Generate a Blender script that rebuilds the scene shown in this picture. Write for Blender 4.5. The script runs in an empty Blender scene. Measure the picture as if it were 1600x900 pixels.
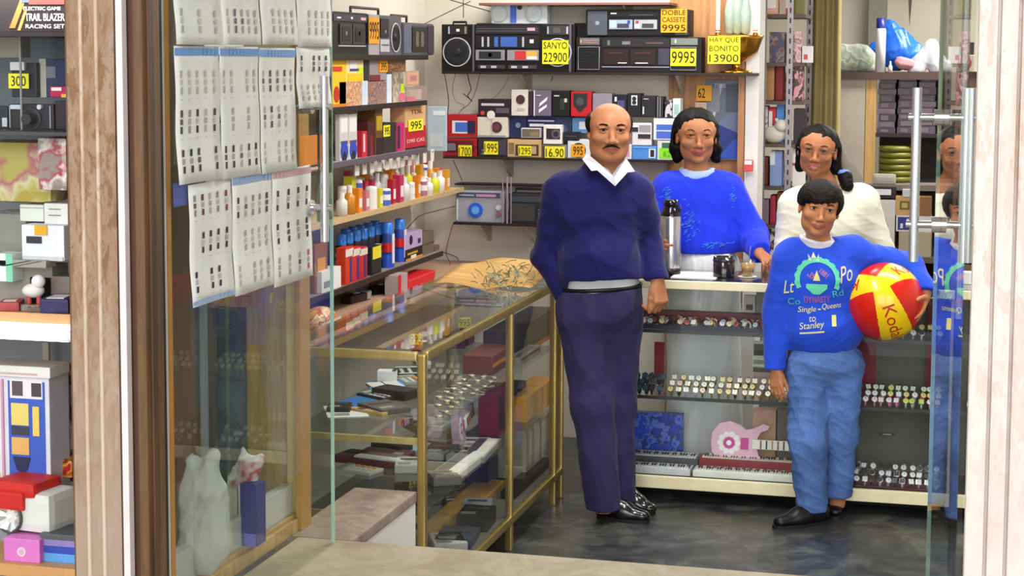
import bpy, bmesh, math, random
import numpy as np
from mathutils import Vector, Matrix
from mathutils.bvhtree import BVHTree
random.seed(7)
R = math.radians
SC = bpy.context.scene
COL = SC.collection
# ------------------------------------------------------------ camera
CAM = Vector((0.0, 0.0, 1.89)); YAW = 14.6; PITCH = 5.32; ROLL = 0.004; F = 2800.0; PPX, PPY = 800.0, 346.0
CROT = Matrix.Rotation(R(YAW), 3, 'Z') @ Matrix.Rotation(R(90 - PITCH), 3, 'X') @ Matrix.Rotation(ROLL, 3, 'Z')
cd = bpy.data.cameras.new('camera'); cam = bpy.data.objects.new('camera', cd); COL.objects.link(cam)
cam.location = CAM; cam.rotation_euler = CROT.to_euler()
cd.sensor_width = 36; cd.lens = 36 * F / 1600; cd.shift_x = 0.0; cd.shift_y = -(450 - PPY) / 1600
cd.clip_start = 0.05; cd.clip_end = 100
SC.camera = cam
# ------------------------------------------------------------ world, exposure
W = bpy.data.worlds.new('world'); SC.world = W; W.use_nodes = True
bg = W.node_tree.nodes['Background']; bg.inputs[0].default_value = (0.93, 0.96, 1.0, 1); bg.inputs[1].default_value = 1.15
SC.view_settings.view_transform = 'Standard'; SC.view_settings.look = 'None'
SC.view_settings.gamma = 1.0; SC.view_settings.use_curve_mapping = False
SC.view_settings.exposure = 0.2
try:
    SC.cycles.transparent_max_bounces = 40; SC.cycles.max_bounces = 10
except Exception:
    pass
def area(name, loc, rot, sx, sy, power, col=(1, 1, 1)):
    l = bpy.data.lights.new(name, 'AREA'); l.shape = 'RECTANGLE'; l.size = sx; l.size_y = sy; l.energy = power; l.color = col
    o = bpy.data.objects.new(name, l); COL.objects.link(o); o.location = loc; o.rotation_euler = rot
    return o
def lamps():
    # ceiling fluorescents of the shop and of the back room; soft daylight arriving from the street behind the camera
    area('ceiling_fluorescent_light', (-1.2, 6.0, 2.66), (0, 0, R(90)), 1.4, 0.25, 36, (1, .975, .93))
    area('ceiling_fluorescent_light', (0.0, 7.3, 2.66), (0, 0, 0), 1.4, 0.25, 34, (1, .975, .93))
    area('ceiling_fluorescent_light', (-1.5, 8.0, 2.66), (0, 0, 0), 1.4, 0.2, 22, (1, .975, .93))
    area('ceiling_fluorescent_light', (0.3, 9.9, 2.66), (0, 0, 0), 1.2, 0.25, 62, (1, .96, .9))
    area('side_window_fill_light', (-2.25, 3.95, 2.2), (R(48), 0, 0), .5, .25, 50, (1, .97, .9))  # unseen fill lamp, added to brighten the side window display
    s = bpy.data.lights.new('street_daylight_sun', 'SUN'); s.energy = 2.1; s.angle = R(45); s.color = (1, .97, .92)
    o = bpy.data.objects.new('street_daylight_sun', s); COL.objects.link(o); o.rotation_euler = (R(77), 0, R(8))
lamps()
# ------------------------------------------------------------ pixel -> world
def ray(px, py):
    v = CROT @ Vector(((px - PPX) / F, -(py - PPY) / F, -1.0)); return v
def at(px, py, X=None, Y=None, Z=None):
    v = ray(px, py)
    t = ((X - CAM.x) / v.x) if X is not None else ((Y - CAM.y) / v.y) if Y is not None else ((Z - CAM.z) / v.z)
    return CAM + v * t
# ------------------------------------------------------------ materials
def lin(h):
    h = h.lstrip('#'); h = ''.join(c * 2 for c in h) if len(h) == 3 else h; o = []
    for i in (0, 2, 4):
        c = int(h[i:i + 2], 16) / 255; o.append(c / 12.92 if c <= .04045 else ((c + .055) / 1.055) ** 2.4)
    return (o[0], o[1], o[2], 1)
MC = {}
def mat(hexc, rough=.5, metal=0.0, kind='plain', **kw):
    key = (hexc, rough, metal, kind, tuple(sorted(kw.items())))
    if key in MC: return MC[key]
    m = bpy.data.materials.new(kind + '_' + hexc.strip('#')); m.use_nodes = True; nt = m.node_tree; N = nt.nodes; L = nt.links
    b = N['Principled BSDF']; c = lin(hexc)
    b.inputs['Roughness'].default_value = rough; b.inputs['Metallic'].default_value = metal
    tc = N.new('ShaderNodeTexCoord')
    def noise(scale, detail=3, vec=None, rough_=.55, dist=0):
        n = N.new('ShaderNodeTexNoise'); n.inputs['Scale'].default_value = scale; n.inputs['Detail'].default_value = detail
        n.inputs['Roughness'].default_value = rough_; n.inputs['Distortion'].default_value = dist
        L.new(vec if vec is not None else tc.outputs['Object'], n.inputs['Vector']); return n
    def mapped(s):
        mp = N.new('ShaderNodeMapping'); mp.inputs['Scale'].default_value = s; L.new(tc.outputs['Object'], mp.inputs['Vector']); return mp.outputs[0]
    def ramp(fac, stops):
        r = N.new('ShaderNodeValToRGB'); L.new(fac, r.inputs[0]); e = r.color_ramp.elements
        while len(e) > 1: e.remove(e[-1])
        e[0].position = stops[0][0]; e[0].color = stops[0][1]
        for p, q in stops[1:]:
            k = e.new(p); k.color = q
        return r.outputs[0]
    def bump(h, st, dist=.002):
        bp = N.new('ShaderNodeBump'); bp.inputs['Strength'].default_value = st; bp.inputs['Distance'].default_value = dist
        L.new(h, bp.inputs['Height']); L.new(bp.outputs[0], b.inputs['Normal']); return bp
    def sh(f): return (c[0] * f, c[1] * f, c[2] * f, 1)
    BC = b.inputs['Base Color']
    if kind == 'plain':
        b.inputs['Specular IOR Level'].default_value = .35
        n = noise(kw.get('scale', 14), 2); v = kw.get('var', .07)
        L.new(ramp(n.outputs[0], [(.3, sh(1 - v)), (.7, sh(1 + v * .6))]), BC)
    elif kind == 'wall':
        n = noise(1.7, 5); n2 = noise(60, 2)
        L.new(ramp(n.outputs[0], [(.25, sh(.93)), (.75, sh(1.02))]), BC); bump(n2.outputs[0], .15)
    elif kind == 'cloth':
        n = noise(6, 3); w = noise(700, 1); v = kw.get('var', .14)
        L.new(ramp(n.outputs[0], [(.3, sh(1 - v)), (.7, sh(1 + v))]), BC); bump(w.outputs[0], .3, .0008)
        b.inputs['Sheen Weight'].default_value = kw.get('sheen', .15); b.inputs['Specular IOR Level'].default_value = .2
    elif kind == 'denim':
        n = noise(5, 4, None, .6); n2 = noise(260, 2, mapped((1, 1, .25)))
        mx = N.new('ShaderNodeMixRGB'); mx.blend_type = 'MULTIPLY'; mx.inputs[0].default_value = .55
        L.new(ramp(n.outputs[0], [(.3, sh(.72)), (.5, sh(1)), (.72, sh(1.45))]), mx.inputs[1])
        L.new(ramp(n2.outputs[0], [(.3, (.55, .55, .6, 1)), (.7, (1, 1, 1, 1))]), mx.inputs[2]); L.new(mx.outputs[0], BC); bump(n2.outputs[0], .4, .001)
        b.inputs['Specular IOR Level'].default_value = .2
    elif kind == 'skin':
        n = noise(11, 3); L.new(ramp(n.outputs[0], [(.3, (c[0] * .88, c[1] * .82, c[2] * .8, 1)), (.7, sh(1.05))]), BC)
        b.inputs['Subsurface Weight'].default_value = .08; b.inputs['Subsurface Radius'].default_value = (.012, .005, .003)
        n2 = noise(300, 2); bump(n2.outputs[0], .08, .001); b.inputs['Specular IOR Level'].default_value = .32
    elif kind == 'hair':
        n = noise(90, 4, mapped((1, 1, .12)), .7); L.new(ramp(n.outputs[0], [(.35, sh(.5)), (.7, sh(1.9))]), BC); bump(n.outputs[0], .7, .004); b.inputs['Specular IOR Level'].default_value = .14
    elif kind == 'wood':
        ax = kw.get('ax', 'z'); s = {'z': (9, 9, .55), 'x': (.55, 9, 9), 'y': (9, .55, 9)}[ax]
        n = noise(3.2, 6, mapped(s), .62, .7); d = lin(kw.get('dark', '#8a5c33'))
        n2 = noise(16, 3, mapped(s))
        mx = N.new('ShaderNodeMixRGB'); mx.blend_type = 'MULTIPLY'; mx.inputs[0].default_value = .35
        L.new(ramp(n.outputs[0], [(.3, d), (.55, c), (.8, sh(1.15))]), mx.inputs[1])
        L.new(ramp(n2.outputs[0], [(.35, (.6, .55, .5, 1)), (.6, (1, 1, 1, 1))]), mx.inputs[2]); L.new(mx.outputs[0], BC); bump(n2.outputs[0], .2)
    elif kind == 'worn':
        n = noise(1.6, 8, mapped((6, 6, 1.6)), .68, .8); n2 = noise(6, 6, mapped((3.5, 3.5, 1.1)), .72, .4); d = lin(kw.get('dark', '#7a4a2c')); l = lin(kw.get('light', '#d9c6b8'))
        mx = N.new('ShaderNodeMixRGB'); mx.inputs[0].default_value = .5
        L.new(ramp(n.outputs[0], [(.3, d), (.45, c), (.6, l)]), mx.inputs[1])
        L.new(ramp(n2.outputs[0], [(.38, c), (.50, l), (.56, d), (.66, c)]), mx.inputs[2])
        sz = N.new('ShaderNodeSeparateXYZ'); L.new(tc.outputs['Object'], sz.inputs[0]); ad = N.new('ShaderNodeMath'); ad.operation = 'MULTIPLY_ADD'; ad.inputs[1].default_value = -.9; L.new(n2.outputs[0], ad.inputs[0]); L.new(sz.outputs[2], ad.inputs[2])
        rz_ = N.new('ShaderNodeMapRange'); rz_.inputs[1].default_value = .35; rz_.inputs[2].default_value = .95; rz_.inputs[3].default_value = .8; rz_.inputs[4].default_value = 0; L.new(ad.outputs[0], rz_.inputs[0])
        m2 = N.new('ShaderNodeMixRGB'); L.new(rz_.outputs[0], m2.inputs[0]); L.new(mx.outputs[0], m2.inputs[1]); m2.inputs[2].default_value = l; L.new(m2.outputs[0], BC); bump(n2.outputs[0], .35, .003)
    elif kind == 'stone':
        n = noise(4.5, 7, None, .68, 1.2); n2 = noise(22, 4); d = lin(kw.get('dark', '#151719')); l = lin(kw.get('light', '#6e7068'))
        mx = N.new('ShaderNodeMixRGB'); mx.inputs[0].default_value = .35
        L.new(ramp(n.outputs[0], [(.36, d), (.5, c), (.66, l)]), mx.inputs[1])
        L.new(ramp(n2.outputs[0], [(.35, d), (.6, c)]), mx.inputs[2]); L.new(mx.outputs[0], BC)
    elif kind == 'metal':
        n = noise(30, 3, mapped((1, 1, .15))); r = N.new('ShaderNodeMapRange'); r.inputs[3].default_value = max(.05, rough - .08); r.inputs[4].default_value = rough + .1
        L.new(n.outputs[0], r.inputs[0]); L.new(r.outputs[0], b.inputs['Roughness'])
        L.new(ramp(n.outputs[0], [(.3, sh(.85)), (.7, sh(1.05))]), BC)
    elif kind == 'mottle':     # busy jumble of print / goods colours on one surface
        vo = N.new('ShaderNodeTexVoronoi'); vo.inputs['Scale'].default_value = kw.get('scale', 60); L.new(tc.outputs['Object'], vo.inputs['Vector'])
        d = lin(kw.get('dark', '#333333')); l = lin(kw.get('light', '#dddddd')); sp = N.new('ShaderNodeSeparateColor'); L.new(vo.outputs['Color'], sp.inputs[0])
        L.new(ramp(sp.outputs[0], [(.3, d), (.5, c), (.75, l)]), BC)
    elif kind == 'print':      # printed pack with soft bands
        wv = N.new('ShaderNodeTexNoise'); wv.inputs['Scale'].default_value = kw.get('scale', 45); wv.inputs['Detail'].default_value = 3
        L.new(tc.outputs['Object'], wv.inputs['Vector']); d = lin(kw.get('dark', '#333333')); l = lin(kw.get('light', '#dddddd'))
        L.new(ramp(wv.outputs[0], [(.40, c), (.47, d), (.55, l), (.62, c)]), BC)
    elif kind == 'glass':
        N.remove(b); out = N['Material Output']
        tr = N.new('ShaderNodeBsdfTransparent'); tr.inputs[0].default_value = c
        gl = N.new('ShaderNodeBsdfGlossy'); gl.inputs['Roughness'].default_value = .012; gl.inputs['Color'].default_value = (1, 1, 1, 1)
        fr = N.new('ShaderNodeFresnel'); fr.inputs[0].default_value = kw.get('ior', 1.5); ge = N.new('ShaderNodeNewGeometry')
        ml = N.new('ShaderNodeMath'); ml.operation = 'SUBTRACT'; ml.inputs[0].default_value = 1; L.new(ge.outputs['Backfacing'], ml.inputs[1])
        m2 = N.new('ShaderNodeMath'); m2.operation = 'MULTIPLY'; L.new(fr.outputs[0], m2.inputs[0]); L.new(ml.outputs[0], m2.inputs[1])
        mx = N.new('ShaderNodeMixShader'); L.new(m2.outputs[0], mx.inputs[0]); L.new(tr.outputs[0], mx.inputs[1]); L.new(gl.outputs[0], mx.inputs[2])
        dn = noise(3, 5); ds = N.new('ShaderNodeBsdfDiffuse'); ds.inputs[0].default_value = (.7, .72, .68, 1)
        dr = N.new('ShaderNodeMapRange'); dr.inputs[1].default_value = .35; dr.inputs[2].default_value = .75; dr.inputs[3].default_value = 0; dr.inputs[4].default_value = kw.get('dust', .03)
        L.new(dn.outputs[0], dr.inputs[0]); m3 = N.new('ShaderNodeMixShader'); L.new(dr.outputs[0], m3.inputs[0]); L.new(mx.outputs[0], m3.inputs[1]); L.new(ds.outputs[0], m3.inputs[2])
        L.new(m3.outputs[0], out.inputs[0])
    elif kind == 'emit':
        b.inputs['Emission Color'].default_value = c; b.inputs['Emission Strength'].default_value = kw.get('power', 5); BC.default_value = c
        n = noise(3); L.new(ramp(n.outputs[0], [(.3, sh(.97)), (.7, sh(1))]), BC)
    if 'coat' in kw: b.inputs['Coat Weight'].default_value = kw['coat']; b.inputs['Coat Roughness'].default_value = .08
    MC[key] = m; return m
def asmat(m):
    if not isinstance(m, str): return m
    return mat(m)
# ------------------------------------------------------------ mesh builder
class MB:
    def __init__(s): s.v = []; s.f = []; s.m = []; s.mats = []; s.sm = []
    def mi(s, m):
        m = asmat(m)
        if m not in s.mats: s.mats.append(m)
        return s.mats.index(m)
    def add(s, vs, fs, m, smooth=False):
        o = len(s.v); k = s.mi(m); s.v += [tuple(v) for v in vs]
        for f in fs: s.f.append([i + o for i in f]); s.m.append(k); s.sm.append(smooth)
        return s
    def box(s, x0, y0, z0, x1, y1, z1, m, b=0.0):
        if x0 > x1: x0, x1 = x1, x0
        if y0 > y1: y0, y1 = y1, y0
        if z0 > z1: z0, z1 = z1, z0
        b = min(b, (x1 - x0) * .45, (y1 - y0) * .45, (z1 - z0) * .45)
        if b <= 0:
            vs = [(x0, y0, z0), (x1, y0, z0), (x1, y1, z0), (x0, y1, z0), (x0, y0, z1), (x1, y0, z1), (x1, y1, z1), (x0, y1, z1)]
            return s.add(vs, [(0, 3, 2, 1), (4, 5, 6, 7), (0, 1, 5, 4), (1, 2, 6, 5), (2, 3, 7, 6), (3, 0, 4, 7)], m)
        bm = bmesh.new(); bmesh.ops.create_cube(bm, size=1)
        for v in bm.verts: v.co = Vector(((x0 + x1) / 2 + v.co.x * (x1 - x0), (y0 + y1) / 2 + v.co.y * (y1 - y0), (z0 + z1) / 2 + v.co.z * (z1 - z0)))
        bmesh.ops.bevel(bm, geom=bm.edges[:], offset=b, segments=2, profile=.7, affect='EDGES')
        bm.verts.index_update(); s.add([v.co[:] for v in bm.verts], [[v.index for v in f.verts] for f in bm.faces], m); bm.free(); return s
    def frame_to(s, p0, p1):
        z = (Vector(p1) - Vector(p0)); L = z.length; z.normalize()
        x = z.cross(Vector((0, 0, 1)) if abs(z.z) < .95 else Vector((1, 0, 0))).normalized(); y = z.cross(x); return x, y, z, L
    def cyl(s, p0, p1, r0, m, r1=None, n=12, caps=True):
        r1 = r0 if r1 is None else r1; x, y, z, L = s.frame_to(p0, p1); vs = []
        for p, r in ((Vector(p0), r0), (Vector(p1), r1)):
            for i in range(n): a = 2 * math.pi * i / n; vs.append(p + x * (r * math.cos(a)) + y * (r * math.sin(a)))
        fs = [(i, (i + 1) % n, n + (i + 1) % n, n + i) for i in range(n)]; s.add(vs, fs, m, True)
        if caps: s.add(vs[:n], [list(range(n))[::-1]], m); s.add(vs[n:], [list(range(n))], m)
        return s
    def tube(s, pts, r, m, n=6, closed=False):
        pts = [Vector(p) for p in pts]; rings = []; up = Vector((0, 0, 1)); last = None
        for i, p in enumerate(pts):
            a = pts[max(i - 1, 0)] if not closed else pts[i - 1]; b = pts[min(i + 1, len(pts) - 1)] if not closed else pts[(i + 1) % len(pts)]
            t = (b - a).normalized() if (b - a).length > 1e-9 else Vector((0, 0, 1))
            if last is None: x = t.cross(up if abs(t.z) < .9 else Vector((1, 0, 0))).normalized()
            else: x = (last - t * last.dot(t)).normalized()
            last = x; y = t.cross(x); rr = r[i] if isinstance(r, (list, tuple)) else r
            rings.append([p + x * (rr * math.cos(2 * math.pi * k / n)) + y * (rr * math.sin(2 * math.pi * k / n)) for k in range(n)])
        vs = [v for q in rings for v in q]; fs = []; M = len(rings)
        for i in range(M if closed else M - 1):
            for k in range(n): fs.append((i * n + k, i * n + (k + 1) % n, ((i + 1) % M) * n + (k + 1) % n, ((i + 1) % M) * n + k))
        s.add(vs, fs, m, True)
        if not closed: s.add(rings[0], [list(range(n))[::-1]], m); s.add(rings[-1], [list(range(n))], m)
        return s
    def lathe(s, prof, m, c=(0, 0, 0), n=20, axis='z', closed=False):
        vs = []
        for r, h in prof:
            for i in range(n):
                a = 2 * math.pi * i / n; q = (r * math.cos(a), r * math.sin(a), h)
                if axis == 'y': q = (q[0], h, q[1])
                elif axis == 'x': q = (h, q[0], q[1])
                vs.append((c[0] + q[0], c[1] + q[1], c[2] + q[2]))
        fs = [((j * n + i), (j * n + (i + 1) % n), ((j + 1) * n + (i + 1) % n), ((j + 1) * n + i)) for j in range(len(prof) - 1) for i in range(n)]
        s.add(vs, fs, m, True)
        for j in (0, len(prof) - 1):
            if prof[j][0] > 1e-4: s.add(vs[j * n:(j + 1) * n], [list(range(n))], m)
        return s
    def disc(s, cx, cz, y, r, m, t=.002, n=20):     # disc facing -y
        return s.cyl((cx, y, cz), (cx, y - t, cz), r, m, n=n)
    def ring(s, cx, cz, y, r, w, m, n=24):
        return s.tube([(cx + r * math.cos(2 * math.pi * i / n), y, cz + r * math.sin(2 * math.pi * i / n)) for i in range(n)], w, m, 6, True)
    def ball(s, c, r, m, n=10, sc=(1, 1, 1)):
        k = max(5, n // 2 + 1); vs = []; fs = []
        for j in range(1, k):
            for i in range(n):
                t = math.pi * j / k; a = 2 * math.pi * i / n
                vs.append((c[0] + r * sc[0] * math.sin(t) * math.cos(a), c[1] + r * sc[1] * math.sin(t) * math.sin(a), c[2] + r * sc[2] * math.cos(t)))
        vs += [(c[0], c[1], c[2] + r * sc[2]), (c[0], c[1], c[2] - r * sc[2])]
        for j in range(k - 2):
            for i in range(n): fs.append((j * n + i, (j + 1) * n + i, (j + 1) * n + (i + 1) % n, j * n + (i + 1) % n))
        T = len(vs) - 2
        for i in range(n): fs.append((T, i, (i + 1) % n)); fs.append((T + 1, (k - 2) * n + (i + 1) % n, (k - 2) * n + i))
        return s.add(vs, fs, m, True)
    def prism(s, poly, a0, a1, m, axis='y', smooth=False):
        def P(u, v, w): return {'y': (u, w, v), 'z': (u, v, w), 'x': (w, u, v)}[axis]
        n = len(poly); vs = [P(u, v, a0) for u, v in poly] + [P(u, v, a1) for u, v in poly]
        s.add(vs, [(i, (i + 1) % n, n + (i + 1) % n, n + i) for i in range(n)], m, smooth)
        return s.add(vs, [list(range(n)), list(range(2 * n - 1, n - 1, -1))], m)
    def grid(s, fn, nu, nv, m, thick=0.0, smooth=True):
        vs = [Vector(fn(i / nu, j / nv)) for j in range(nv + 1) for i in range(nu + 1)]
        q = [(j * (nu + 1) + i, j * (nu + 1) + i + 1, (j + 1) * (nu + 1) + i + 1, (j + 1) * (nu + 1) + i) for j in range(nv) for i in range(nu)]
        if not thick: return s.add(vs, q, m, smooth)
        nr = [Vector() for _ in vs]
        for f in q:
            k = (vs[f[1]] - vs[f[0]]).cross(vs[f[3]] - vs[f[0]])
            for i in f: nr[i] += k
        back = [v - k.normalized() * thick if k.length > 0 else v for v, k in zip(vs, nr)]; o = len(vs)
        fs = q + [tuple(i + o for i in f[::-1]) for f in q]; W_ = nu + 1; H_ = nv + 1
        br = [i for i in range(nu)] ; 
        for i in range(nu): fs += [(i + 1, i, i + o, i + 1 + o), ((H_ - 1) * W_ + i, (H_ - 1) * W_ + i + 1, (H_ - 1) * W_ + i + 1 + o, (H_ - 1) * W_ + i + o)]
        for j in range(nv): fs += [(j * W_, (j + 1) * W_, (j + 1) * W_ + o, j * W_ + o), ((j + 1) * W_ + nu, j * W_ + nu, j * W_ + nu + o, (j + 1) * W_ + nu + o)]
        return s.add(vs + back, fs, m, smooth)
    def xf(s, M, start=0):
        for i in range(start, len(s.v)): s.v[i] = tuple(M @ Vector(s.v[i]))
        return s
    def build(s, name, parent=None, loc=None, label=None, fixn=True):
        me = bpy.data.meshes.new(name); me.from_pydata(s.v, [], s.f)
        for m in s.mats: me.materials.append(m)
        me.polygons.foreach_set('material_index', s.m); me.polygons.foreach_set('use_smooth', s.sm)
        if fixn:
            bm = bmesh.new(); bm.from_mesh(me); bmesh.ops.recalc_face_normals(bm, faces=bm.faces[:]); bm.to_mesh(me); bm.free()
        me.update(); o = bpy.data.objects.new(name, me); COL.objects.link(o)
        if parent is not None: o.parent = parent
        if loc is not None: o.location = loc
        if label: o['label'] = label
        return o
def tag(o, label, cat, group=None):
    o['label'] = label; o['category'] = cat
    if group: o['group'] = group
    return o
def thing(name, label, cat, loc=(0, 0, 0), rz=0.0, group=None):
    o = bpy.data.objects.new(name, None); COL.objects.link(o); o.location = loc; o.rotation_euler = (0, 0, rz); o.empty_display_size = .05
    return tag(o, label, cat, group)
def struct(o): o['kind'] = 'structure'; return o
ORDW = ['first', 'second', 'third', 'fourth', 'fifth', 'sixth', 'seventh', 'eighth', 'ninth', 'tenth', 'eleventh', 'twelfth', 'thirteenth', 'fourteenth', 'fifteenth', 'sixteenth', 'seventeenth', 'eighteenth', 'nineteenth', 'twentieth'] + ['twenty-' + w for w in ('first', 'second', 'third', 'fourth', 'fifth', 'sixth', 'seventh', 'eighth', 'ninth')]
def copy_tree(o, loc=None, rz=None, label=None, group=None, parent=None):
    c = o.copy(); COL.objects.link(c); c.parent = parent
    if loc is not None: c.location = loc
    if rz is not None: c.rotation_euler = (0, 0, rz)
    if label: c['label'] = label
    if group: c['group'] = group
    for ch in list(o.children):
        copy_tree(ch, parent=c)
    return c
TM = {}
def text_mesh(s, m, ext=.0):
    k = (s, m.name, ext)
    if k in TM: return TM[k]
    cu = bpy.data.curves.new('lettering', 'FONT'); cu.body = s; cu.size = 1; cu.align_x = 'CENTER'; cu.extrude = ext; cu.resolution_u = 3; cu.space_line = .95
    o = bpy.data.objects.new('tmp_text', cu); COL.objects.link(o); dg = bpy.context.evaluated_depsgraph_get(); dg.update()
    me = bpy.data.meshes.new_from_object(o.evaluated_get(dg)); bpy.data.objects.remove(o); bpy.data.curves.remove(cu)
    co = np.empty(len(me.vertices) * 3); me.vertices.foreach_get('co', co); co = co.reshape(-1, 3)
    mn = co.min(0); mx = co.max(0); co[:, :2] = (co[:, :2] - (mn[:2] + mx[:2]) / 2) / np.maximum(mx[:2] - mn[:2], 1e-6)
    me.vertices.foreach_set('co', co.ravel()); me.materials.clear(); me.materials.append(m); me.name = 'lettering'; TM[k] = me; return me
def lettering(s, cx, cz, y, w, h, m, parent, name='lettering', slant=0.0):
    """text facing -y in the parent's frame, w x h metres, centred at (cx, cz)"""
    me = text_mesh(s, asmat(m), .5).copy()
    co = np.empty(len(me.vertices) * 3); me.vertices.foreach_get('co', co); co = co.reshape(-1, 3)
    o3 = np.stack([cx + co[:, 0] * w + slant * co[:, 1] * h, y - .0006 - co[:, 2] * .0008, cz + co[:, 1] * h], 1)
    me.vertices.foreach_set('co', o3.ravel()); me.update()
    o = bpy.data.objects.new(name, me); COL.objects.link(o); o.parent = parent; return o
# ============================================================ SHELL
ZT = .51                                     # height of street / threshold above the shop floor
def sbox(name, x0, y0, z0, x1, y1, z1, m, b=0, **k):
    return struct(MB().box(x0, y0, z0, x1, y1, z1, m, b).build(name, **k))
WHITE = mat('#e2dccf', .7, kind='wall')
BW = 8.55; XL = -2.68; XR = 1.6; YB = 11.6; JX = -1.01
sbox('floor', XL - .1, 3.4, -.12, XR + .1, YB + .1, 0, mat('#3c3f3f', .32, kind='stone', dark='#1f2224', light='#6b6b62'))
sbox('ceiling', XL - .1, 3.55, 2.7, XR + .1, YB + .1, 2.8, WHITE)
sbox('wall_left', XL - .12, 4.9, 0, XL, BW + .12, 2.7, WHITE)
sbox('wall_back', XL, BW, 0, JX - .1, BW + .12, 2.7, WHITE)
sbox('wall_right', XR, 3.6, 0, XR + .12, YB, 2.7, WHITE)
sbox('wall_rear', -2.4, YB, 0, XR, YB + .12, 2.7, mat('#ddd8c8', .8, kind='wall'))
sbox('wall_side', -2.4, BW + .12, 0, -2.28, YB, 2.7, WHITE)
sbox('wall_window', -3.3, 3.6, 0, -3.2, 5.0, 2.75, WHITE)
sbox('wall_partition', -3.2, 4.9, 0, XL - .12, 5.0, 2.75, WHITE)
sbox('trim_soffit', -3.3, 3.55, 2.7, XL - .1, 5.0, 2.75, WHITE)
# threshold slab and street, facade over the head of the door
sbox('trim_threshold', -1.86, 3.3, .36, .25, 4.72, ZT, mat('#a4987f', .6, kind='stone', dark='#8f8266', light='#b4aa94'), .006)
sbox('ground', -6, -4, .3, 6, 3.3, .42, mat('#9a9890', .8, kind='wall'))
sbox('wall_plinth', -3.2, 3.3, 0, -1.86, 3.9, .62, mat('#b8ab98', .7, kind='wall'))
sbox('wall_facade', -6, 3.35, 2.75, 6, 3.6, 5, mat('#c8bfae', .7, kind='wall'))
sbox('wall_street', -6, 3.4, .3, -3.2, 3.6, 2.75, mat('#c8bfae', .7, kind='wall'))
# stone-capped whitewashed stub wall beside the steps
pA = at(545, 847, Z=ZT); pB = at(650, 768, Z=ZT)
SX = (pA.x + pB.x) / 2
st = MB(); st.box(SX - .20, 4.73, 0, SX, pB.y, ZT - .035, mat('#e4e1da', .85, kind='wall')); st.box(SX - .205, 4.725, ZT - .035, SX + .004, pB.y + .004, ZT, mat('#9d8c7c', .7, kind='stone', dark='#77655a', light='#b0a496'), .006)
struct(st.build('wall_stub'))
# wooden pilasters (carved boards)
def pilaster(name, X0, X1, Y, grooves, m, depth=.12):
    b = MB(); b.box(X0, Y, .42, X1, Y + depth, 2.75, m)
    for (g0, g1) in grooves: b.box(g0, Y - .014, .42, g1, Y, 2.75, m, .006)
    return struct(b.build(name))
def pxX(px, Y, py=450): return at(px, py, Y=Y).x
wl = mat('#86623e', .6, kind='worn', dark='#694624', light='#a08c7c')
wr = mat('#cbb8aa', .55, kind='worn', dark='#bd9c84', light='#d8d0ca')
YP = 3.5
q = lambda px: pxX(px, 3.5)
b = MB(); b.box(q(111), 3.5, .42, q(184), 3.522, 2.75, wl); b.box(q(111), 3.522, .42, q(212), 3.60, 2.75, mat('#5a3c2c', .6)); struct(b.build('trim_1'))
b = MB()
for px in (133, 157): b.cyl((q(px), 3.5, .42), (q(px), 3.5, 2.75), .0048, mat('#b89c84', .5, kind='worn', dark='#9a7c60', light='#c4b4a4'), n=10)
struct(b.build('trim_11'))
pilaster('trim_2', pxX(1517, YP), pxX(1720, YP), YP, [(pxX(1518, YP), pxX(1548, YP)), (pxX(1553, YP), pxX(1580, YP)), (pxX(1585, YP), pxX(1625, YP)), (pxX(1632, YP), pxX(1690, YP))], wr)
# metal strip and dark wooden door jamb
j = MB(); j.box(q(190), 3.49, .42, q(200), 3.513, 2.75, mat('#d9cfce', .35), .002); struct(j.build('trim_4'))
j = MB(); j.box(q(210), 3.51, .42, q(224), 3.595, 2.75, mat('#6a4a28', .5, kind='wood', dark='#4a3014')); j.box(q(224) - .001, 3.53, .42, q(224) + .006, 3.556, 2.75, mat('#543616', .5, kind='wood', dark='#36200c'), .002); struct(j.build('trim_5'))
j = MB(); j.box(pxX(247, 3.6), 3.6, .42, pxX(252, 3.6), 3.62, 2.75, mat('#1c1614', .5)); j.box(pxX(252, 3.62), 3.62, .42, pxX(257, 3.62), 3.635, 2.75, mat('#b4aea4', .35)); j.box(pxX(257, 3.64), 3.64, .42, pxX(263, 3.64), 3.66, 2.75, mat('#a87838', .4)); struct(j.build('trim_6'))
GOLD = mat('#b39c5e', .3, .7, 'metal'); GOLDL = mat('#c8b67c', .35, .5, 'metal'); CHROME = mat('#d9d9de', .18, .9, 'metal')
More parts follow.
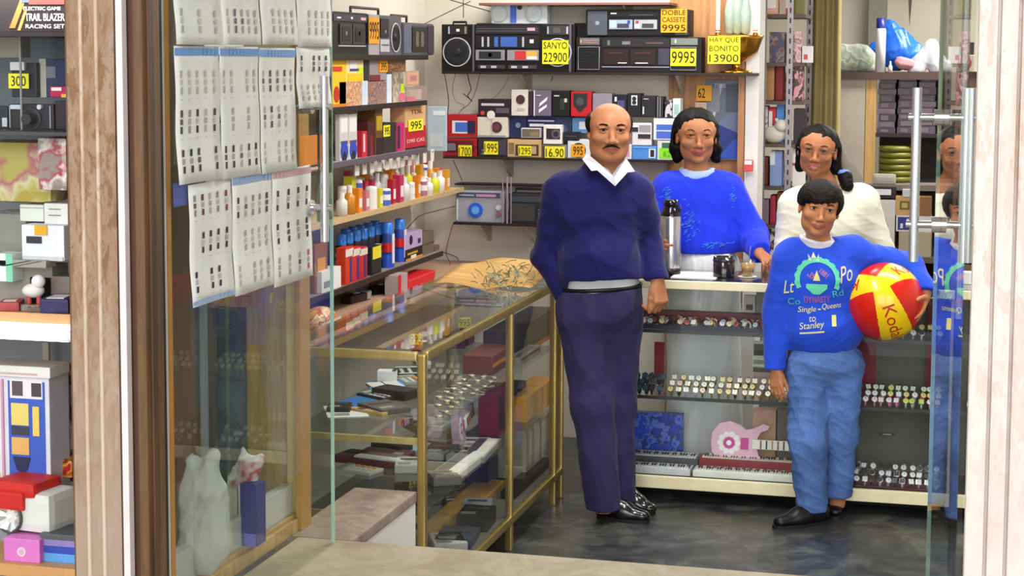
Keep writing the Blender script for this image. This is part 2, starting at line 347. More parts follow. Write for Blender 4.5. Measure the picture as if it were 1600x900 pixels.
# ---- glass door leaves
GL = mat('#f6faf6', kind='glass', dust=.03)
def leaf(name, a, b, z0, z1, label, GL=None):
    a = Vector((a[0], a[1], 0)); b = Vector((b[0], b[1], 0)); d = (b - a).normalized(); n = Vector((-d.y, d.x, 0)); t = .005
    root = thing(name, label, 'door', (a.x, a.y, z0), 0)
    mb = MB(); q = [Vector((0, 0, 0)) + n * t, (b - a) + n * t, (b - a) - n * t, -n * t]
    vs = [v + Vector((0, 0, 0)) for v in q] + [v + Vector((0, 0, z1 - z0)) for v in q]
    mb.add(vs, [(0, 1, 2, 3), (7, 6, 5, 4), (0, 4, 5, 1), (1, 5, 6, 2), (2, 6, 7, 3), (3, 7, 4, 0)], GL)
    mb.build('glass_pane', root)
    e = MB(); p = b - a + d * .002; 
    e.add([p + n * t, p - n * t, p + n * t + Vector((0, 0, z1 - z0)), p - n * t + Vector((0, 0, z1 - z0)), p + d * .002 + n * t, p + d * .002 - n * t, p + d * .002 + n * t + Vector((0, 0, z1 - z0)), p + d * .002 - n * t + Vector((0, 0, z1 - z0))],
          [(0, 1, 3, 2), (4, 6, 7, 5), (0, 2, 6, 4), (1, 5, 7, 3)], mat('#a9cdc4', .2)); e.build('polished_edge', root)
    return root, d, n, a, b
LA = at(268, 700, Y=3.74); LB = at(520, 850, Z=ZT)
rootL, dL, nL, aL, bL = leaf('glass_door', (LB.x, 3.76), (LB.x, LB.y), ZT + .004, 2.68, 'frameless glass door folded open at the left, covered with taped watch sheets', mat('#f8fbf8', kind='glass', dust=.03, ior=1.28))
RBx = at(1460, 500, Y=4.7).x; RAx = RBx + .079 * 1.03
rootR, dR, nR, aR, bR = leaf('glass_door', (RAx, 3.76), (RBx, 4.7), ZT + .004, 2.68, 'frameless glass door folded open at the right, mirroring the beach ball', GL)
def bar_handle(root, a, d, n, s, zs, name='door_handle', r=.012, side=(1, -1), off=.055, bolts=True):
    mb = MB(); z0, z1, b0, b1 = zs; c = a + d * s - Vector((root.location.x, root.location.y, 0))
    for sd in side:
        p = c + n * (off * sd); base = root.location.z
        mb.cyl((p.x, p.y, z0 - base), (p.x, p.y, z1 - base), r, CHROME, n=14)
    for zb in (b0, b1):
        p0 = c + n * (off * side[0] + .02 * side[0]); p1 = c + n * (off * side[-1] + .02 * side[-1]) if len(side) > 1 else c
        mb.cyl((p0.x, p0.y, zb - base), (p1.x, p1.y, zb - base), .009, CHROME, n=12)
        for sd in side:
            p = c + n * (off * sd * .35); q = c + n * (off * sd * .05); mb.cyl((p.x, p.y, zb - base), (q.x, q.y, zb - base), .02, CHROME, n=14)
    return mb.build(name, root)
hR = at(1432, 300, Y=4.55)
def zat(py, p): return at(1432, py, Y=p[1]).z
bar_handle(rootR, aR, dR, nR, .80, (zat(408, (0, 4.56)), zat(137, (0, 4.56)), zat(350, (0, 4.56)), zat(183, (0, 4.56))), off=.065)
bar_handle(rootL, aL, dL, nL, .73, (at(497, 372, X=bL.x).z, at(497, 118, X=bL.x).z, at(497, 320, X=bL.x).z, at(497, 165, X=bL.x).z), off=.05)
# right leaf: metal closing strip
e = MB(); p = aR + dR * .42 - Vector((aR.x, aR.y, 0)); 
e.cyl((p.x + .018, p.y, .78), (p.x + .018, p.y, 2.1), .0085, CHROME, n=8); e.cyl((p.x + .018, p.y, .0), (p.x + .018, p.y, .78), .009, mat('#33383f', .4, .4, 'metal'), n=8); e.build('edge_profile', rootR)
# ============================================================ GLASS CASE, COUNTER, SHELVES
PANE = mat('#fbfdfc', kind='glass', dust=.018, ior=1.38); SHG = mat('#f5faf8', kind='glass', dust=.012, ior=1.4)
CX0, CX1, CY0, CY1, CZ = -2.20, -1.685, 5.38, 7.36, .95
t = thing('display_case', 'long glass-topped display case with brass frame running back from the entrance', 'display case', ((CX0 + CX1) / 2, (CY0 + CY1) / 2, 0))
def L(o, x, y, z=0): return (x - o.location.x, y - o.location.y, z - o.location.z)
def pb(par, name, x0, y0, z0, x1, y1, z1, m, b=0, label=None):
    l = par.location; o = MB().box(x0 - l.x, y0 - l.y, z0 - l.z, x1 - l.x, y1 - l.y, z1 - l.z, m, b).build(name, par, label=label); return o
PW = .028
ys = [CY0, at(800, 700, X=CX1).y, at(868, 650, X=CX1).y, CY1 - PW]
for y in ys: pb(t, 'post', CX1 - PW, y, 0, CX1, y + PW, CZ - .012, GOLD, .006)
for y in (CY0, CY1 - PW): pb(t, 'post', CX0, y, 0, CX0 + PW, y + PW, CZ - .012, GOLD, .006)
for z0, z1 in ((CZ - .034, CZ - .004), (.105, .135)):
    pb(t, 'rail', CX1 - .02, CY0 + PW, z0, CX1 + .002, CY1 - PW, z1, GOLD, .006); pb(t, 'rail', CX0 + PW, CY0 - .002, z0, CX1 - PW, CY0 + .02, z1, GOLDL, .006)
    pb(t, 'rail', CX0, CY0 + PW, z0, CX0 + .02, CY1 - PW, z1, GOLD, .006)
pb(t, 'top_glass', CX0 + .002, CY0 + .002, CZ - .004, CX1 - .002, CY1, CZ + .004, PANE)
pb(t, 'end_glass', CX0 + PW, CY0 + .006, .135, CX1 - PW, CY0 + .010, CZ - .034, PANE)
for a, b in zip(ys[:-1], ys[1:]): pb(t, 'front_glass', CX1 - .012, a + PW, .135, CX1 - .008, b, CZ - .034, PANE)
CS = [.13, .405, .66]
for z in CS[1:]:
    pb(t, 'glass_shelf', CX0 + .03, CY0 + .03, z - .008, CX1 - .03, CY1 - .03, z, SHG); pb(t, 'shelf_edge', CX0 + PW, CY0 + .012, z - .018, CX1 - PW, CY0 + .026, z + .004, GOLDL, .003)
pb(t, 'base_board', CX0 + .01, CY0 + .02, CS[0] - .022, CX1 - .02, CY1 - .02, CS[0] - .002, mat('#6b665c', .7))
CASE = t
# back counter with two glass-fronted bays
KX0, KX1, KY0, KY1 = -1.52, 1.1, 7.42, 7.80
t = thing('counter', 'glass-fronted shop counter with cream edges across the back of the room', 'counter', ((KX0 + KX1) / 2, (KY0 + KY1) / 2, 0))
CRE = mat('#e6deb8', .45); DK = mat('#2c2a2b', .6)
pb(t, 'countertop', KX0, KY0 - .012, CZ - .012, KX1, KY1, CZ, mat('#23243c', .12, coat=.6), .002); pb(t, 'edge_strip', KX0, KY0 - .02, CZ - .038, KX1, KY0 - .004, CZ - .002, CRE, .004)
pb(t, 'bottom_shelf', KX0, KY0 - .01, .085, KX1, KY1, .105, mat('#3a3634', .6)); pb(t, 'bottom_edge', KX0, KY0 - .03, .058, KX1, KY0 - .008, .11, CRE, .004)
xs = [KX0, at(1328, 600, Y=KY0).x - .045, at(1483, 600, Y=KY0).x, KX1 - .02]
pb(t, 'side_panel', xs[0], KY0 + .01, .1, xs[0] + .02, KY1, CZ - .012, CRE); pb(t, 'side_panel', xs[3], KY0 + .01, .1, xs[3] + .02, KY1, CZ - .012, CRE)
pb(t, 'upright', xs[1], KY0 + .02, .1, xs[1] + .02, KY1, CZ - .012, mat('#8b8a84', .5)); pb(t, 'upright', xs[2], KY0 + .005, .1, xs[2] + .02, KY1, CZ - .012, mat('#b7a777', .45))
pb(t, 'plinth', KX0 + .1, KY0 + .16, 0, KX1 - .1, KY1 - .02, .085, mat('#1b1918', .8))
KS = [.105, .445, .73]
for a, b in ((xs[0] + .02, xs[1]), (xs[1] + .02, xs[2]), (xs[2] + .02, xs[3])):
    for i, z in enumerate(KS[1:]): pb(t, 'glass_shelf', a, KY0 + .02, z - .008, b, KY1 - .03, z, SHG); pb(t, 'shelf_edge', a, KY0 + .012, z - .012, b, KY0 + .02, z + .002, mat('#34383a', .3))
    pb(t, 'front_glass', a, KY0 + .004, .11, b, KY0 + .009, CZ - .04, PANE)
# right bay has a dark back
pb(t, 'back_panel', xs[1] + .03, KY1 - .02, .11, xs[3], KY1 - .012, CZ - .02, mat('#5c5b55', .8))
pb(t, 'cloth_strip', at(1338, 600, Y=7.74).x, 7.73, KS[1], at(1368, 600, Y=7.74).x, 7.735, CZ - .03, mat('#7c1f33', .8, kind='cloth'), label='dark red cloth strip'); pb(t, 'cloth_strip', at(1447, 600, Y=7.74).x, 7.73, KS[1], at(1472, 600, Y=7.74).x, 7.735, CZ - .03, mat('#7c1f33', .8, kind='cloth'), label='dark red cloth strip')
COUNTER = t
# shelf boards on the back wall
SHF = mat('#2a1d1a', .45); BS = {}
def backshelf(key, px0, px1, py, label, y0=8.30, th=.012, m=SHF, br=True):
    a = at(px0, py, Y=y0); b = at(px1, py, Y=y0); z = (a.z + b.z) / 2; t = thing('wall_shelf', label, 'shelf', ((a.x + b.x) / 2, y0 + .12, z - th)); pb(t, 'board', a.x, y0, z - th, b.x, BW, z, m, .002)
    if br:
        for f in (.25, .75):
            x = a.x + (b.x - a.x) * f; l = t.location; q = MB(); q.prism([(y0 + .03 - l.y, -.002), (BW - l.y, -.002), (BW - l.y, -.10), (BW - .02 - l.y, -.10)], x - l.x, x + .012 - l.x, mat('#c8c0b4', .5), 'x'); q.build('bracket', t)
    BS[key] = z; return t
backshelf('A', 690, 1180, 113, 'long dark shelf on the back wall carrying the stereo radios')
backshelf('B', 692, 1047, 247, 'dark shelf on the back wall full of small boxed radios')
backshelf('C', 708, 852, 349, 'short dark shelf low on the back wall holding two table radios')
backshelf('Z', 748, 1046, 4, 'highest shelf of the back wall, only its edge in view', m=mat('#8a5a50', .5))
backshelf('D', 710, 850, 288, 'narrow dark rail shelf above the silver table radio', y0=8.44, th=.008, br=False)
# left wall shelves (front edge at X=-2.41)
LX = -2.41; LS = {}
def leftshelf(key, z, y0, y1, label, m, x1=LX, th=.014, lip=None):
    t = thing('wall_shelf', label, 'shelf', (XL + .13, (y0 + y1) / 2, z - th)); pb(t, 'board', XL, y0, z - th, x1, y1, z, m, .002)
    if lip: pb(t, 'lip', x1 - .002, y0, z - th - .006, x1 + .008, y1, z + .002, lip, .002)
    LS[key] = z; return t
WSH = mat('#c9c2ba', .5); TAN = mat('#c9b18e', .5)
def yat(px, X=LX, py=200): return at(px, py, X=X).y
leftshelf('1', 1.885, 5.2, yat(667), 'top shelf of the left wall with the radio cassette players', WSH, lip=SHF)
leftshelf('2', 1.683, 5.2, yat(665), 'second shelf of the left wall with yellow film packs', WSH, lip=SHF)
leftshelf('3', 1.47, 5.2, yat(664), 'left wall shelf with the blank cassette boxes', mat('#b9b3ae', .4), lip=mat('#5b5560', .5))
leftshelf('4', 1.25, 5.2, 8.30, 'tan left wall shelf crowded with small bottles and packs', TAN, lip=mat('#c2a678', .5))
leftshelf('5', .975, 5.2, yat(690, py=402), 'left wall shelf with the blue-capped aerosol cans', mat('#8d8278', .5), lip=SHF)
leftshelf('6', .87, 5.2, 8.5, 'low ledge behind the glass case with shavers and red boxes', mat('#b9977e', .5), x1=CX0 - .01, lip=mat('#a8885a', .4))
# ============================================================ FIGURES: implicit surfaces grown into one continuous mesh
def V3(p): return np.array([p[0], p[1], p[2]], float)
class Sdf:
    def __init__(s): s.p = []
    def cap(s, a, b, r1, r2=None, k=.02, sq=None, op='u'):
        a = V3(a); b = V3(b); r2 = r1 if r2 is None else r2; ba = b - a; L2 = max(ba @ ba, 1e-9)
        n = None if sq is None else V3(sq[0]) / np.linalg.norm(V3(sq[0])); fc = 1 if sq is None else sq[1]
        def f(P):
            pa = P - a; t = np.clip(pa @ ba / L2, 0, 1); q = pa - t[:, None] * ba; r = r1 + (r2 - r1) * t
            if n is not None: q = q + (q @ n)[:, None] * (1 / fc - 1) * n
            return (np.sqrt((q * q).sum(1)) - r) * (1 if fc >= 1 else (1 + fc) / 2)
        s.p.append((f, k, op)); return s
    def ell(s, c, r, k=.01, rot=None, op='u'):
        c = V3(c); r = V3(r); M = None if rot is None else np.array(rot)
        def f(P):
            q = P - c
            if M is not None: q = q @ M
            k0 = np.sqrt(((q / r) ** 2).sum(1)); k1 = np.sqrt(((q / r ** 2) ** 2).sum(1))
            return k0 * (k0 - 1) / np.maximum(k1, 1e-6)
        s.p.append((f, k, op)); return s
    def plane(s, p, n, k=.004):            # keep the side the normal points away from
        p = V3(p); n = V3(n) / np.linalg.norm(V3(n)); s.p.append((lambda P: (P - p) @ n, k, 'i')); return s
    def cut(s, p, n, r=.1, k=.002):          # trims only what lies beyond p along n within r of p
        p = V3(p); n = V3(n) / np.linalg.norm(V3(n)); s.p.append((lambda P: np.maximum(-((P - p) @ n), np.sqrt(((P - p - n * r * .5) ** 2).sum(1)) - r), k, 's')); return s
    def fn(s, f, k=.01, op='u'): s.p.append((f, k, op)); return s
    def folds(s, amp, sc=1.0, region=None, kk=(14, 14, 30)):
        rg = np.random.RandomState(len(s.p) + int(sc * 10)); K = rg.randn(6, 3) * np.array(kk) * sc; ph = rg.rand(6) * 6.3; K2 = rg.randn(3, 3) * 9 * sc
        K3 = rg.randn(4, 3) * np.array(kk) * sc * 2.3; ph3 = rg.rand(4) * 6.3
        def f(P):
            Wp = P + .025 * np.sin(P @ K2.T); v = np.sin(Wp @ K.T + ph); v = ((1 - np.abs(v[:, :3])) ** 1.6).mean(1) * 1.3 + .4 * v[:, 3:].mean(1)
            v2 = ((1 - np.abs(np.sin((Wp + .01 * np.sin(P @ K2.T * 3)) @ K3.T + ph3))) ** 2).mean(1)
            return amp * (v + .55 * v2) * (1 if region is None else region(P))
        s.p.append((f, 0, 'd')); return s
    def ev(s, P, act=None):
        d = np.full(len(P), 9.0)
        for i, (f, k, op) in enumerate(s.p):
            if act is not None and not act[i]: continue
            q = f(P)
            if op == 'd': d = d - q; continue
            if op == 'u':
                h = np.clip(.5 + .5 * (d - q) / max(k, 1e-5), 0, 1); d = d * (1 - h) + q * h - k * h * (1 - h)
            else:
                if op == 's': q = -q
                h = np.clip(.5 - .5 * (d - q) / max(k, 1e-5), 0, 1); d = d * (1 - h) + q * h + k * h * (1 - h)
        return d
    def mesh(s, lo, hi, h, name, mats, parent=None, colour=None, label=None):
        lo = V3(lo); hi = V3(hi); B = 12; nb = np.ceil((hi - lo) / (B * h)).astype(int)
        g = np.stack(np.meshgrid(*[np.arange(n) for n in nb], indexing='ij'), -1).reshape(-1, 3)
        cen = lo + (g + .5) * B * h; d = s.ev(cen); hd = B * h * .87
        g = g[np.abs(d) < hd * 1.6 + .02]; N = nb * B + 2
        loc = np.stack(np.meshgrid(*[np.arange(B + 1)] * 3, indexing='ij'), -1).reshape(-1, 3)
        cid = []; cv = []; edges = []
        for c0 in range(0, len(g), 10):
            gb = g[c0:c0 + 10]; cc = lo + (gb + .5) * B * h
            act = []
            for f, k, op in s.p:
                act.append(True if op in 'di' else bool((f(cc) < hd * 1.7 + k + .03).any()))
            if not any(a for a, p in zip(act, s.p) if p[2] == 'u'): continue
            idx = (gb[:, None, :] * B + loc[None]).reshape(-1, 3); D = s.ev(lo + idx * h, act).reshape(len(gb), B + 1, B + 1, B + 1)
            for bi in range(len(gb)):
                A = D[bi]
                if A.min() > 0 or A.max() < 0: continue
                S = A < 0; cnt = sum(S[i:B + i, j:B + j, k:B + k].astype(int) for i in (0, 1) for j in (0, 1) for k in (0, 1))
                m = (cnt > 0) & (cnt < 8)
                if m.any():
                    ijk = np.argwhere(m); acc = np.zeros((len(ijk), 3)); n = np.zeros(len(ijk))
                    for ax in range(3):
                        o1, o2 = [a for a in range(3) if a != ax]
                        for u in (0, 1):
                            for w in (0, 1):
                                st = ijk.copy(); st[:, o1] += u; st[:, o2] += w; en = st.copy(); en[:, ax] += 1
                                a0 = A[st[:, 0], st[:, 1], st[:, 2]]; a1 = A[en[:, 0], en[:, 1], en[:, 2]]; cr = (a0 < 0) != (a1 < 0)
                                t = np.where(cr, a0 / np.where(cr, a0 - a1, 1), 0); p = st.astype(float); p[:, ax] += t; acc += p * cr[:, None]; n += cr
                    gl = ijk + gb[bi] * B; cid.append((gl[:, 0] * N[1] + gl[:, 1]) * N[2] + gl[:, 2]); cv.append(lo + (acc / n[:, None] + gb[bi] * B) * h)
                for ax in range(3):
                    sl = [slice(0, B)] * 3; sh_ = [slice(0, B)] * 3; sh_[ax] = slice(1, B + 1); a0 = S[tuple(sl)]; a1 = S[tuple(sh_)]; e = np.argwhere(a0 != a1)
                    if len(e): edges.append(np.concatenate([e + gb[bi] * B, np.full((len(e), 1), ax), a0[tuple(e.T)][:, None].astype(int)], 1))
        cid = np.concatenate(cid); cv = np.concatenate(cv); o = np.argsort(cid); cid = cid[o]; cv = cv[o]; E = np.concatenate(edges)
        quads = []
        for ax in range(3):
            e = E[E[:, 3] == ax]; o1, o2 = (ax + 1) % 3, (ax + 2) % 3; q = []
            for (u, w) in ((0, 0), (-1, 0), (-1, -1), (0, -1)):
                c = e[:, :3].copy(); c[:, o1] += u; c[:, o2] += w; q.append((c[:, 0] * N[1] + c[:, 1]) * N[2] + c[:, 2])
            q = np.stack(q, 1); fl = e[:, 4] == 0; q[fl] = q[fl][:, ::-1]; quads.append(q)
        Q = np.concatenate(quads); I = np.searchsorted(cid, Q); I = np.minimum(I, len(cid) - 1); ok = (cid[I] == Q).all(1); I = I[ok]
        me = bpy.data.meshes.new(name); me.vertices.add(len(cv)); me.vertices.foreach_set('co', cv.ravel()); me.loops.add(I.size); me.loops.foreach_set('vertex_index', I.ravel().astype(np.int32))
        me.polygons.add(len(I)); me.polygons.foreach_set('loop_start', np.arange(0, I.size, 4, dtype=np.int32)); me.polygons.foreach_set('loop_total', np.full(len(I), 4, np.int32))
        me.polygons.foreach_set('use_smooth', np.ones(len(I), bool))
        for m in mats: me.materials.append(m)
        if colour is not None: me.polygons.foreach_set('material_index', colour(cv[I].mean(1)).astype(np.int32))
        me.update(calc_edges=True); me.validate()
        ob = bpy.data.objects.new(name, me); COL.objects.link(ob)
        if parent is not None: ob.parent = parent
        if label: ob['label'] = label
        return ob
FWD = np.array([-math.sin(R(YAW)), math.cos(R(YAW)), 0]); RGT = np.array([math.cos(R(YAW)), math.sin(R(YAW)), 0])
class Person:
    def __init__(s, px, py, Z, label, group=None, Y=None):
        s.o = at(px, py, Z=0) if Y is None else at(px, py, Y=Y); s.o.z = 0; s.root = thing('person', label, 'person', s.o, R(YAW), group)
    def J(s, px, py, yo=0.0):
        v = ray(px, py); O = np.array(s.o); f = V3(v); c = V3(CAM); t = (yo - (c - O) @ FWD) / (f @ FWD); p = c + f * t - O
        return np.array([p @ RGT, yo, p[2]])
def hmat(yaw=0, tilt=0, nod=0):
    return np.array(Matrix.Rotation(R(yaw), 3, 'Z') @ Matrix.Rotation(R(tilt), 3, 'Y') @ Matrix.Rotation(R(nod), 3, 'X'))
def head(S, c, s, M, jaw=1.0, nose=1.0, lips=1.0, cheek=1.0, open_=0.0, chin=1.0, smile=0.0, wx=1.0, lid=.3):
    """skull, face, ears; returns a function taking head coordinates to the figure's frame"""
    c = V3(c)
    def T(x, y, z): return c + M @ (np.array([x * wx, y, z]) * s)
    def e(x, y, z, a, b, d, k=.012, op='u', rot=None): S.ell(T(x, y, z), (a * s * wx, b * s, d * s), k * s, M if rot is None else M @ rot, op)
    e(0, .014, .036, .074, .094, .078); e(0, -.022, -.026, .0595 * jaw, .066, .084, .03); e(0, -.02, .035, .068, .07, .062, .03); e(0, -.004, -.034, .063 * (.5 + .5 * jaw), .062, .062, .02)
    e(0, -.064, -.097, .024 * chin, .02, .017, .028)
    for q in (-1, 1):
        e(q * .040 * jaw, -.014, -.064, .022, .034, .034, .03); e(q * .036, -.062, -.022, .024 * cheek, .024, .02, .025)
        S.cap(T(q * .012, -.086, .030), T(q * .045, -.073, .031), .0085 * s, .007 * s, .012 * s)
        e(q * .0305, -.097, .0135, .0175, .0135, .0105, .012, 's')
        e(q * .0305, -.0775, .0125, .0145, .0125, .0125, .002)                       # eyeball volume under the lids
        u = .003 * lid; S.cap(T(q * .017, -.0880, .0200 - u), T(q * .0315, -.0908, .0235 - u * 1.3), .0032 * s, .0038 * s, .004 * s); S.cap(T(q * .0315, -.0908, .0235 - u * 1.3), T(q * .046, -.083, .0180 - u * .5), .0038 * s, .003 * s, .004 * s)
        S.cap(T(q * .018, -.0868, .0075 + u * .3), T(q * .031, -.0895, .0042 + u), .0026 * s, .0030 * s, .004 * s); S.cap(T(q * .031, -.0895, .0042 + u), T(q * .045, -.0825, .0085), .0030 * s, .0026 * s, .004 * s)
        e(q * .0735, .006, -.004, .0075, .017, .030, .006, rot=np.array(Matrix.Rotation(R(-14), 3, 'X') @ Matrix.Rotation(R(q * 14), 3, 'Z')))
        e(q * .081, -.002, .001, .005, .010, .018, .004, 's')
        e(q * .0135 * nose, -.0995, -.036, .0088 * nose, .0105, .0078, .007)
    S.cap(T(0, -.083, .018), T(0, -.107, -.026), .0085 * s, .0105 * nose * s, .012 * s); e(0, -.1105, -.0305, .0115 * nose, .0115, .0105, .008)
    for q in (-1, 1): e(q * .0065 * nose, -.104, -.0425, .0036, .005, .004, .002, 's')
    w = .0235 + smile * .004
    e(0, -.0885, -.058, .019, .012, .014, .012)
    S.cap(T(-w, -.079, -.0615 + smile * .004), T(0, -.0965, -.0595), .003 * s, .0044 * lips * s, .006 * s); S.cap(T(w, -.079, -.0615 + smile * .004), T(0, -.0965, -.0595), .003 * s, .0044 * lips * s, .006 * s)
    S.cap(T(-w * .8, -.081, -.068 - open_), T(0, -.0945, -.0712 - open_), .0034 * s, .0052 * lips * s, .006 * s); S.cap(T(w * .8, -.081, -.068 - open_), T(0, -.0945, -.0712 - open_), .0034 * s, .0052 * lips * s, .006 * s)
    S.cap(T(-w, -.086, -.0645 + smile * .004 - open_ / 2), T(0, -.102, -.0655 - open_ / 2), .0011 * s + open_ * .2, .0012 * s + open_ * .5, .003 * s, op='s'); S.cap(T(w, -.086, -.0645 + smile * .004 - open_ / 2), T(0, -.102, -.0655 - open_ / 2), .0011 * s + open_ * .2, .0012 * s + open_ * .5, .003 * s, op='s')
    def lipmask(P):
        q = (P - c) @ M / s; x = q[:, 0] / wx; zz = q[:, 2] - np.minimum(abs(x) * smile * .16, .01)
        up = (.0042 * lips + .0022) * np.sqrt(np.clip(1 - (x / (w + .004)) ** 2, 0, 1)); return (q[:, 1] < -.075) & (abs(x) < w + .004) & (zz < -.0605 + up * .72) & (zz > -.0665 - open_ - up * 1.15)
    return T, lipmask
def eyes(T, s, parent, M, iris='#2a160d', brow='#1d1412', bw=.0032, arch=.004, look=(0, 0), hooded=1.0, mcol=None):
    for q in (-1, 1):
        e = MB(); c = Vector(T(q * .0305, -.0785, .0125)); fw = Vector(M @ np.array([look[0], -1, look[1]])).normalized()
        e.ball(c, .0128 * s, mat('#cfc4ba', .25), 16)
        p = c + fw * (.0113 * s); e.cyl(p - fw * .002 * s, p + fw * .0012 * s, .0066 * s, mat(iris, .15), n=14); e.cyl(p, p + fw * .0018 * s, .003 * s, mat('#050505', .1), n=10)
        e.build('eye', parent)
        l = MB(); l.tube([T(q * (.0305 - .0145), -.0885, .0135), T(q * (.0305 - .007), -.0935, .0190 * hooded), T(q * .0315, -.0950, .0192 * hooded), T(q * (.0305 + .009), -.0905, .0175 * hooded), T(q * (.0305 + .0155), -.0815, .0125)], [.0009 * s, .0015 * s, .0017 * s, .0016 * s, .0008 * s], mat('#150d0a', .7)); l.build('eyelashes', parent)
        b = MB(); b.tube([T(q * .0125, -.0925, .0305), T(q * .022, -.0945, .0335 + arch * .6), T(q * .034, -.0905, .0350 + arch), T(q * .0435, -.0830, .0330 + arch * .5), T(q * .0500, -.0745, .0285)], [bw * .8 * s, bw * 1.15 * s, bw * s, bw * .8 * s, bw * .4 * s], mat(brow, .8, kind='hair')); b.build('eyebrow', parent)
def hand(S, w, d, n, thumb, sc=1.0, curl=(25, 35, 25), spread=5, tcurl=25, tout=40, k=.005, each=None):
    """w wrist, d direction of the fingers, n normal pointing out of the palm, thumb +-1 side of the lateral axis n x d"""
    w = V3(w); d = V3(d) / np.linalg.norm(V3(d)); n = V3(n) - (V3(n) @ d) * d; n /= np.linalg.norm(n); l = np.cross(n, d) * thumb
    L = .082 * sc
    S.cap(w - d * .02 * sc, w + d * .02 * sc, .022 * sc, .024 * sc, .014 * sc, (n, .72))
    for u in (-.026, -.009, .009, .026):
        S.cap(w + d * .015 * sc + l * u * .7 * sc, w + d * (L / sc - .004 - abs(u) * .15) * sc + l * u * sc, .0125 * sc, .0112 * sc, .012 * sc, (n, .95))
    fin = [(.0285, .038, .024, .019, .0092), (.0095, .043, .027, .020, .0095), (-.0095, .040, .025, .019, .0090), (-.0275, .031, .020, .017, .0080)]
    for i, (u, a, b, c, r) in enumerate(fin):
        cu = curl if each is None else each[i]
        base = w + d * (L - abs(u) * .22 * sc) + l * u * sc; dd = d.copy(); sp = R(spread * (1.5 - i)); dd = dd * math.cos(sp) + l * math.sin(sp); ang = 0; p = base
        for j, ln in enumerate((a, b, c)):
            ang += R(cu[j]); q = p + (dd * math.cos(ang) + n * math.sin(ang)) * ln * sc; r1 = r * (1, .93, .86)[j] * sc; r2 = r * (.93, .86, .74)[j] * sc
            S.cap(p, q, r1, r2, k * sc); p = q
    tb = w + d * .022 * sc + l * .024 * sc + n * .006 * sc; a = R(tout); td = d * math.cos(a) + l * math.sin(a) * .9 + n * .35; td /= np.linalg.norm(td)
    p = tb + td * .042 * sc; S.cap(w + d * .008 * sc + l * .012 * sc, tb + td * .012 * sc, .015 * sc, .0135 * sc, .012 * sc); S.cap(tb, p, .0135 * sc, .0108 * sc, .009 * sc)
    t2 = td * math.cos(R(tcurl)) + (d * .6 - l * .6 + n * .4) * math.sin(R(tcurl)); t2 /= np.linalg.norm(t2); q = p + t2 * .030 * sc; S.cap(p, q, .0108 * sc, .0098 * sc, .004 * sc)
    t3 = t2 * .9 + d * .25; t3 /= np.linalg.norm(t3); S.cap(q, q + t3 * .023 * sc, .0098 * sc, .0082 * sc, .004 * sc)
def shoe(name, heel, toe, parent, m, sc=1.0, w=.043, high=0.0, lab=None, sole='#1b1715'):
    heel = V3(heel); toe = V3(toe); d = toe - heel; L = np.linalg.norm(d); d /= L; l = np.array([-d[1], d[0], 0]); l /= np.linalg.norm(l); up = np.array([0, 0, 1.0])
    S = Sdf(); A = lambda t, z, s_=0: heel + d * L * t + up * z + l * s_
    S.cap(A(.12, .045), A(.55, .034), .040 * sc, .040 * sc, .02, (l, .95)); S.cap(A(.5, .034), A(.86, .026), .044 * sc, .034 * sc, .02, (up, .72)); S.cap(A(.1, .05), A(.22, .075 + high), .036 * sc, .041 * sc, .025); S.cap(A(.2, .07), A(.5, .045), .040 * sc, .036 * sc, .02)
    if high: S.cap(A(.16, .07), A(.18, .09 + high), .042 * sc, .043 * sc, .02)
    S.plane((0, 0, .012), (0, 0, -1)); S.plane(A(0, .098 + high), (0, 0, 1))
    lo = np.minimum(heel, toe) - .09; hi = np.maximum(heel, toe) + .09; lo[2] = -.01; hi[2] = .16 + high
    o = S.mesh(lo, hi, .004, name, [m], parent)
    b = MB(); pts = []
    for i in range(28):
        a = 2 * math.pi * i / 28; t = .5 - .5 * math.cos(a); ww = w * sc * (abs(math.sin(a)) ** .7) * (1 if t > .45 else .82) * (1 if math.sin(a) > 0 else -1); pp = heel + d * L * (-.03 + t * 1.04) + l * ww; pts.append((pp[0], pp[1]))
    b.prism(pts, 0.0, .014, mat(sole, .6), 'z', True); b.build('shoe_sole', o)
    b = MB()
    for i in range(4):
        t = .40 + i * .075; z = .078 - i * .008; b.tube([A(t, z * .93, -.018 * sc), A(t, z + .004, 0), A(t, z * .93, .018 * sc)], .0022, mat('#0e0c0c', .7))
    b.build('shoelaces', o)
    return o
def G(p, px, py): 
    v = np.array(at(px, py, Z=0)) - np.array(p.o); return np.array([v @ RGT, v @ FWD, 0.0])
def hq(c, M, s, wx): 
    c = V3(c); return lambda P: ((P - c) @ M) / s / np.array([wx, 1, 1])
def thick(mb, pts, t, m):
    """thin cloth panel through pts (local 3-D), thickness t along y"""
    pts = [Vector(p) for p in pts]; n = len(pts); vs = pts + [p + Vector((0, t, 0)) for p in pts]
    mb.add(vs, [list(range(n)), list(range(2 * n - 1, n - 1, -1))] + [(i, (i + 1) % n, n + (i + 1) % n, n + i) for i in range(n)], m)
LIP = mat('#a4614f', .45, kind='skin')
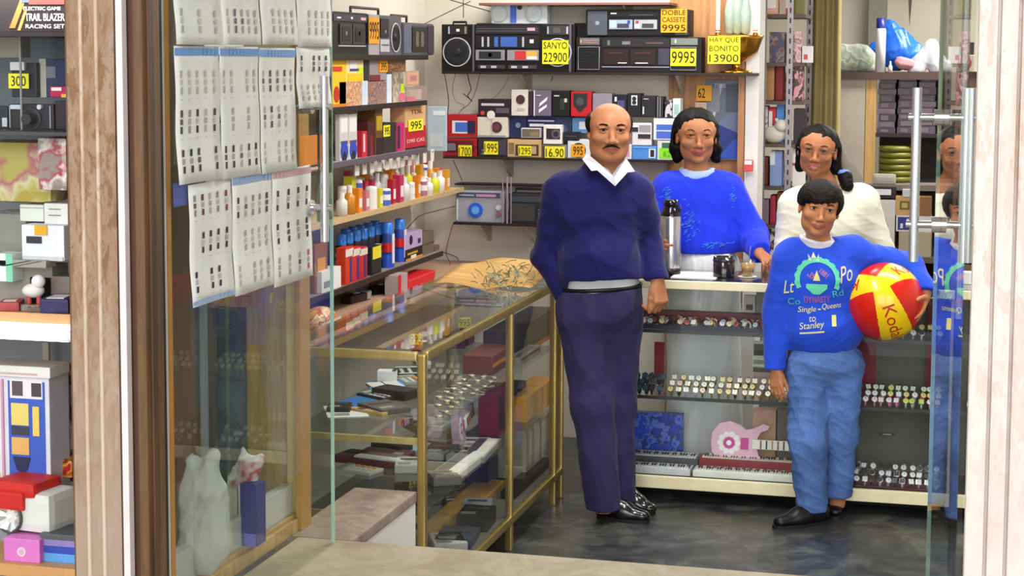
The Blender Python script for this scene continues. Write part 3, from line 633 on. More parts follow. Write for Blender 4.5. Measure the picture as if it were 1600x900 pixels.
# ------------------------------------------------------------ the man
p = Person(960, 812, 0, 'bald moustached man in a navy V-neck jumper, one hand in his trouser pocket')
J = p.J; SK = mat('#ab7350', .5, kind='skin'); NAVY = mat('#151350', .85, kind='cloth', var=.12, sheen=.1); TRO = mat('#302a52', .8, kind='cloth', var=.12, sheen=.05); WH = mat('#c9cad4', .75, kind='cloth', var=.03)
hc = J(952, 206, -.03); M = hmat(4, 1, 2); s = .985; wx = 1.13
B = Sdf(); T, lm = head(B, hc, s, M, jaw=1.06, nose=1.12, lips=.7, cheek=1.15, chin=1.1, wx=wx, lid=0)
B.ell(T(0, -.03, -.085), (.055, .05, .035), .03, M)
B.cap(T(0, .02, -.07), J(948, 275, .01), .062, .070, .03)
shL, elL, wrL = J(874, 300, .01), J(855, 398, .05), J(892, 474, -.035)
shR, elR, wrR = J(996, 302, .01), J(1013, 380, .04), J(1027, 437, -.06)
def torso(S, g):
    S.ell(J(937, 335, 0), (.172 + g, .115 + g, .17 + g), .04); S.ell(J(937, 405, -.02), (.158 + g, .135 + g, .13 + g), .05)
    S.cap(J(897, 293, .01), J(980, 295, .01), .065 + g, .065 + g, .05); S.cap(J(945, 268, .01), J(940, 300, .01), .075 + g, .10 + g, .05)
torso(B, -.015); B.cap(shL, elL, .05, .042, .03); B.cap(elL, wrL, .042, .028); B.cap(shR, elR, .05, .040, .03); B.cap(elR, wrR, .040, .027, .02)
hand(B, wrR + np.array([0.002, -.003, -.008]), (.16, -.18, -.95), (-.5, .55, -.1), 1, 1.04, curl=(48, 55, 30), spread=3, tcurl=30, tout=18)
hand(B, wrL + np.array([.006, -.01, -.012]), (.5, -.25, -.85), (.3, .9, 0), -1, 1.0, curl=(10, 10, 10), tout=30)
for a, b, c, r in (((910, 490), (925, 630), (943, 795), 0), ((965, 490), (961, 630), (965, 785), .10)):
    B.cap(J(*a, r * .2), J(*b, r * .8), .085, .055, .03); B.cap(J(*b, r * .8), J(*c, r * 1.2), .055, .04, .02)
B.ell(J(937, 468, 0), (.155, .11, .10), .05)
body = B.mesh((-.40, -.25, .03), (.30, .30, 1.78), .0042, 'body', [SK, LIP], p.root, lambda P: lm(P).astype(int))
eyes(T, s, p.root, M, brow='#1b1310', bw=.0035, arch=.002, hooded=1.0)
ms = MB(); ms.tube([T(-.0325, -.0835, -.0610), T(-.0200, -.0945, -.0525), T(-.004, -.1015, -.0480), T(.004, -.1015, -.0480), T(.0200, -.0945, -.0525), T(.0325, -.0835, -.0610)], [.0014, .0036, .0046, .0046, .0036, .0014], mat('#1d1512', .8, kind='hair'), 8); ms.build('moustache', p.root)
q = hq(hc, M, s, wx)
Hh = Sdf(); Hh.fn(lambda P: (lambda Q: np.sqrt((((Q - [0, .016, .032]) / [.0845, .100, .080]) ** 2).sum(1)) - 1)(q(P)) * .075)
Hh.fn(lambda P: (lambda Q: np.maximum.reduce([Q[:, 2] - .070 - .2 * (Q[:, 1] - .02), -.048 - Q[:, 2], -.030 - Q[:, 1] + .45 * np.maximum(-.01 - Q[:, 2], 0) * 0, .012 - Q[:, 1] - (Q[:, 2] + .012) * 3]))(q(P)), .008, 'i'); Hh.folds(.002, 4)
Hh.mesh(T(-.13, -.13, -.1) * [1, 1, 1], T(.13, .16, .16), .004, 'hair', [mat('#0b0807', .8, kind='hair')], p.root)
# shirt
S = Sdf(); torso(S, -.004); S.cap(T(0, .012, -.088), J(948, 262, .01), .068, .078, .02); S.ell(J(938, 428, -.015), (.152, .128, .075), .03); S.cap(J(926, 452, -.008), J(950, 450, -.008), .126, .126, .02, ((0, 1, 0), .97))
v0 = J(958, 274, -.12)
S.fn(lambda P: np.maximum(np.abs(P[:, 0] - v0[0] + .1 * (P[:, 2] - v0[2])) * .8 - (P[:, 2] - v0[2]) * .55, P[:, 1] + .03), .006, 's')
S.plane(J(948, 246, 0), (0, .1, 1)); S.plane(J(938, 452, 0), (.06, 0, -1)); S.folds(.0015, 1.2)
S.mesh((-.32, -.22, .80), (.25, .2, 1.6), .005, 'shirt', [WH], p.root)
c = MB(); thick(c, [J(917, 240, -.035), J(910, 249, -.055), J(924, 267, -.125), J(933, 266, -.130), J(960, 290, -.140), J(959, 277, -.137), J(938, 257, -.112), J(925, 246, -.08)], .012, WH)
thick(c, [J(979, 248, -.07), J(992, 268, -.10), J(981, 269, -.127), J(961, 291, -.140), J(959, 278, -.138), J(970, 260, -.122)], .012, WH); c.build('shirt_collar', p.root)
# jumper
S = Sdf(); torso(S, .004); S.ell(J(938, 432, -.015), (.166, .142, .10), .04); S.cap(shL, elL, .068, .055, .05); S.cap(elL, wrL, .056, .043, .02); S.cap(shR, elR, .066, .052, .05); S.cap(elR, wrR, .053, .040, .02)
v1 = J(961, 291, -.12)
S.fn(lambda P: np.maximum(np.abs(P[:, 0] - v1[0] + .16 * (P[:, 2] - v1[2])) * .78 - (P[:, 2] - v1[2]) * .62, P[:, 1] + .02), .006, 's')
S.ell(J(948, 236, .01), (.075, .08, .075), .01, None, 's')
S.fn(lambda P: np.maximum(P[:, 2] - J(938, 430, 0)[2] - .035 * (P[:, 0]), np.abs(P[:, 0] - J(945, 437)[0]) - .158 - .25 * np.maximum(P[:, 2] - 1.0, 0)), .004, 's')
S.folds(.0085, 1.0, None, (16, 16, 22)); S.cut(wrR, (.12, -.25, -.95)); S.cut(wrL, (.45, -.3, -.8))
S.mesh((-.35, -.26, .85), (.30, .22, 1.62), .005, 'jumper', [NAVY], p.root)
# trousers
S = Sdf(); S.ell(J(938, 480, .0), (.170, .128, .115), .05); S.cap(J(924, 458, 0), J(952, 456, 0), .130, .130, .03); hL, kL, aL_ = J(912, 500, -.01), J(926, 630, -.02), J(944, 800, -.02); hR2, kR, aR_ = J(966, 500, .02), J(962, 630, .07), J(966, 792, .11)
S.cap(hL, kL, .102, .080, .05); S.cap(kL, aL_, .080, .068, .04); S.cap(hR2, kR, .096, .075, .03); S.cap(kR, aR_, .075, .064, .03); S.cap(wrL, J(898, 500, -.05), .045, .05, .03)
S.folds(.008, 1.0, None, (26, 26, 9)); S.plane(J(938, 450, 0), (-.06, 0, 1)); S.plane((0, 0, .05), (0, 0, -1))
S.mesh((-.30, -.25, .02), (.30, .32, 1.02), .005, 'trousers', [TRO], p.root)
b = MB(); zc = J(938, 449, 0); b.tube([(zc[0] + .162 * math.cos(a), -.004 + .131 * math.sin(a), zc[2] + .005 + .06 * .15 * math.cos(a)) for a in [2 * math.pi * i / 32 for i in range(32)]], .009, mat('#15110f', .45), 6, True); b.build('belt', p.root)
BLK = mat('#131014', .22, coat=.5)
shoe('shoe', G(p, 935, 808), G(p, 1014, 817), p.root, BLK, 1.0); shoe('shoe', G(p, 966, 796), G(p, 1022, 805), p.root, BLK, .95)
MAN = p
# ------------------------------------------------------------ the boy
p = Person(1281, 814, 0, 'boy in a printed blue sweatshirt and jeans holding a beach ball against his side')
J = p.J; SK = mat('#b57b55', .5, kind='skin'); BLU = mat('#1f46c4', .85, kind='cloth', var=.10, sheen=.1); JEA = mat('#5473b0', .85, kind='denim')
hc = J(1280, 327, -.03); M = hmat(-3, 9, 3); s = .90; wx = 1.15
B = Sdf(); T, lm = head(B, hc, s, M, jaw=.86, nose=.85, lips=.8, cheek=1.05, chin=.85, smile=1.0, wx=wx)
B.cap(T(0, .015, -.07), J(1281, 385, .01), .045, .05, .025)
shL, elL, wrL = J(1231, 408, .01), J(1215, 492, .03), J(1211, 574, -.02)
shR, elR, wrR = J(1340, 402, .02), J(1420, 420, .055), J(1447, 457, -.055)
def torso(S, g):
    S.ell(J(1285, 445, 0), (.142 + g, .10 + g, .155 + g), .04); S.ell(J(1287, 510, -.005), (.145 + g, .11 + g, .12 + g), .05); S.cap(J(1248, 398, .01), J(1325, 396, .01), .052 + g, .052 + g, .04)
torso(B, -.02); B.cap(shL, elL, .04, .034, .03); B.cap(elL, wrL, .034, .022, .02); B.cap(shR, elR, .04, .034, .03); B.cap(elR, wrR, .034, .022, .02)
hand(B, wrL + np.array([.003, 0, -.012]), (.05, -.12, -1), (.5, .8, 0), -1, .80, curl=(16, 22, 14), tcurl=15, tout=22, spread=2)
BALLC = J(1381, 471, -.035)
n_ = BALLC - (wrR + np.array([-.0, 0, -.05])); hand(B, wrR + np.array([.002, -.006, -.012]), (-.30, -.42, -.80), n_, 1, .84, each=[(12, 14, 10), (14, 16, 10), (16, 18, 12), (18, 20, 14)], tcurl=5, tout=62, spread=9)
for a, b, c, r in (((1262, 565), (1262, 690), (1267, 800), 0), ((1313, 565), (1312, 680), (1308, 785), .09)):
    B.cap(J(*a, 0), J(*b, r * .4), .07, .045, .03); B.cap(J(*b, r * .4), J(*c, r), .045, .034, .02)
B.ell(J(1287, 550, 0), (.12, .08, .08), .04)
B.mesh((-.30, -.25, .03), (.52, .25, 1.48), .0042, 'body', [SK, LIP], p.root, lambda P: lm(P).astype(int))
eyes(T, s * 1.08, p.root, M, brow='#20140e', bw=.0029, arch=.003)
q = hq(hc, M, s, wx); HB = mat('#0c0706', .6, kind='hair')
Hh = Sdf(); Hh.fn(lambda P: (lambda Q: np.sqrt((((Q - [0, .012, .040]) / [.0890, .112, .093]) ** 2).sum(1)) - 1)(q(P)) * .08)
def face_b(P):
    Q = q(P); x = Q[:, 0]; line = .038 + .012 * np.clip(x / .05, -1, 1) + .003 * np.sin(x * 260)
    front = np.maximum.reduce([Q[:, 2] - line, np.abs(x) - .062, Q[:, 1] + .015]); low = Q[:, 2] + .012 + .9 * np.maximum(-Q[:, 1], 0) * 0
    side = np.maximum(Q[:, 2] + .004 + .18 * x, Q[:, 1] - .045); back = Q[:, 2] + .055
    return np.minimum.reduce([front, side, back])
Hh.fn(face_b, .006, 's'); Hh.folds(.003, 4.5); Hh.mesh(T(0, 0, 0) - .16, T(0, 0, 0) + .17, .004, 'hair', [HB], p.root)
S = Sdf(); S.cap(T(0, .005, -.105), J(1278, 386, .01), .062, .078, .02); S.plane(J(1278, 371, 0), (.12, -.15, 1)); S.ell(J(1277, 368, -.01), (.047, .05, .035), .006, None, 's'); S.folds(.001, 2)
S.mesh((-.2, -.2, 1.0), (.2, .2, 1.3), .0042, 'shirt_collar', [WH], p.root, label='white collar')
S = Sdf(); torso(S, .012); S.cap(shL, elL, .064, .058, .045); S.cap(elL, wrL + (wrL - elL) * .06, .058, .040, .02); S.cap(shR, elR, .066, .062, .05); S.cap(elR, wrR, .060, .042, .02)
S.ell(J(1278, 373, -.01), (.072, .085, .042), .006, None, 's'); S.folds(.010, 1.1, None, (18, 18, 24))
S.fn(lambda P: np.maximum(P[:, 2] - J(1288, 546, 0)[2], np.abs(P[:, 0] - J(1288, 546)[0]) - .158), .004, 's'); S.cut(wrL + np.array([0, 0, -.008]), (0, -.1, -1)); S.cut(wrR, (-.2, -.5, -.84))
SWE = S.mesh((-.32, -.22, .55), (.52, .25, 1.25), .0048, 'sweatshirt', [BLU], p.root)
for (w_, d_, r_) in ((wrL, wrL - elL, .041),):
    pass
S = Sdf(); S.ell(J(1288, 560, .0), (.142, .105, .10), .05); k1, k2 = J(1263, 690, -.03), J(1313, 680, .03)
S.cap(J(1262, 575, 0), k1, .085, .068, .03); S.cap(k1, J(1268, 792, -.04), .068, .062, .04); S.cap(J(1314, 575, 0), k2, .085, .066, .03); S.cap(k2, J(1308, 772, .07), .066, .056, .03)
S.folds(.009, 1.2, None, (20, 20, 26)); S.plane(J(1288, 540, 0), (0, 0, 1)); S.fn(lambda P: np.where(P[:, 0] < J(1290, 700)[0], .055, .085) - P[:, 2], .004, 'i')
S.mesh((-.25, -.2, .02), (.28, .25, .85), .005, 'jeans', [JEA], p.root)
sk = MB(); sk.cyl(J(1270, 796, -.04) * [1, 1, 0] + [0, 0, .035], J(1270, 796, -.04) * [1, 1, 0] + [0, 0, .10], .040, WH, n=16); sk.build('sock', p.root, label='white sock')
BLK2 = mat('#101116', .4); shoe('shoe', G(p, 1289, 817), G(p, 1209, 826), p.root, BLK2, .92)
shoe('boot', G(p, 1311, 789), G(p, 1303, 812), p.root, BLK2, .9, high=.065)
BOY = p
# print on the sweatshirt
dgp = bpy.context.evaluated_depsgraph_get(); bv = BVHTree.FromObject(SWE, dgp)
def cloth_print(name, me_src, cx, cz, w, h, rot, m, off=.0025, slant=0):
    me = me_src.copy(); bm = bmesh.new(); bm.from_mesh(me); bmesh.ops.triangulate(bm, faces=bm.faces[:])
    for v in bm.verts:
        x = v.co.x * w + slant * v.co.y * h; z = v.co.y * h; c, s_ = math.cos(rot), math.sin(rot); v.co = Vector((cx + x * c - z * s_, 0, cz + x * s_ + z * c))
    for _ in range(2):
        le = [e for e in bm.edges if e.calc_length() > .012]
        if not le: break
        bmesh.ops.subdivide_edges(bm, edges=le, cuts=1); bmesh.ops.triangulate(bm, faces=bm.faces[:])
    for v in bm.verts:
        hit = bv.ray_cast(Vector((v.co.x, -1, v.co.z)), Vector((0, 1, 0)))
        v.co.y = (hit[0].y if hit[0] else -.11) - off
    bm.to_mesh(me); bm.free(); me.materials.clear(); me.materials.append(m); o = bpy.data.objects.new(name, me); COL.objects.link(o); o.parent = SWE; return o
YEL = mat('#d9d27a', .8); TEAL = mat('#3fb6a8', .8); MINT = mat('#5cc4a0', .8); PNK = mat('#c4747f', .8); PAL = mat('#cfc6a8', .8)
def pt(px, py): v = J(px, py, -.11); return v[0], v[2]
def tprint(s_, px, py, wpx, hpx, m, rot=0, slant=0, name='lettering'):
    x, z = pt(px, py); k = 1 / 386; return cloth_print(name, text_mesh(s_, m, 0), x, z, wpx * k, hpx * k, R(rot), m, slant=slant)
def shape_mesh(polys, m):
    me = bpy.data.meshes.new('print'); vs = []; fs = []
    for pl in polys: fs.append(list(range(len(vs), len(vs) + len(pl)))); vs += [(a, b, 0) for a, b in pl]
    me.from_pydata(vs, [], fs); me.materials.append(m); return me
arc = []
for i in range(22):       # laurel wreath arch
    a = R(205 - i * 230 / 22); a2 = R(205 - (i + 1) * 230 / 22); r0, r1 = .40, .50 + (.02 if i % 2 else 0)
    arc.append([(r0 * math.cos(a), r0 * math.sin(a)), (r1 * math.cos(a), r1 * math.sin(a)), (r1 * math.cos(a2), r1 * math.sin(a2)), (r0 * math.cos(a2), r0 * math.sin(a2))])
x, z = pt(1278, 438); cloth_print('wreath_print', shape_mesh(arc, MINT), x, z, 66 / 386, 68 / 386, 0, MINT)
x, z = pt(1273, 402); cloth_print('crown_print', shape_mesh([[(-.5, -.5), (.5, -.5), (.5, -.2), (-.5, -.2)], [(-.5, -.15), (-.3, -.15), (-.55, .3)], [(-.25, -.15), (.25, -.15), (0, .5)], [(.3, -.15), (.5, -.15), (.55, .3)]], PAL), x, z, 15 / 386, 14 / 386, 0, PAL)
x, z = pt(1276, 452); cloth_print('boat_print', shape_mesh([[(-.5, .5), (-.5, .1), (-.15, -.5), (.15, -.5), (.5, .1), (.5, .5)]], MINT), x, z, 31 / 386, 16 / 386, 0, MINT)
x, z = pt(1276, 431); cloth_print('emblem_print', shape_mesh([[(-.4, -.5), (.4, -.5), (.25, 0), (-.25, 0)], [(-.2, 0), (.2, 0), (0, .55)]], YEL), x, z, 13 / 386, 15 / 386, 0, YEL)
tprint('Est', 1268, 430, 9, 9, PNK, 55); tprint('1881', 1287, 427, 14, 8, PNK, -40); tprint('DYNASTY', 1277, 468, 38, 10, mat('#b5525c', .8), 3)
tprint('Lt', 1236, 450, 14, 20, YEL, 12, .3); tprint('Po', 1324, 428, 20, 24, PAL, 14, .3); tprint('Co', 1243, 473, 17, 10, TEAL, 5); tprint('Rd', 1309, 458, 17, 10, TEAL, 12)
tprint('Single', 1262, 485, 26, 11, YEL, 6, .25); tprint('-', 1280, 483, 4, 2, YEL, 6); tprint('Queens', 1299, 478, 30, 10, YEL, 6, .25); tprint('to', 1269, 498, 10, 8, PAL, 8, .25); tprint('Stanley', 1268, 509, 36, 13, YEL, 9, .25); tprint('1', 1302, 500, 7, 17, YEL)
x, z = pt(1268, 519); cloth_print('underline_print', shape_mesh([[(-.5, -.5), (.5, .1), (.5, .5), (-.5, -.1)]], PAL), x, z, 36 / 386, 7 / 386, 0, PAL)
# ------------------------------------------------------------ beach ball
bw = p.root.matrix_world if False else Matrix.Translation(p.o) @ Matrix.Rotation(R(YAW), 4, 'Z')
bc = bw @ Vector(BALLC); BR = .158
ball = thing('beach_ball', 'large red and yellow inflated ball with red lettering, held under the boy\'s arm', 'ball', (bc.x, bc.y, bc.z - BR), R(YAW))
YB_ = mat('#f0c910', .28, coat=.3); RB_ = mat('#c71f12', .28, coat=.3)
mb = MB(); nU, nV = 240, 120
ax = Vector((-.28, -.79, .54)).normalized(); ux = Vector((.31, -.3, -.885)); ux = (ux - ax * ux.dot(ax)).normalized(); uy = ax.cross(ux)
vs = []; 
def bdir(la, lo): return ax * math.sin(la) + (ux * math.cos(lo) + uy * math.sin(lo)) * math.cos(la)
for j_ in range(nV + 1):
    for i_ in range(nU): d = bdir(-math.pi / 2 + math.pi * j_ / nV, 2 * math.pi * i_ / nU); vs.append(d * BR + Vector((0, 0, BR)))
o0 = len(mb.v); mb.mi(YB_); mb.mi(RB_); mb.v += [tuple(v) for v in vs]
for j_ in range(nV):
    la = -math.pi / 2 + math.pi * (j_ + .5) / nV
    for i_ in range(nU):
        lo = 2 * math.pi * (i_ + .5) / nU; lo = (lo + math.pi / 3) % (2 * math.pi / 3) - math.pi / 3; an = math.pi / 2 - abs(la)
        red = abs(math.asin(max(-1, min(1, math.cos(la) * math.sin(lo))))) > .15 + .26 * math.sin(an) and an > .26
        mb.f.append([o0 + j_ * nU + i_, o0 + j_ * nU + (i_ + 1) % nU, o0 + (j_ + 1) * nU + (i_ + 1) % nU, o0 + (j_ + 1) * nU + i_]); mb.m.append(1 if red else 0); mb.sm.append(True)
mb.build('ball_skin', ball)
RED = mat('#b5260f', .4)
def ball_text(s_, c, along, w, h, name='lettering'):
    c = Vector(c).normalized(); al = Vector(along); al = (al - c * al.dot(c)).normalized(); up = c.cross(al)
    me = text_mesh(s_, RED, 0).copy(); bm = bmesh.new(); bm.from_mesh(me); bmesh.ops.triangulate(bm, faces=bm.faces[:])
    for v in bm.verts: v.co = Vector((v.co.x * w, v.co.y * h, 0))
    for _ in range(2): bmesh.ops.subdivide_edges(bm, edges=[e for e in bm.edges if e.calc_length() > .012], cuts=1); bmesh.ops.triangulate(bm, faces=bm.faces[:])
    for v in bm.verts:
        a = v.co.x / BR; b_ = v.co.y / BR; d = (c * math.cos(a) + al * math.sin(a)) * math.cos(b_) + up * math.sin(b_); v.co = d * (BR + .0012) + Vector((0, 0, BR))
    bm.to_mesh(me); bm.free(); o = bpy.data.objects.new(name, me); COL.objects.link(o); o.parent = ball
for k_ in range(3):
    for sg in (1,):
        lo = 2 * math.pi * k_ / 3; d = (ux * math.cos(lo) + uy * math.sin(lo)); c0 = (ax * sg) * math.cos(R(70)) + d * math.sin(R(70)); ball_text('Kodak', c0, c0 - ax * sg, .20, .05)
# ------------------------------------------------------------ the woman
p = Person(1092, 700, 0, 'smiling woman with shoulder-length black hair in a bright blue sweatshirt behind the counter', Y=7.97)
J = p.J; SK = mat('#ab724e', .5, kind='skin'); BLW = mat('#1f35d6', .85, kind='cloth', var=.10, sheen=.1); PGREY = mat('#cfd2d4', .85, kind='cloth', var=.06)
hc = J(1088, 214, -.02); M = hmat(1, 0, 2); s = .99; wx = 1.17
B = Sdf(); T, lm = head(B, hc, s, M, jaw=.86, nose=.95, lips=.8, cheek=1.0, chin=.85, smile=.9, wx=wx)
B.cap(T(0, .02, -.07), J(1088, 275, .01), .05, .056, .025)
shL, elL, wrL = J(1043, 300, .0), J(1023, 376, -.06), J(1018, 380, -.28)
shR, elR, wrR = J(1140, 300, .0), J(1176, 368, -.04), J(1186, 395, -.21)
def torso(S, g):
    S.ell(J(1092, 325, 0), (.165 + g, .11 + g, .16 + g), .05); S.ell(J(1098, 375, 0), (.158 + g, .115 + g, .13 + g), .05); S.cap(J(1056, 292, .01), J(1124, 292, .01), .06 + g, .06 + g, .05)
torso(B, -.03); B.cap(shL, elL, .045, .038, .03); B.cap(elL, wrL, .038, .024, .02); B.cap(shR, elR, .045, .038, .03); B.cap(elR, wrR, .038, .025, .02)
hand(B, wrL + np.array([.0, -.004, .0]), (.35, -.85, .1), (.9, .3, 0), 1, .9, curl=(26, 38, 24), spread=2, tcurl=20, tout=40)
hand(B, wrR + np.array([.004, -.012, -.006]), (.30, -.90, -.20), (-.1, .25, -.95), -1, .95, curl=(32, 42, 25), spread=3, tcurl=20, tout=35)
for a, r in ((1072, -.02), (1124, .02)): B.cap(J(a, 450, 0), J(a + 4, 600, 0), .07, .05, .03); B.cap(J(a + 4, 600, 0), J(a + 2, 780, 0), .05, .035, .02)
B.ell(J(1098, 430, 0), (.14, .10, .10), .05)
B.mesh((-.32, -.50, -.0), (.40, .25, 1.75), .0045, 'body', [SK, mat('#a04a4c', .4, kind='skin')], p.root, lambda P: lm(P).astype(int))
eyes(T, s, p.root, M, brow='#1a100c', bw=.0020, arch=.006)
q = hq(hc, M, s, wx); HB = mat('#070505', .55, kind='hair')
Hh = Sdf(); Hh.fn(lambda P: (lambda Q: np.sqrt((((Q - [0, .022, .040]) / [.0835, .106, .090]) ** 2).sum(1)) - 1)(q(P)) * .08)
for g in (-1, 1): Hh.cap(T(g * .060, .035, .03), T(g * .072, .03, -.05), .026, .028, .03); Hh.cap(T(g * .072, .03, -.05), T(g * (.076 + .006 * g), .03, -.098), .028, .020, .02)
Hh.cap(T(0, .08, .0), T(0, .07, -.11), .06, .045, .04)
Hh.fn(lambda P: (lambda Q: np.sqrt((((Q - [0, -.085, -.030]) / [.0610, .098, .126]) ** 2).sum(1)) - 1)(q(P)) * .065, .006, 's'); Hh.folds(.005, 2.4)
Hh.fn(lambda P: (lambda Q: np.sqrt((((Q - [-.079, -.03, -.012]) / [.020, .05, .035]) ** 2).sum(1)) - 1)(q(P)) * .02, .006, 's')
Hh.mesh(T(0, 0, 0) - .2, T(0, 0, 0) + .19, .0042, 'hair', [HB], p.root)
S = Sdf(); torso(S, .006); S.cap(shL, elL, .066, .058, .06); S.cap(elL, wrL, .056, .042, .02); S.cap(shR, elR, .070, .062, .06); S.cap(elR, wrR, .062, .042, .03)
S.ell(J(1088, 258, -.01), (.083, .09, .048), .006, None, 's'); S.folds(.010, 1.0, None, (18, 18, 20)); S.fn(lambda P: np.maximum(P[:, 2] - J(1098, 393, 0)[2], np.maximum(np.abs(P[:, 0] - J(1100, 393)[0]) - .178, -.13 - P[:, 1])), .004, 's')
S.cut(wrR, (.3, -.9, -.2)); S.cut(wrL, (.2, -.95, .05))
SW2 = S.mesh((-.35, -.40, .85), (.42, .25, 1.52), .005, 'sweatshirt', [BLW], p.root)
ap = mat('#3a7bdc', .6); rg = random.Random(5)
bv2 = BVHTree.FromObject(SW2, bpy.context.evaluated_depsgraph_get())
em = MB()
for (cx_, cy_, rx_, ry_, n__) in ((1022, 330, 7, 16, 26), (1080, 352, 12, 24, 50), (1118, 385, 26, 4, 34), (1150, 312, 5, 14, 16), (1045, 305, 8, 14, 22)):
    for _ in range(n__):
        a = rg.gauss(0, .5); b_ = rg.gauss(0, .5); v = J(cx_ + a * rx_, cy_ + b_ * ry_, -.2); h = bv2.ray_cast(Vector((v[0], -1, v[2])), Vector((0, 1, 0)))
        if h[0]: c_ = h[0]; d_ = rg.uniform(-.6, .6); em.tube([c_ + Vector((-.006 * math.cos(d_), -.0015, -.006 * math.sin(d_) - .004)), c_ + Vector((0, -.003, 0)), c_ + Vector((.006 * math.cos(d_), -.0015, .006 * math.sin(d_) + .004))], .0016, ap, 4)
em.build('embroidery', SW2)
S = Sdf(); S.cap(T(0, .01, -.13), J(1088, 268, 0), .07, .086, .02); S.ell(J(1089, 256, -.01), (.070, .08, .045), .006, None, 's'); S.plane(J(1088, 262, 0), (0, 0, 1)); S.mesh((-.2, -.2, 1.2), (.2, .2, 1.55), .005, 'undershirt', [mat('#9fb4e0', .8, kind='cloth')], p.root)
S = Sdf(); S.ell(J(1100, 420, 0), (.158, .118, .14), .05); S.cap(J(1078, 450, 0), J(1078, 720, 0), .095, .105, .06); S.cap(J(1122, 450, 0), J(1122, 720, 0), .095, .105, .06); S.folds(.012, .6, None, (40, 40, 5)); S.plane(J(1098, 392, 0), (0, 0, 1)); S.plane((0, 0, .1), (0, 0, -1))
S.mesh((-.25, -.2, .05), (.35, .25, 1.15), .006, 'skirt', [PGREY], p.root)
for g in (1078, 1122): v = J(g, 780, 0); shoe('shoe', (v[0], .08, 0), (v[0], -.14, 0), p.root, BLK, .9)
WOMAN = p
# ------------------------------------------------------------ the girl
p = Person(1300, 700, 0, 'girl with round glasses, a side ponytail and a cream knitted jumper, standing behind the boy', Y=8.02)
J = p.J; SK = mat('#a46b47', .5, kind='skin'); CRM = mat('#d9d8c4', .9, kind='cloth', var=.05)
hc = J(1277, 236, -.02); M = hmat(-14, 7, 3); s = .93; wx = 1.17
B = Sdf(); T, lm = head(B, hc, s, M, jaw=.86, nose=1.0, lips=1.0, cheek=1.0, chin=.85, open_=.006, wx=wx)
B.cap(T(0, .02, -.07), J(1297, 300, .02), .044, .048, .025)
shL, elL, wrL = J(1238, 322, .0), J(1228, 400, .0), J(1224, 395, -.2); shR, elR, wrR = J(1352, 318, .0), J(1378, 395, .02), J(1382, 460, -.03)
def torso(S, g):
    S.ell(J(1296, 350, 0), (.15 + g, .10 + g, .16 + g), .05); S.ell(J(1298, 420, 0), (.14 + g, .10 + g, .15 + g), .05); S.cap(J(1256, 312, .01), J(1338, 308, .01), .05 + g, .05 + g, .05)
torso(B, -.03); B.cap(shL, elL, .04, .034, .03); B.cap(elL, wrL, .034, .024, .02); B.cap(shR, elR, .04, .034, .03); B.cap(elR, wrR, .034, .024, .02)
hand(B, wrL, (-.35, -.8, -.1), (0, .2, -1), 1, .85, curl=(30, 40, 25), tout=35); hand(B, wrR, (0, -.1, -1), (-.5, .8, 0), 1, .85, curl=(15, 20, 15), tout=25)
for a in (1280, 1322): B.cap(J(a, 480, 0), J(a, 610, 0), .065, .045, .03); B.cap(J(a, 610, 0), J(a, 780, 0), .045, .033, .02)
B.ell(J(1300, 460, 0), (.13, .09, .10), .05)
B.mesh((-.35, -.40, 0), (.35, .25, 1.72), .0045, 'body', [SK, mat('#b8635f', .4, kind='skin')], p.root, lambda P: lm(P).astype(int))
eyes(T, s, p.root, M, brow='#120b08', bw=.0022, arch=.004)
t_ = MB(); t_.tube([T(-.011, -.0925, -.0665), T(0, -.0955, -.0668), T(.011, -.0925, -.0665)], .0032 * s, mat('#cfaea6', .3), 6); t_.build('teeth', p.root)
q = hq(hc, M, s, wx); Hh = Sdf(); Hh.fn(lambda P: (lambda Q: np.sqrt((((Q - [0, .02, .038]) / [.0835, .105, .088]) ** 2).sum(1)) - 1)(q(P)) * .08); Hh.cap(T(.06, .05, -.0), T(.078, .05, -.075), .035, .028, .03); Hh.cap(T(-.066, .02, .0), T(-.062, .03, -.09), .022, .022, .03)
Hh.fn(lambda P: (lambda Q: np.sqrt((((Q - [-.004, -.080, -.035]) / [.0640, .085, .112]) ** 2).sum(1)) - 1)(q(P)) * .065, .006, 's'); Hh.fn(lambda P: (lambda Q: np.sqrt((((Q - [.082, .0, -.006]) / [.022, .03, .036]) ** 2).sum(1)) - 1)(q(P)) * .02, .004, 's')
Hh.folds(.003, 3); Hh.mesh(T(0, 0, 0) - .2, T(0, 0, 0) + .19, .0042, 'hair', [HB], p.root)
S = Sdf(); S.cap(J(1313, 268, -.0), J(1321, 276, -.03), .022, .022, .02); S.cap(J(1321, 278, -.04), J(1324, 290, -.06), .030, .026, .02); S.folds(.003, 4); S.mesh((-.1, -.2, 1.1), (.3, .2, 1.6), .004, 'ponytail', [HB], p.root)
S = Sdf(); a_ = J(1319, 270, -.03); S.ell(a_, (.026, .024, .014), .01); S.folds(.004, 5); S.mesh(a_ - .06, a_ + .06, .004, 'scrunchie', [mat('#5f80cc', .7, kind='cloth')], p.root)
g_ = MB(); gm = mat('#8a5a4a', .25, .3)
for sg in (-1, 1): c_ = T(sg * .0325, -.110, .009); g_.tube([Vector(c_) + Vector(M @ np.array([.0245 * math.cos(a), 0, .0205 * math.sin(a)])) for a in [2 * math.pi * i / 20 for i in range(20)]], .0012, gm, 6, True); g_.tube([T(sg * .0545, -.108, .014), T(sg * .074, -.08, .014), T(sg * .080, .0, .012)], .0012, gm)
g_.tube([T(-.010, -.110, .013), T(0, -.114, .016), T(.010, -.110, .013)], .0012, gm); gr = g_.build('glasses', p.root)
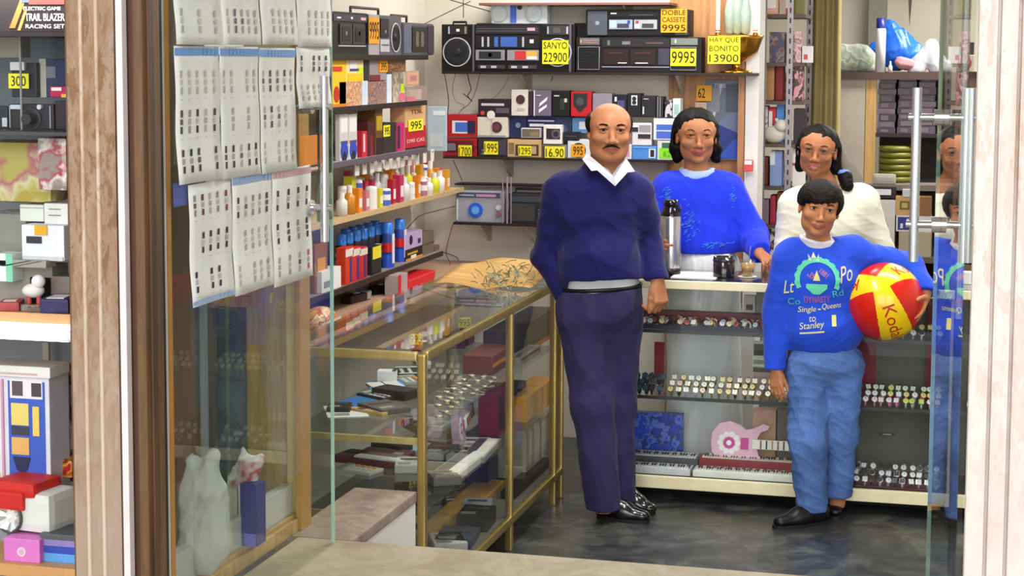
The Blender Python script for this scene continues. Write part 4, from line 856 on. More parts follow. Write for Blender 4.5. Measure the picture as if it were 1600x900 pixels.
for sg in (-1, 1):
    g2 = MB(); c_ = Vector(T(sg * .0325, -.110, .009)); n__ = Vector(M @ np.array([0, -1, 0])); ring = [c_ + Vector(M @ np.array([.0245 * math.cos(a), 0, .0205 * math.sin(a)])) for a in [2 * math.pi * i / 20 for i in range(20)]]
    g2.add(ring + [v + n__ * .0015 for v in ring], [list(range(20)), list(range(39, 19, -1))] + [(i, (i + 1) % 20, 20 + (i + 1) % 20, 20 + i) for i in range(20)], mat('#f4f4f2', kind='glass', dust=.0)); g2.build('lens', gr)
S = Sdf(); torso(S, .008); S.cap(shL, elL, .062, .052, .06); S.cap(elL, wrL, .05, .038, .02); S.cap(shR, elR, .062, .052, .06); S.cap(elR, wrR, .05, .038, .03); S.ell(J(1300, 287, -.01), (.075, .085, .045), .006, None, 's'); S.folds(.006, .9)
S.cut(wrR, (0, 0, -1)); S.cut(wrL, (0, -1, 0))
S.mesh((-.35, -.30, .65), (.36, .25, 1.5), .005, 'jumper', [CRM], p.root)
S = Sdf(); S.ell(J(1300, 470, 0), (.15, .11, .12), .05); S.cap(J(1282, 490, 0), J(1282, 770, 0), .08, .06, .03); S.cap(J(1320, 490, 0), J(1320, 770, 0), .08, .06, .03); S.folds(.008, .7); S.plane((0, 0, .06), (0, 0, -1)); S.mesh((-.25, -.2, .02), (.35, .25, .98), .006, 'trousers', [mat('#2b2f3e', .85, kind='cloth')], p.root)
for g in (1282, 1320): v = J(g, 780, 0); shoe('shoe', (v[0], .08, 0), (v[0], -.13, 0), p.root, BLK, .85)
# ============================================================ GOODS
TAGY = mat('#efe528', .6); TAGO = mat('#f0a01c', .6); INK = mat('#1c1a10', .7)
def place(x0, y0, x1, y1, X=None, Y=None, Z=None):
    """front rectangle seen at these picture coordinates on the plane X= or Y=: centre, width, base height, height"""
    xm, ym = (x0 + x1) / 2, (y0 + y1) / 2
    if Y is not None: a = at(x0, ym, Y=Y).x; b = at(x1, ym, Y=Y).x
    else: a = at(x0, ym, X=X).y; b = at(x1, ym, X=X).y
    lo = at(xm, y1, X=X, Y=Y).z if Z is None else Z; hi = at(xm, y0, X=X, Y=Y).z
    return (a + b) / 2, b - a, lo, max(hi - lo, .006)
def price_tag(par, s, cx, cz, y, w, h, m=None, lab=None, pad=.8):
    m = m or TAGY; g = MB().box(cx - w / 2, y - .0025, cz - h / 2, cx + w / 2, y - .0005, cz + h / 2, m).build('price_tag', par, label=lab or ('orange price tag' if m == TAGO else 'yellow price tag'))
    ls = s.split('|'); k = len(ls); wt = [1.35 if i == k - 1 and k > 1 else 1 for i in range(k)]; S_ = sum(wt); z = cz + h / 2
    for l, q in zip(ls, wt):
        hh = h * q / S_; lettering(l, cx, z - hh / 2, y - .0025, w * min(.9, .2 * len(l) + .12), hh * .68, INK, g); z -= hh
    return g
def deco(mb, dl, w, h, d, t=.0012):
    y = -d / 2
    for i_, q in enumerate(dl):
        t = .0012 + i_ * .0004; u0, v0, u1, v1, c = q[:5]; k = q[5] if len(q) > 5 else ''
        if k == 'c': mb.disc((u0 - .5) * w, v0 * h, y, u1 * h, asmat(c), t + .0006, 18)
        elif k == 'r': mb.ring((u0 - .5) * w, v0 * h, y - .001, u1 * h, max(.0015, v1 * h), asmat(c), 22)
        elif k == 'p': mb.prism([((a - .5) * w, b * h) for a, b in q[6]], y - t, y, asmat(c))
        else: mb.box((u0 - .5) * w, y - t, v0 * h, (u1 - .5) * w, y, v1 * h, asmat(c))
def item(name, label, cat, x0, y0, x1, y1, dep, c, dl=(), X=None, Y=None, Z=None, tag_=None, group=None, parts=(), text=(), tilt=0, bev=.003, turn=0, back=0):
    cx, w, z0, h = place(x0, y0, x1, y1, X, Y, Z); m = asmat(c)
    loc = (cx, Y + dep / 2 + back, z0) if Y is not None else (X - dep / 2 - back, cx, z0); rz = (0 if Y is not None else math.pi / 2) + R(turn)
    mb = MB().box(-w / 2, -dep / 2, 0, w / 2, dep / 2, h, m, bev); deco(mb, dl, w, h, dep)
    if tag_ or parts or text:
        root = thing(name, label, cat, loc, rz, group); mb.build('body' if parts else 'box_body', root)
    else:
        root = mb.build(name, None, loc); root.rotation_euler = (0, 0, rz); tag(root, label, cat, group)
    y = -dep / 2
    for p in parts:
        nm, k = p[0], p[1]; b = MB(); u, v = (p[2] - .5) * w, p[3] * h
        if k == 'S':     # round speaker: cone, dome, ring
            r = p[4] * h; b.lathe([(r, 0), (r * .95, -.004), (r * .55, .004), (r * .32, .006)], asmat(p[5]), (u, y - .002, v), 24, 'y'); b.ball((u, y - .001, v), r * .3, asmat(p[5]), 12, (1, .4, 1)); o = b.build(nm, root); MB().ring(u, v, y - .004, r, max(.0018, r * .05), asmat(p[6]), 28).build('speaker_ring', o)
        elif k == 'B':
            u1, v1 = (p[4] - .5) * w, p[5] * h; t = p[7] if len(p) > 7 else .005; b.box(u, y - t, v, u1, y, v1, asmat(p[6]), .0015)
            if len(p) > 8:
                for q in p[8]:
                    a0, c0, a1, c1 = u + (u1 - u) * q[0], v + (v1 - v) * q[1], u + (u1 - u) * q[2], v + (v1 - v) * q[3]
                    if len(q) > 5: b.disc(a0, c0, y - t, q[2] * (v1 - v), asmat(q[4]), .0015, 14)
                    else: b.box(a0, y - t - .0015, c0, a1, y - t, c1, asmat(q[4]))
            b.build(nm, root)
        elif k == 'G':   # square speaker with a bright rim
            u1, v1 = (p[4] - .5) * w, p[5] * h; b.box(u, y - .004, v, u1, y, v1, asmat(p[6]), .002); n = 7
            for i in range(1, n): zz = v + (v1 - v) * i / n; b.box(u + .003, y - .0052, zz - .0006, u1 - .003, y - .004, zz + .0006, asmat('#1b1b1f'))
            o = b.build(nm, root); MB().tube([(u, y - .005, v), (u1, y - .005, v), (u1, y - .005, v1), (u, y - .005, v1)], .0018, asmat(p[7]), 6, True).build('speaker_rim', o)
        elif k == 'K': b.cyl((u, y, v), (u, y - p[6] if len(p) > 6 else y - .008, v), p[4] * h, asmat(p[5]), n=16).build(nm, root)
        elif k == 'H':   # carrying handle standing above the top
            u1 = (p[4] - .5) * w; hh = p[5]; b.tube([(u, 0, h - .002), (u, 0, h + hh), (u1, 0, h + hh), (u1, 0, h - .002)], .006, asmat(p[6]), 8).build(nm, root)
        elif k == 'A': b.cyl((u, dep * .3, v), (u + p[4], dep * .3, v + p[5]), .0022, CHROME, n=6); b.ball((u + p[4], dep * .3, v + p[5]), .003, CHROME, 6); b.build(nm, root)
        elif k == 'T':   # row of keys on top edge
            u1 = (p[4] - .5) * w
            for i in range(6): a = u + (u1 - u) * i / 6; b.box(a, -dep * .4, h - .001, a + (u1 - u) / 7, -dep * .1, h + .006, asmat(p[5]), .001)
            b.build(nm, root)
    for q in text: lettering(q[0], (q[1] - .5) * w, q[2] * h, y - .0015, q[3] * w, q[4] * h, q[5], root)
    if tag_:
        s, a0, b0, a1, b1 = tag_[:5]; m_ = tag_[5] if len(tag_) > 5 else TAGY; ty = y - (.008 if parts else .002)
        if Y is not None: A_ = at(a0, b1, Y=Y); B_ = at(a1, b0, Y=Y); l0, l1 = A_.x - cx, B_.x - cx
        else: A_ = at(a0, b1, X=X); B_ = at(a1, b0, X=X); l0, l1 = A_.y - cx, B_.y - cx
        price_tag(root, s, (l0 + l1) / 2, (A_.z + B_.z) / 2 - z0, ty, l1 - l0, B_.z - A_.z, m_)
    return root
K = '#0c0a0e'; CH = '#b9bac4'; GR = '#3a3a42'
zA, zB, zC = BS['A'], BS['B'], BS['C']; YF = 8.325
# ---- top shelf of the back wall
item('radio_cassette_player', 'largest black stereo radio with two round speakers and the SANYO 22900 tag', 'radio', 690, 38, 898, 112, .13, K, (), Y=YF, Z=zA, tag_=('SANYO|22900', 848, 63, 889, 100), parts=[
    ('speaker', 'S', .118, .41, .30, '#202024', CH), ('speaker', 'S', .875, .41, .29, '#202024', CH), ('level_window', 'B', .045, .78, .20, .97, '#26242a', .004, [(.05, .1, .12, .9, CH), (.45, .35, .6, .65, '#f2f2f2'), (.85, .1, .95, .9, '#9a8a80')]), ('level_window', 'B', .79, .78, .96, .97, '#3a3a40', .004, [(.05, .1, .1, .9, CH), (.3, .2, .6, .8, '#5b4f4a'), (.88, .1, .95, .9, CH)]),
    ('tuner_panel', 'B', .26, .80, .735, .97, '#2a272d', .004, [(.02, .3, .98, .36, '#6e6a74'), (.02, .6, .98, .66, '#6e6a74'), (.82, .4, .94, .75, '#e9b6c4')]), ('equaliser_panel', 'B', .26, .50, .735, .76, '#1c1b20', .005, [(.10, .1, .13, .9, CH), (.19, .1, .22, .9, CH), (.30, .1, .36, .9, '#4668b8'), (.40, .1, .66, .9, '#3f63b6'), (.74, .1, .77, .9, CH), (.86, .4, .92, .7, '#dcdcdc')]),
    ('cassette_deck', 'B', .262, .24, .48, .46, '#8e8f96', .006, [(.12, .15, .88, .85, '#2a2a2f'), (.5, .5, .2, 0, '#77777d', 'c')]), ('cassette_deck', 'B', .50, .24, .735, .46, '#8e8f96', .006, [(.25, .1, .6, .9, '#c9323c'), (.6, .4, .95, .9, '#d9a94a'), (.62, .1, .95, .4, '#d9d9d9')]),
    ('key_row', 'B', .28, .06, .48, .14, '#3a3a40', .007, [(.1, .2, .3, .8, CH), (.5, .2, .7, .8, CH)]), ('key_row', 'B', .51, .06, .72, .14, '#3a3a40', .007, [(.1, .2, .3, .8, CH), (.5, .2, .7, .8, CH)]), ('divider', 'B', .236, .0, .25, 1, '#5e5668', .005), ('divider', 'B', .96, .0, .975, 1, '#5e5668', .005), ('control_keys', 'T', .26, 1, .40, '#2b2b2e'), ('handle', 'H', .06, 1, .16, .012, '#1d1a1e')])
zt = at(800, 37, Y=YF).z
item('cassette_radio', 'small white cassette radio standing on top of the largest stereo', 'radio', 768, 4, 855, 36, .05, '#d5dde2', (), Y=YF + .02, Z=zt, parts=[('speaker', 'S', .14, .5, .40, '#c8d4da', '#aebfc8'), ('speaker', 'S', .76, .5, .40, '#c8d4da', '#aebfc8'), ('cassette_window', 'B', .34, .05, .45, .95, '#4a6fd0', .004), ('knob', 'K', .51, .78, .12, '#38343c')])
item('loudspeaker', 'small plain black loudspeaker between the two big stereos', 'speaker', 897, 36, 918, 58, .10, '#131315', (), Y=YF + .05, Z=at(906, 58, Y=YF + .05).z)
item('loudspeaker', 'black loudspeaker hidden behind the right end of the largest stereo', 'speaker', 893, 58, 912, 112, .10, '#18171b', (), Y=YF + .10, Z=zA)
item('radio_cassette_player', 'black stereo radio with square speakers and two tape decks, yellow 9995 tag', 'radio', 900, 58, 1096, 113, .12, '#0c0b0d', (), Y=YF, Z=zA, tag_=('9995', 1048, 76, 1088, 103), parts=[
    ('speaker', 'G', .02, .08, .19, .72, '#0f1113', '#9c9cac'), ('speaker', 'G', .76, .08, .96, .72, '#0f1113', '#9c9cac'), ('top_trim', 'B', .03, .78, .19, .97, '#6d6766', .005, [(.05, .3, .1, .7, '#e8b070'), (.2, .3, .9, .4, '#a88'), (.2, .6, .9, .7, '#a88')]), ('top_trim', 'B', .76, .78, .97, .97, '#727b76', .005, [(.15, .3, .2, .8, '#eee')]),
    ('tuner_panel', 'B', .21, .72, .75, .95, '#242226', .004, [(.08, .2, .12, .8, '#666'), (.3, .3, .42, .7, '#77707a'), (.65, .4, .9, .6, '#5c4a50')]), ('cassette_deck', 'B', .22, .22, .42, .66, '#241517', .005, [(.2, .7, .8, .8, '#4a2a2c'), (.6, .08, .95, .14, '#ddd')]), ('cassette_deck', 'B', .44, .22, .64, .66, '#241517', .005, [(.2, .7, .8, .8, '#4a2a2c'), (.2, .08, .7, .14, '#ddd')]), ('control_strip', 'B', .66, .22, .75, .68, '#3a3848', .005), ('chrome_strip', 'B', .21, .14, .75, .17, '#8d8ea0', .004)])
zt = at(990, 57, Y=YF).z
item('radio_cassette_player', 'low grey and black twin cassette stereo lying on another stereo, orange DOBLE CASSETE tag', 'radio', 915, 15, 1078, 56, .12, '#0e0d10', (), Y=YF, Z=zt, bev=.008, tag_=('DOBLE|CASSETE|9995', 1033, 14, 1074, 51, TAGO), parts=[
    ('speaker', 'B', .02, .05, .21, .95, '#4a4e58', .004, [(.5, .5, .09, 0, '#8a8d96', 'c')]), ('speaker', 'B', .86, .05, .98, .95, '#4a4e58', .004), ('tuner_panel', 'B', .23, .72, .70, .95, '#131216', .004, [(.03, .5, .15, .7, '#ddd'), (.4, .3, .9, .4, '#555')]), ('cassette_deck', 'B', .23, .27, .455, .62, '#8fa5ba', .006, [(.35, .15, .85, .6, '#3a3a42'), (.78, .6, .9, .95, '#2c3f8a'), (.05, .15, .3, .85, '#a8c0d4')]), ('cassette_deck', 'B', .47, .27, .69, .62, '#a0a2a8', .006, [(.35, .15, .85, .6, '#3a3a42'), (.08, .65, .2, .9, '#a02a2a'), (.05, .1, .25, .5, '#d8d8d8')])])
# brass centrepiece with candles
c_ = at(1150, 113, Y=8.42); c_.z = zA; t = thing('brass_bowl', 'brass footed bowl with two white candles at the right end of the top shelf', 'candle holder', c_)
BR_ = mat('#c08a2c', .22, .9, 'metal'); q = 1 / 330
MB().lathe([(.075, 0), (.078, .006), (.05, .014), (.022, .022), (.02, .045), (.06, .062), (.10, .10), (.122, .16), (.130, .174), (.122, .176), (.09, .12), (.02, .075)], BR_, (0, 0, 0), 28).build('bowl', t)
MB().lathe([(.11, .172), (.085, .176), (.0, .178)], BR_, (0, 0, 0), 28).build('lid_plate', t)
for dx in (-.088, .088):
    o = MB().lathe([(.010, .17), (.014, .18), (.008, .19), (.012, .2)], BR_, (dx, 0, 0), 12).build('candle_socket', t); MB().cyl((dx, 0, .19), (dx, 0, .40), .010, mat('#ece2d8', .5), n=12).build('candle', t)
for i, (dx, hh) in enumerate(((-.035, .2), (.0, .26), (.038, .18))): MB().lathe([(.006, .178), (.022, .19), (.026, .19 + hh * .5), (.016, .19 + hh * .8), (.012, .19 + hh)], mat('#9db3a6', .15, coat=.5), (dx, .02, 0), 12).build('glass_ornament', t)
price_tag(t, 'HAY QUE|BONITO|13900', at(1137, 80, Y=8.42).x - c_.x, .0 + (at(1137, 78, Y=8.3).z - zA), -.125, .150, .128)
# ---- middle shelf, bottom row
def B_(lab, x0, y0, x1, y1, c, dl=(), dep=.10, Z=None, tag_=None, Y=YF, name='boxed_radio', cat='box', **k): return item(name, lab, cat, x0, y0, x1, y1, dep, c, dl, Y=Y, Z=Z, tag_=tag_, **k)
B_('red portable radio with a yellow tag at the left end of the middle shelf', 692, 216, 745, 248, '#a31822', [(.08, .18, .9, .85, '#5a1c28'), (.14, .3, .36, .7, '#8a7f92')], .07, zB, ('1700', 717, 227, 738, 246), name='portable_radio', cat='radio', parts=[('tuning_knob', 'K', .95, .5, .1, '#701018'), ('grille', 'B', .12, .3, .38, .68, '#77707f', .004)])
B_('charcoal portable radio with a yellow tag beside the red one', 747, 216, 793, 249, '#2f2b36', [(.12, .1, .3, .2, '#8a8594'), (.12, .3, .3, .38, '#8a8594')], .07, zB, ('1995', 757, 221, 779, 241), name='portable_radio', cat='radio', parts=[('grille', 'B', .7, .1, .95, .9, '#413c4a', .004)])
B_('tan portable radio with slotted front and a yellow tag', 793, 218, 846, 249, '#c9a878', [(.04, .2 + .11 * i, .2, .25 + .11 * i, '#6a5340') for i in range(6)], .07, zB, ('1295', 811, 228, 831, 243), name='portable_radio', cat='radio', parts=[('speaker_frame', 'B', .24, .1, .92, .72, '#4a3526', .003, [(.1, .15, .9, .85, '#b89c78')])])
B_('silver grey radio hidden behind its 16.90 tag', 847, 226, 886, 250, '#77757c', [(.03, .1, .12, .9, '#444')], .07, zB, ('16.90', 852, 229, 883, 248), name='portable_radio', cat='radio', parts=[('tuner_panel', 'B', .1, .1, .95, .9, '#8d8d94', .003)])
B_('white box with a round orange price sticker beside the man', 887, 218, 936, 251, '#d9dbe2', [(.35, .42, .40, 0, '#251d22', 'c')], .09, zB, ('995', 893, 226, 914, 245, TAGO), cat='box')
B_('pale box with a pink print between the man and the light blue box', 968, 226, 987, 254, '#d4cfd6', [(.3, .2, .8, .8, '#c98aa6')], .09, zB)
B_('light blue camera box right of the man', 988, 228, 1026, 257, '#4c8ad8', [(.68, .12, .95, .8, '#dfe2ea'), (.74, .2, .9, .72, '#2a2730'), (.05, .85, .95, .9, '#7fb0ea')], .09, zB)
B_('white box with bright green panel nearest the woman', 1027, 220, 1056, 258, '#dde0dd', [(.1, .08, .95, .62, '#8be02a'), (.25, .62, .8, .9, '#3f6b5a')], .09, zB, text=[('62', .52, .32, .4, .3, mat('#5ea818'))])
zm = at(800, 215, Y=YF).z
B_('red box with a blue window stacked at the left end', 697, 179, 745, 214, '#b01a22', [(.2, .15, .95, .72, '#e4e0e2'), (.3, .22, .7, .65, '#4a6cc8'), (.7, .15, .95, .72, '#262248')], .09, zm)
B_('cream camera box with a dark round lens print', 746, 183, 793, 214, '#d3cdbf', [(.64, .5, .28, 0, '#4a2c34', 'c'), (.64, .5, .16, 0, '#6b3a42', 'c'), (.0, .0, .95, .1, '#8d929c'), (.48, .1, .5, .95, '#b5afa2')], .09, zm)
B_('navy box with a pale round logo in the middle row', 794, 180, 822, 218, '#262f5c', [(.55, .55, .12, 0, '#7f97b4', 'c')], .08, zm, Y=YF + .03)
B_('dark navy box with white capital lettering in the middle row', 823, 180, 868, 218, '#1d2158', [(.05, .72, .95, .78, '#c9cce0'), (.1, .5, .6, .62, '#e8e8f0')], .08, zm, Y=YF + .03)
B_('slate blue box at the end of the navy boxes', 868, 182, 893, 219, '#323a58', [(.5, .4, .2, 0, '#4b5678', 'c')], .08, zm, Y=YF + .03)
B_('sky blue box with a white mark beside the man\'s head', 894, 184, 925, 208, '#6796cc', [(.35, .25, .75, .75, '#dfe6ee')], .08, at(900, 208, Y=YF + .03).z, Y=YF + .03)
B_('small radio with a pale rounded frame on the tan radio', 814, 200, 845, 219, '#c7bcc6', [(.06, .1, .94, .88, '#6b6258'), (.45, .15, .9, .6, '#8a7a50')], .03, zm, name='pocket_radio', cat='radio')
B_('small white and black compact camera box on the 16.90 radio', 849, 195, 878, 224, '#e6e4de', [(.16, .25, .9, .8, '#2b2a30'), (.68, .52, .24, 0, '#60586a', 'c'), (.68, .52, .14, 0, '#25232b', 'c'), (.1, .85, .3, 1, '#f6f4e6')], .04, at(860, 225, Y=YF - .01).z, Y=YF - .01)
B_('small black radio on the white box by the man', 880, 206, 906, 222, '#1e1c24', [(.1, .5, .8, .6, '#4d4a56')], .03, at(890, 221, Y=YF).z, Y=YF, name='pocket_radio', cat='radio')
B_('white radio box with two slots right of the man\'s ear', 988, 192, 1018, 227, '#dcdade', [(.35, .6, .95, .9, '#9a9aa2'), (.0, .6, .3, .8, '#2a2838'), (.3, .3, .95, .5, '#3b2a30')], .08, at(1000, 227, Y=YF).z)
B_('white box with blue panel left of the woman\'s head', 1021, 185, 1060, 220, '#e3e2e4', [(.12, .08, .95, .72, '#4a6ccf'), (.12, .4, .95, .46, '#c9d4f0')], .08, at(1040, 219, Y=YF).z)
zu = at(830, 181, Y=YF).z
B_('black car radio box with a red disc and white bar', 747, 155, 798, 182, '#251c24', [(.1, .62, .8, .76, '#c8c2cc'), (.14, .2, .12, 0, '#d0404c', 'c'), (.4, .1, .24, 0, '#e2dcd8', 'c'), (.55, .2, .95, .5, '#55505a')], .09, at(770, 182, Y=YF).z)
B_('upright cream box with a small round lens print', 799, 140, 825, 181, '#d5d0c6', [(.55, .62, .18, 0, '#4b2c36', 'c'), (.35, .2, .8, .3, '#b9b4aa')], .09, zu)
B_('narrow dark brown box standing between two tall ones', 826, 143, 832, 181, '#3b2030', (), .09, zu)
B_('upright mauve grey box with white slanted stripes', 834, 141, 861, 181, '#6d6478', [(.0, .0, .06, 1, '#e8e6ee'), (0, 0, 0, 0, '#e9e9f2', 'p', [(.3, .35), (.75, .6), (.8, .75), (.35, .5)]), (0, 0, 0, 0, '#e9e9f2', 'p', [(.3, .12), (.75, .35), (.75, .45), (.3, .25)]), (.15, .78, .4, .82, '#ccc')], .09, zu)
B_('upright black personal stereo box', 863, 142, 890, 181, '#121214', [(.1, .78, .4, .83, '#bbb'), (.45, .25, .7, .7, '#26382e'), (.7, .55, .85, .7, '#c9c2ae')], .09, zu)
B_('red box with a dark shield shaped window', 892, 143, 924, 184, '#bb1c22', [(0, 0, 0, 0, '#2b2b31', 'p', [(.12, .92), (.8, .92), (.8, .45), (.45, .15), (.12, .45)]), (.45, .6, .16, 0, '#4c4c54', 'c')], .09, zu)
B_('grey box half hidden behind the man\'s head', 926, 146, 956, 186, '#8d8694', [(.3, .3, .9, .35, '#4c4a52')], .09, zu)
B_('black boxed headset above the man\'s forehead', 957, 148, 979, 188, '#1d1a28', [(.15, .7, .3, .9, '#e6e6ee'), (.35, .3, .85, .75, '#4b4a78')], .09, zu)
B_('black box with a white tape symbol', 980, 146, 1001, 190, '#18161d', [(.3, .5, .75, .92, '#d8d8de'), (.52, .78, .09, 0, '#26242c', 'c'), (.52, .62, .09, 0, '#26242c', 'c')], .09, zu)
B_('broad black box with a vertical silver slot', 1002, 150, 1024, 190, '#232128', [(.15, .84, .5, .88, '#bbb'), (.1, .15, .2, .5, '#cfcfd6')], .09, zu)
B_('narrow black box with grey stripes', 1025, 151, 1036, 188, '#2a2830', [(.2, 0, .3, 1, '#9694a0'), (.55, 0, .65, 1, '#9694a0')], .09, zu)
B_('slim patterned black and white box', 1039, 156, 1050, 188, mat('#3c3342', .5, kind='mottle', dark='#1c1824', light='#c9c0cc', scale=70), (), .08, zu)
B_('slim pale mint box at the right end of the top row', 1051, 154, 1063, 188, '#cfdcd8', [(.2, .2, .8, .7, '#9fc0b8')], .08, zu)
# ---- low shelf radios
item('table_radio', 'silver table radio with a blue round dial on the low shelf', 'radio', 712, 298, 787, 348, .09, '#9fa1ac', (), Y=YF, Z=zC, bev=.006, parts=[('tuner_panel', 'B', .03, .78, .93, .94, '#4a4f72', .004, [(.45, .2, .9, .7, '#c090a8'), (.05, .3, .4, .6, '#aab')]), ('dial', 'K', .42, .38, .24, '#2c5fd0', .006), ('dial', 'K', .42, .38, .13, '#5fa8f0', .009), ('knob', 'K', .90, .48, .085, '#c9c9d2', .012), ('knob', 'K', .90, .27, .085, '#8a5a78', .012), ('chrome_strip', 'B', .02, .05, .05, .72, '#d9dbe4', .004), ('aerial', 'A', .05, 1.12, .19, .0)])
item('table_radio', 'black cassette recorder half hidden by the man on the low shelf', 'radio', 795, 303, 868, 349, .09, '#2d2b30', (), Y=YF, Z=zC, parts=[('tuner_panel', 'B', .03, .72, .95, .9, '#3c434e', .004), ('speaker', 'B', .04, .08, .55, .66, '#3e3b3c', .004), ('slots', 'B', .6, .12, .9, .6, '#18171a', .004, [(.1, .2, .9, .25, '#999'), (.1, .45, .9, .5, '#999'), (.1, .7, .9, .75, '#999')]), ('handle', 'H', .1, 1, .9, .02, '#232226')])
for i, px in enumerate((785, 792, 798)): o = MB().cyl((0, 0, 0), (0, 0, .225), .003 if i != 1 else .0045, mat('#b9a8b4', .3, .6, 'metal'), n=8).build('chrome_tube', None, (at(px, 320, Y=8.3).x, 8.305, zC)); tag(o, ['left', 'thick middle', 'right'][i] + ' one of the upright chrome tubes between the low shelf radios', 'tube')
def wire(label, pts, r=.0022, c='#2a2024', name='cable'):
    V = []
    P = [Vector(p) for p in pts]
    for i in range(len(P) - 1):
        p0, p1, p2, p3 = P[max(i - 1, 0)], P[i], P[i + 1], P[min(i + 2, len(P) - 1)]
        for k in range(6):
            t_ = k / 6; V.append(.5 * ((2 * p1) + (p2 - p0) * t_ + (2 * p0 - 5 * p1 + 4 * p2 - p3) * t_ ** 2 + (3 * p1 - p0 - 3 * p2 + p3) * t_ ** 3))
    V.append(P[-1]); o = MB().tube(V, r, asmat(c), 6).build(name, None); return tag(o, label, 'cable')
def wpx(pl, Y): return [at(a, b, Y=Y) for a, b in pl]
wire('dark cable hanging from the left end of the largest stereo', wpx([(694, 113), (698, 135), (701, 160), (698, 190), (697, 213)], 8.31)); wire('thin loop of cable left of the cable knot', wpx([(712, 113), (707, 140), (712, 158), (725, 165), (716, 178)], 8.33), .0016, '#7a4a4c')
wire('cable with black plug knotted in mid air under the top shelf', wpx([(730, 113), (733, 128), (736, 140), (731, 150), (738, 158), (724, 146)], 8.33), .0024); wire('second cable falling right of the knotted one', wpx([(750, 113), (746, 132), (740, 150), (732, 163), (720, 172)], 8.34), .0017, '#6a3a40'); wire('long pale red cable sagging right of the knot', wpx([(795, 118), (788, 135), (772, 152), (756, 160)], 8.4), .0013, '#a85a60')
wire('cable drooping below the red radio to the rail shelf', wpx([(708, 250), (716, 268), (722, 282)], 8.32), .002); wire('red and black cable hanging below the silver table radio', wpx([(708, 350), (702, 370), (697, 395), (703, 412), (697, 425)], 8.31), .002, '#7a2c3c'); wire('cable from the left shelves up to the silver table radio', wpx([(636, 357), (655, 338), (680, 330), (712, 322)], 8.1), .0018, '#3a2024'); wire('cable curling from the small brown box down the wall', wpx([(687, 393), (705, 398), (716, 405), (716, 420), (712, 440)], 8.535), .0018, '#5a2a34')
wire('telescopic aerial crossing the wall at the upper left', [at(627, 55, Y=8.0), at(735, 2, Y=8.4)], .0022, '#4a4240', 'aerial_rod'); wire('dark rod running down to the small white radio', [at(690, -4, Y=8.4), at(766, 18, Y=8.4)], .0025, '#4a2c2c', 'aerial_rod'); wire('short upright wire above the largest stereo', [at(724, -4, Y=8.35), at(724, 28, Y=8.35)], .0022, '#4a2c2c', 'aerial_rod')
# hook under the top shelf, envelope of tape
o = MB().tube([(0, 0, 0), (0, 0, -.02), (-.01, 0, -.028)], .002, mat('#222')).build('hook', None, at(863, 118, Y=8.32)); tag(o, 'small black hook under the top shelf', 'hook')
# ---- wood panel with framed poster, white post, on the right of the back wall
struct(MB().box(at(1046, 60, Y=8.53).x, 8.53, .0, at(1166, 60, Y=8.53).x, 8.55, 2.7, mat('#c08a58', .45, kind='wood', dark='#9a6538')).build('trim_7'))
struct(MB().box(at(1166, 60, Y=8.45).x, 8.45, .0, at(1187, 60, Y=8.45).x, 8.67, 2.7, mat('#dcdad6', .4), .004).build('trim_8'))
struct(MB().box(at(1155, 60, Y=8.46).x, 8.46, .0, at(1165, 60, Y=8.46).x, 8.55, 2.7, mat('#b98356', .45, kind='wood', dark='#9a6538')).build('trim_9'))
cx, w, z0, h = place(1102, 125, 1165, 250, Y=8.50); t = thing('poster', 'glossy blue-grey poster under plastic on the wood panel behind the woman', 'poster', (cx, 8.515, z0))
MB().box(-w / 2, -.008, 0, w / 2, .008, h, mat('#6d7484', .4), .002).build('poster_sheet', t); b = MB(); deco(b, [(.02, .02, .98, .45, '#34468a'), (0, 0, 0, 0, '#6f7c9c', 'p', [(.3, .45), (.9, .75), (.98, .5), (.98, .3)]), (.5, .6, .95, .95, '#565d6a'), (0, 0, 0, 0, '#c8ccd4', 'p', [(.35, .95), (.42, .95), (.12, .3), (.05, .3)]), (.02, .6, .35, .9, '#8f949e'), (0, 0, 0, 0, '#3c5cc0', 'p', [(.3, .02), (.98, .02), (.98, .28), (.7, .25)])], w, h, .016); b.build('poster_picture', t); lettering('TIMEX', -w * .1, h * .93, -.0085, w * .4, h * .05, mat('#c9d4e0'), t)
item('price_card', 'small orange price card with 62 pinned on the wood panel', 'price card', 1088, 133, 1112, 158, .004, '#f0a828', (), Y=8.49, text=[('62', .35, .5, .45, .6, INK)])
item('paper_slip', 'pale pink slip hanging below the orange card', 'paper', 1086, 160, 1104, 172, .003, '#e2c4b4', (), Y=8.49)
item('small_bottle', 'small white and red bottle on the post ledge behind the woman', 'bottle', 1162, 250, 1176, 268, .03, '#c84a48', [(.1, .6, .9, .95, '#eadfd8')], Y=8.40)
# ---- counter top
def cyl_thing(name, label, cat, px, py, Y, prof, m, Z=CZ, n=24):
    a = at(px, py, Y=Y); return thing(name, label, cat, (a.x, Y, Z)), a
t, a = cyl_thing('vacuum_flask', 'tall stainless steel vacuum flask with a black lid on the counter', 'flask', 1047, 420, 7.60, None, None); t.location.z = CZ; k = 1 / 368
MB().lathe([(.0445, .028), (.0455, .04), (.0455, .245), (.043, .252)], mat('#c9c9cd', .22, .85, 'metal'), n=32).build('steel_body', t); MB().lathe([(0, 0), (.045, 0), (.045, .03), (.0, .03)], mat('#1a1416', .35), n=32).build('base', t)
MB().lathe([(.043, .25), (.042, .262), (.034, .285), (.028, .292), (.031, .296), (.031, .322), (.0, .324)], mat('#121014', .2, coat=.4), n=32).build('lid', t); MB().tube([(.028, 0, .29), (.04, 0, .30), (.041, 0, .265)], .004, mat('#121014', .2)).build('lid_spout', t)
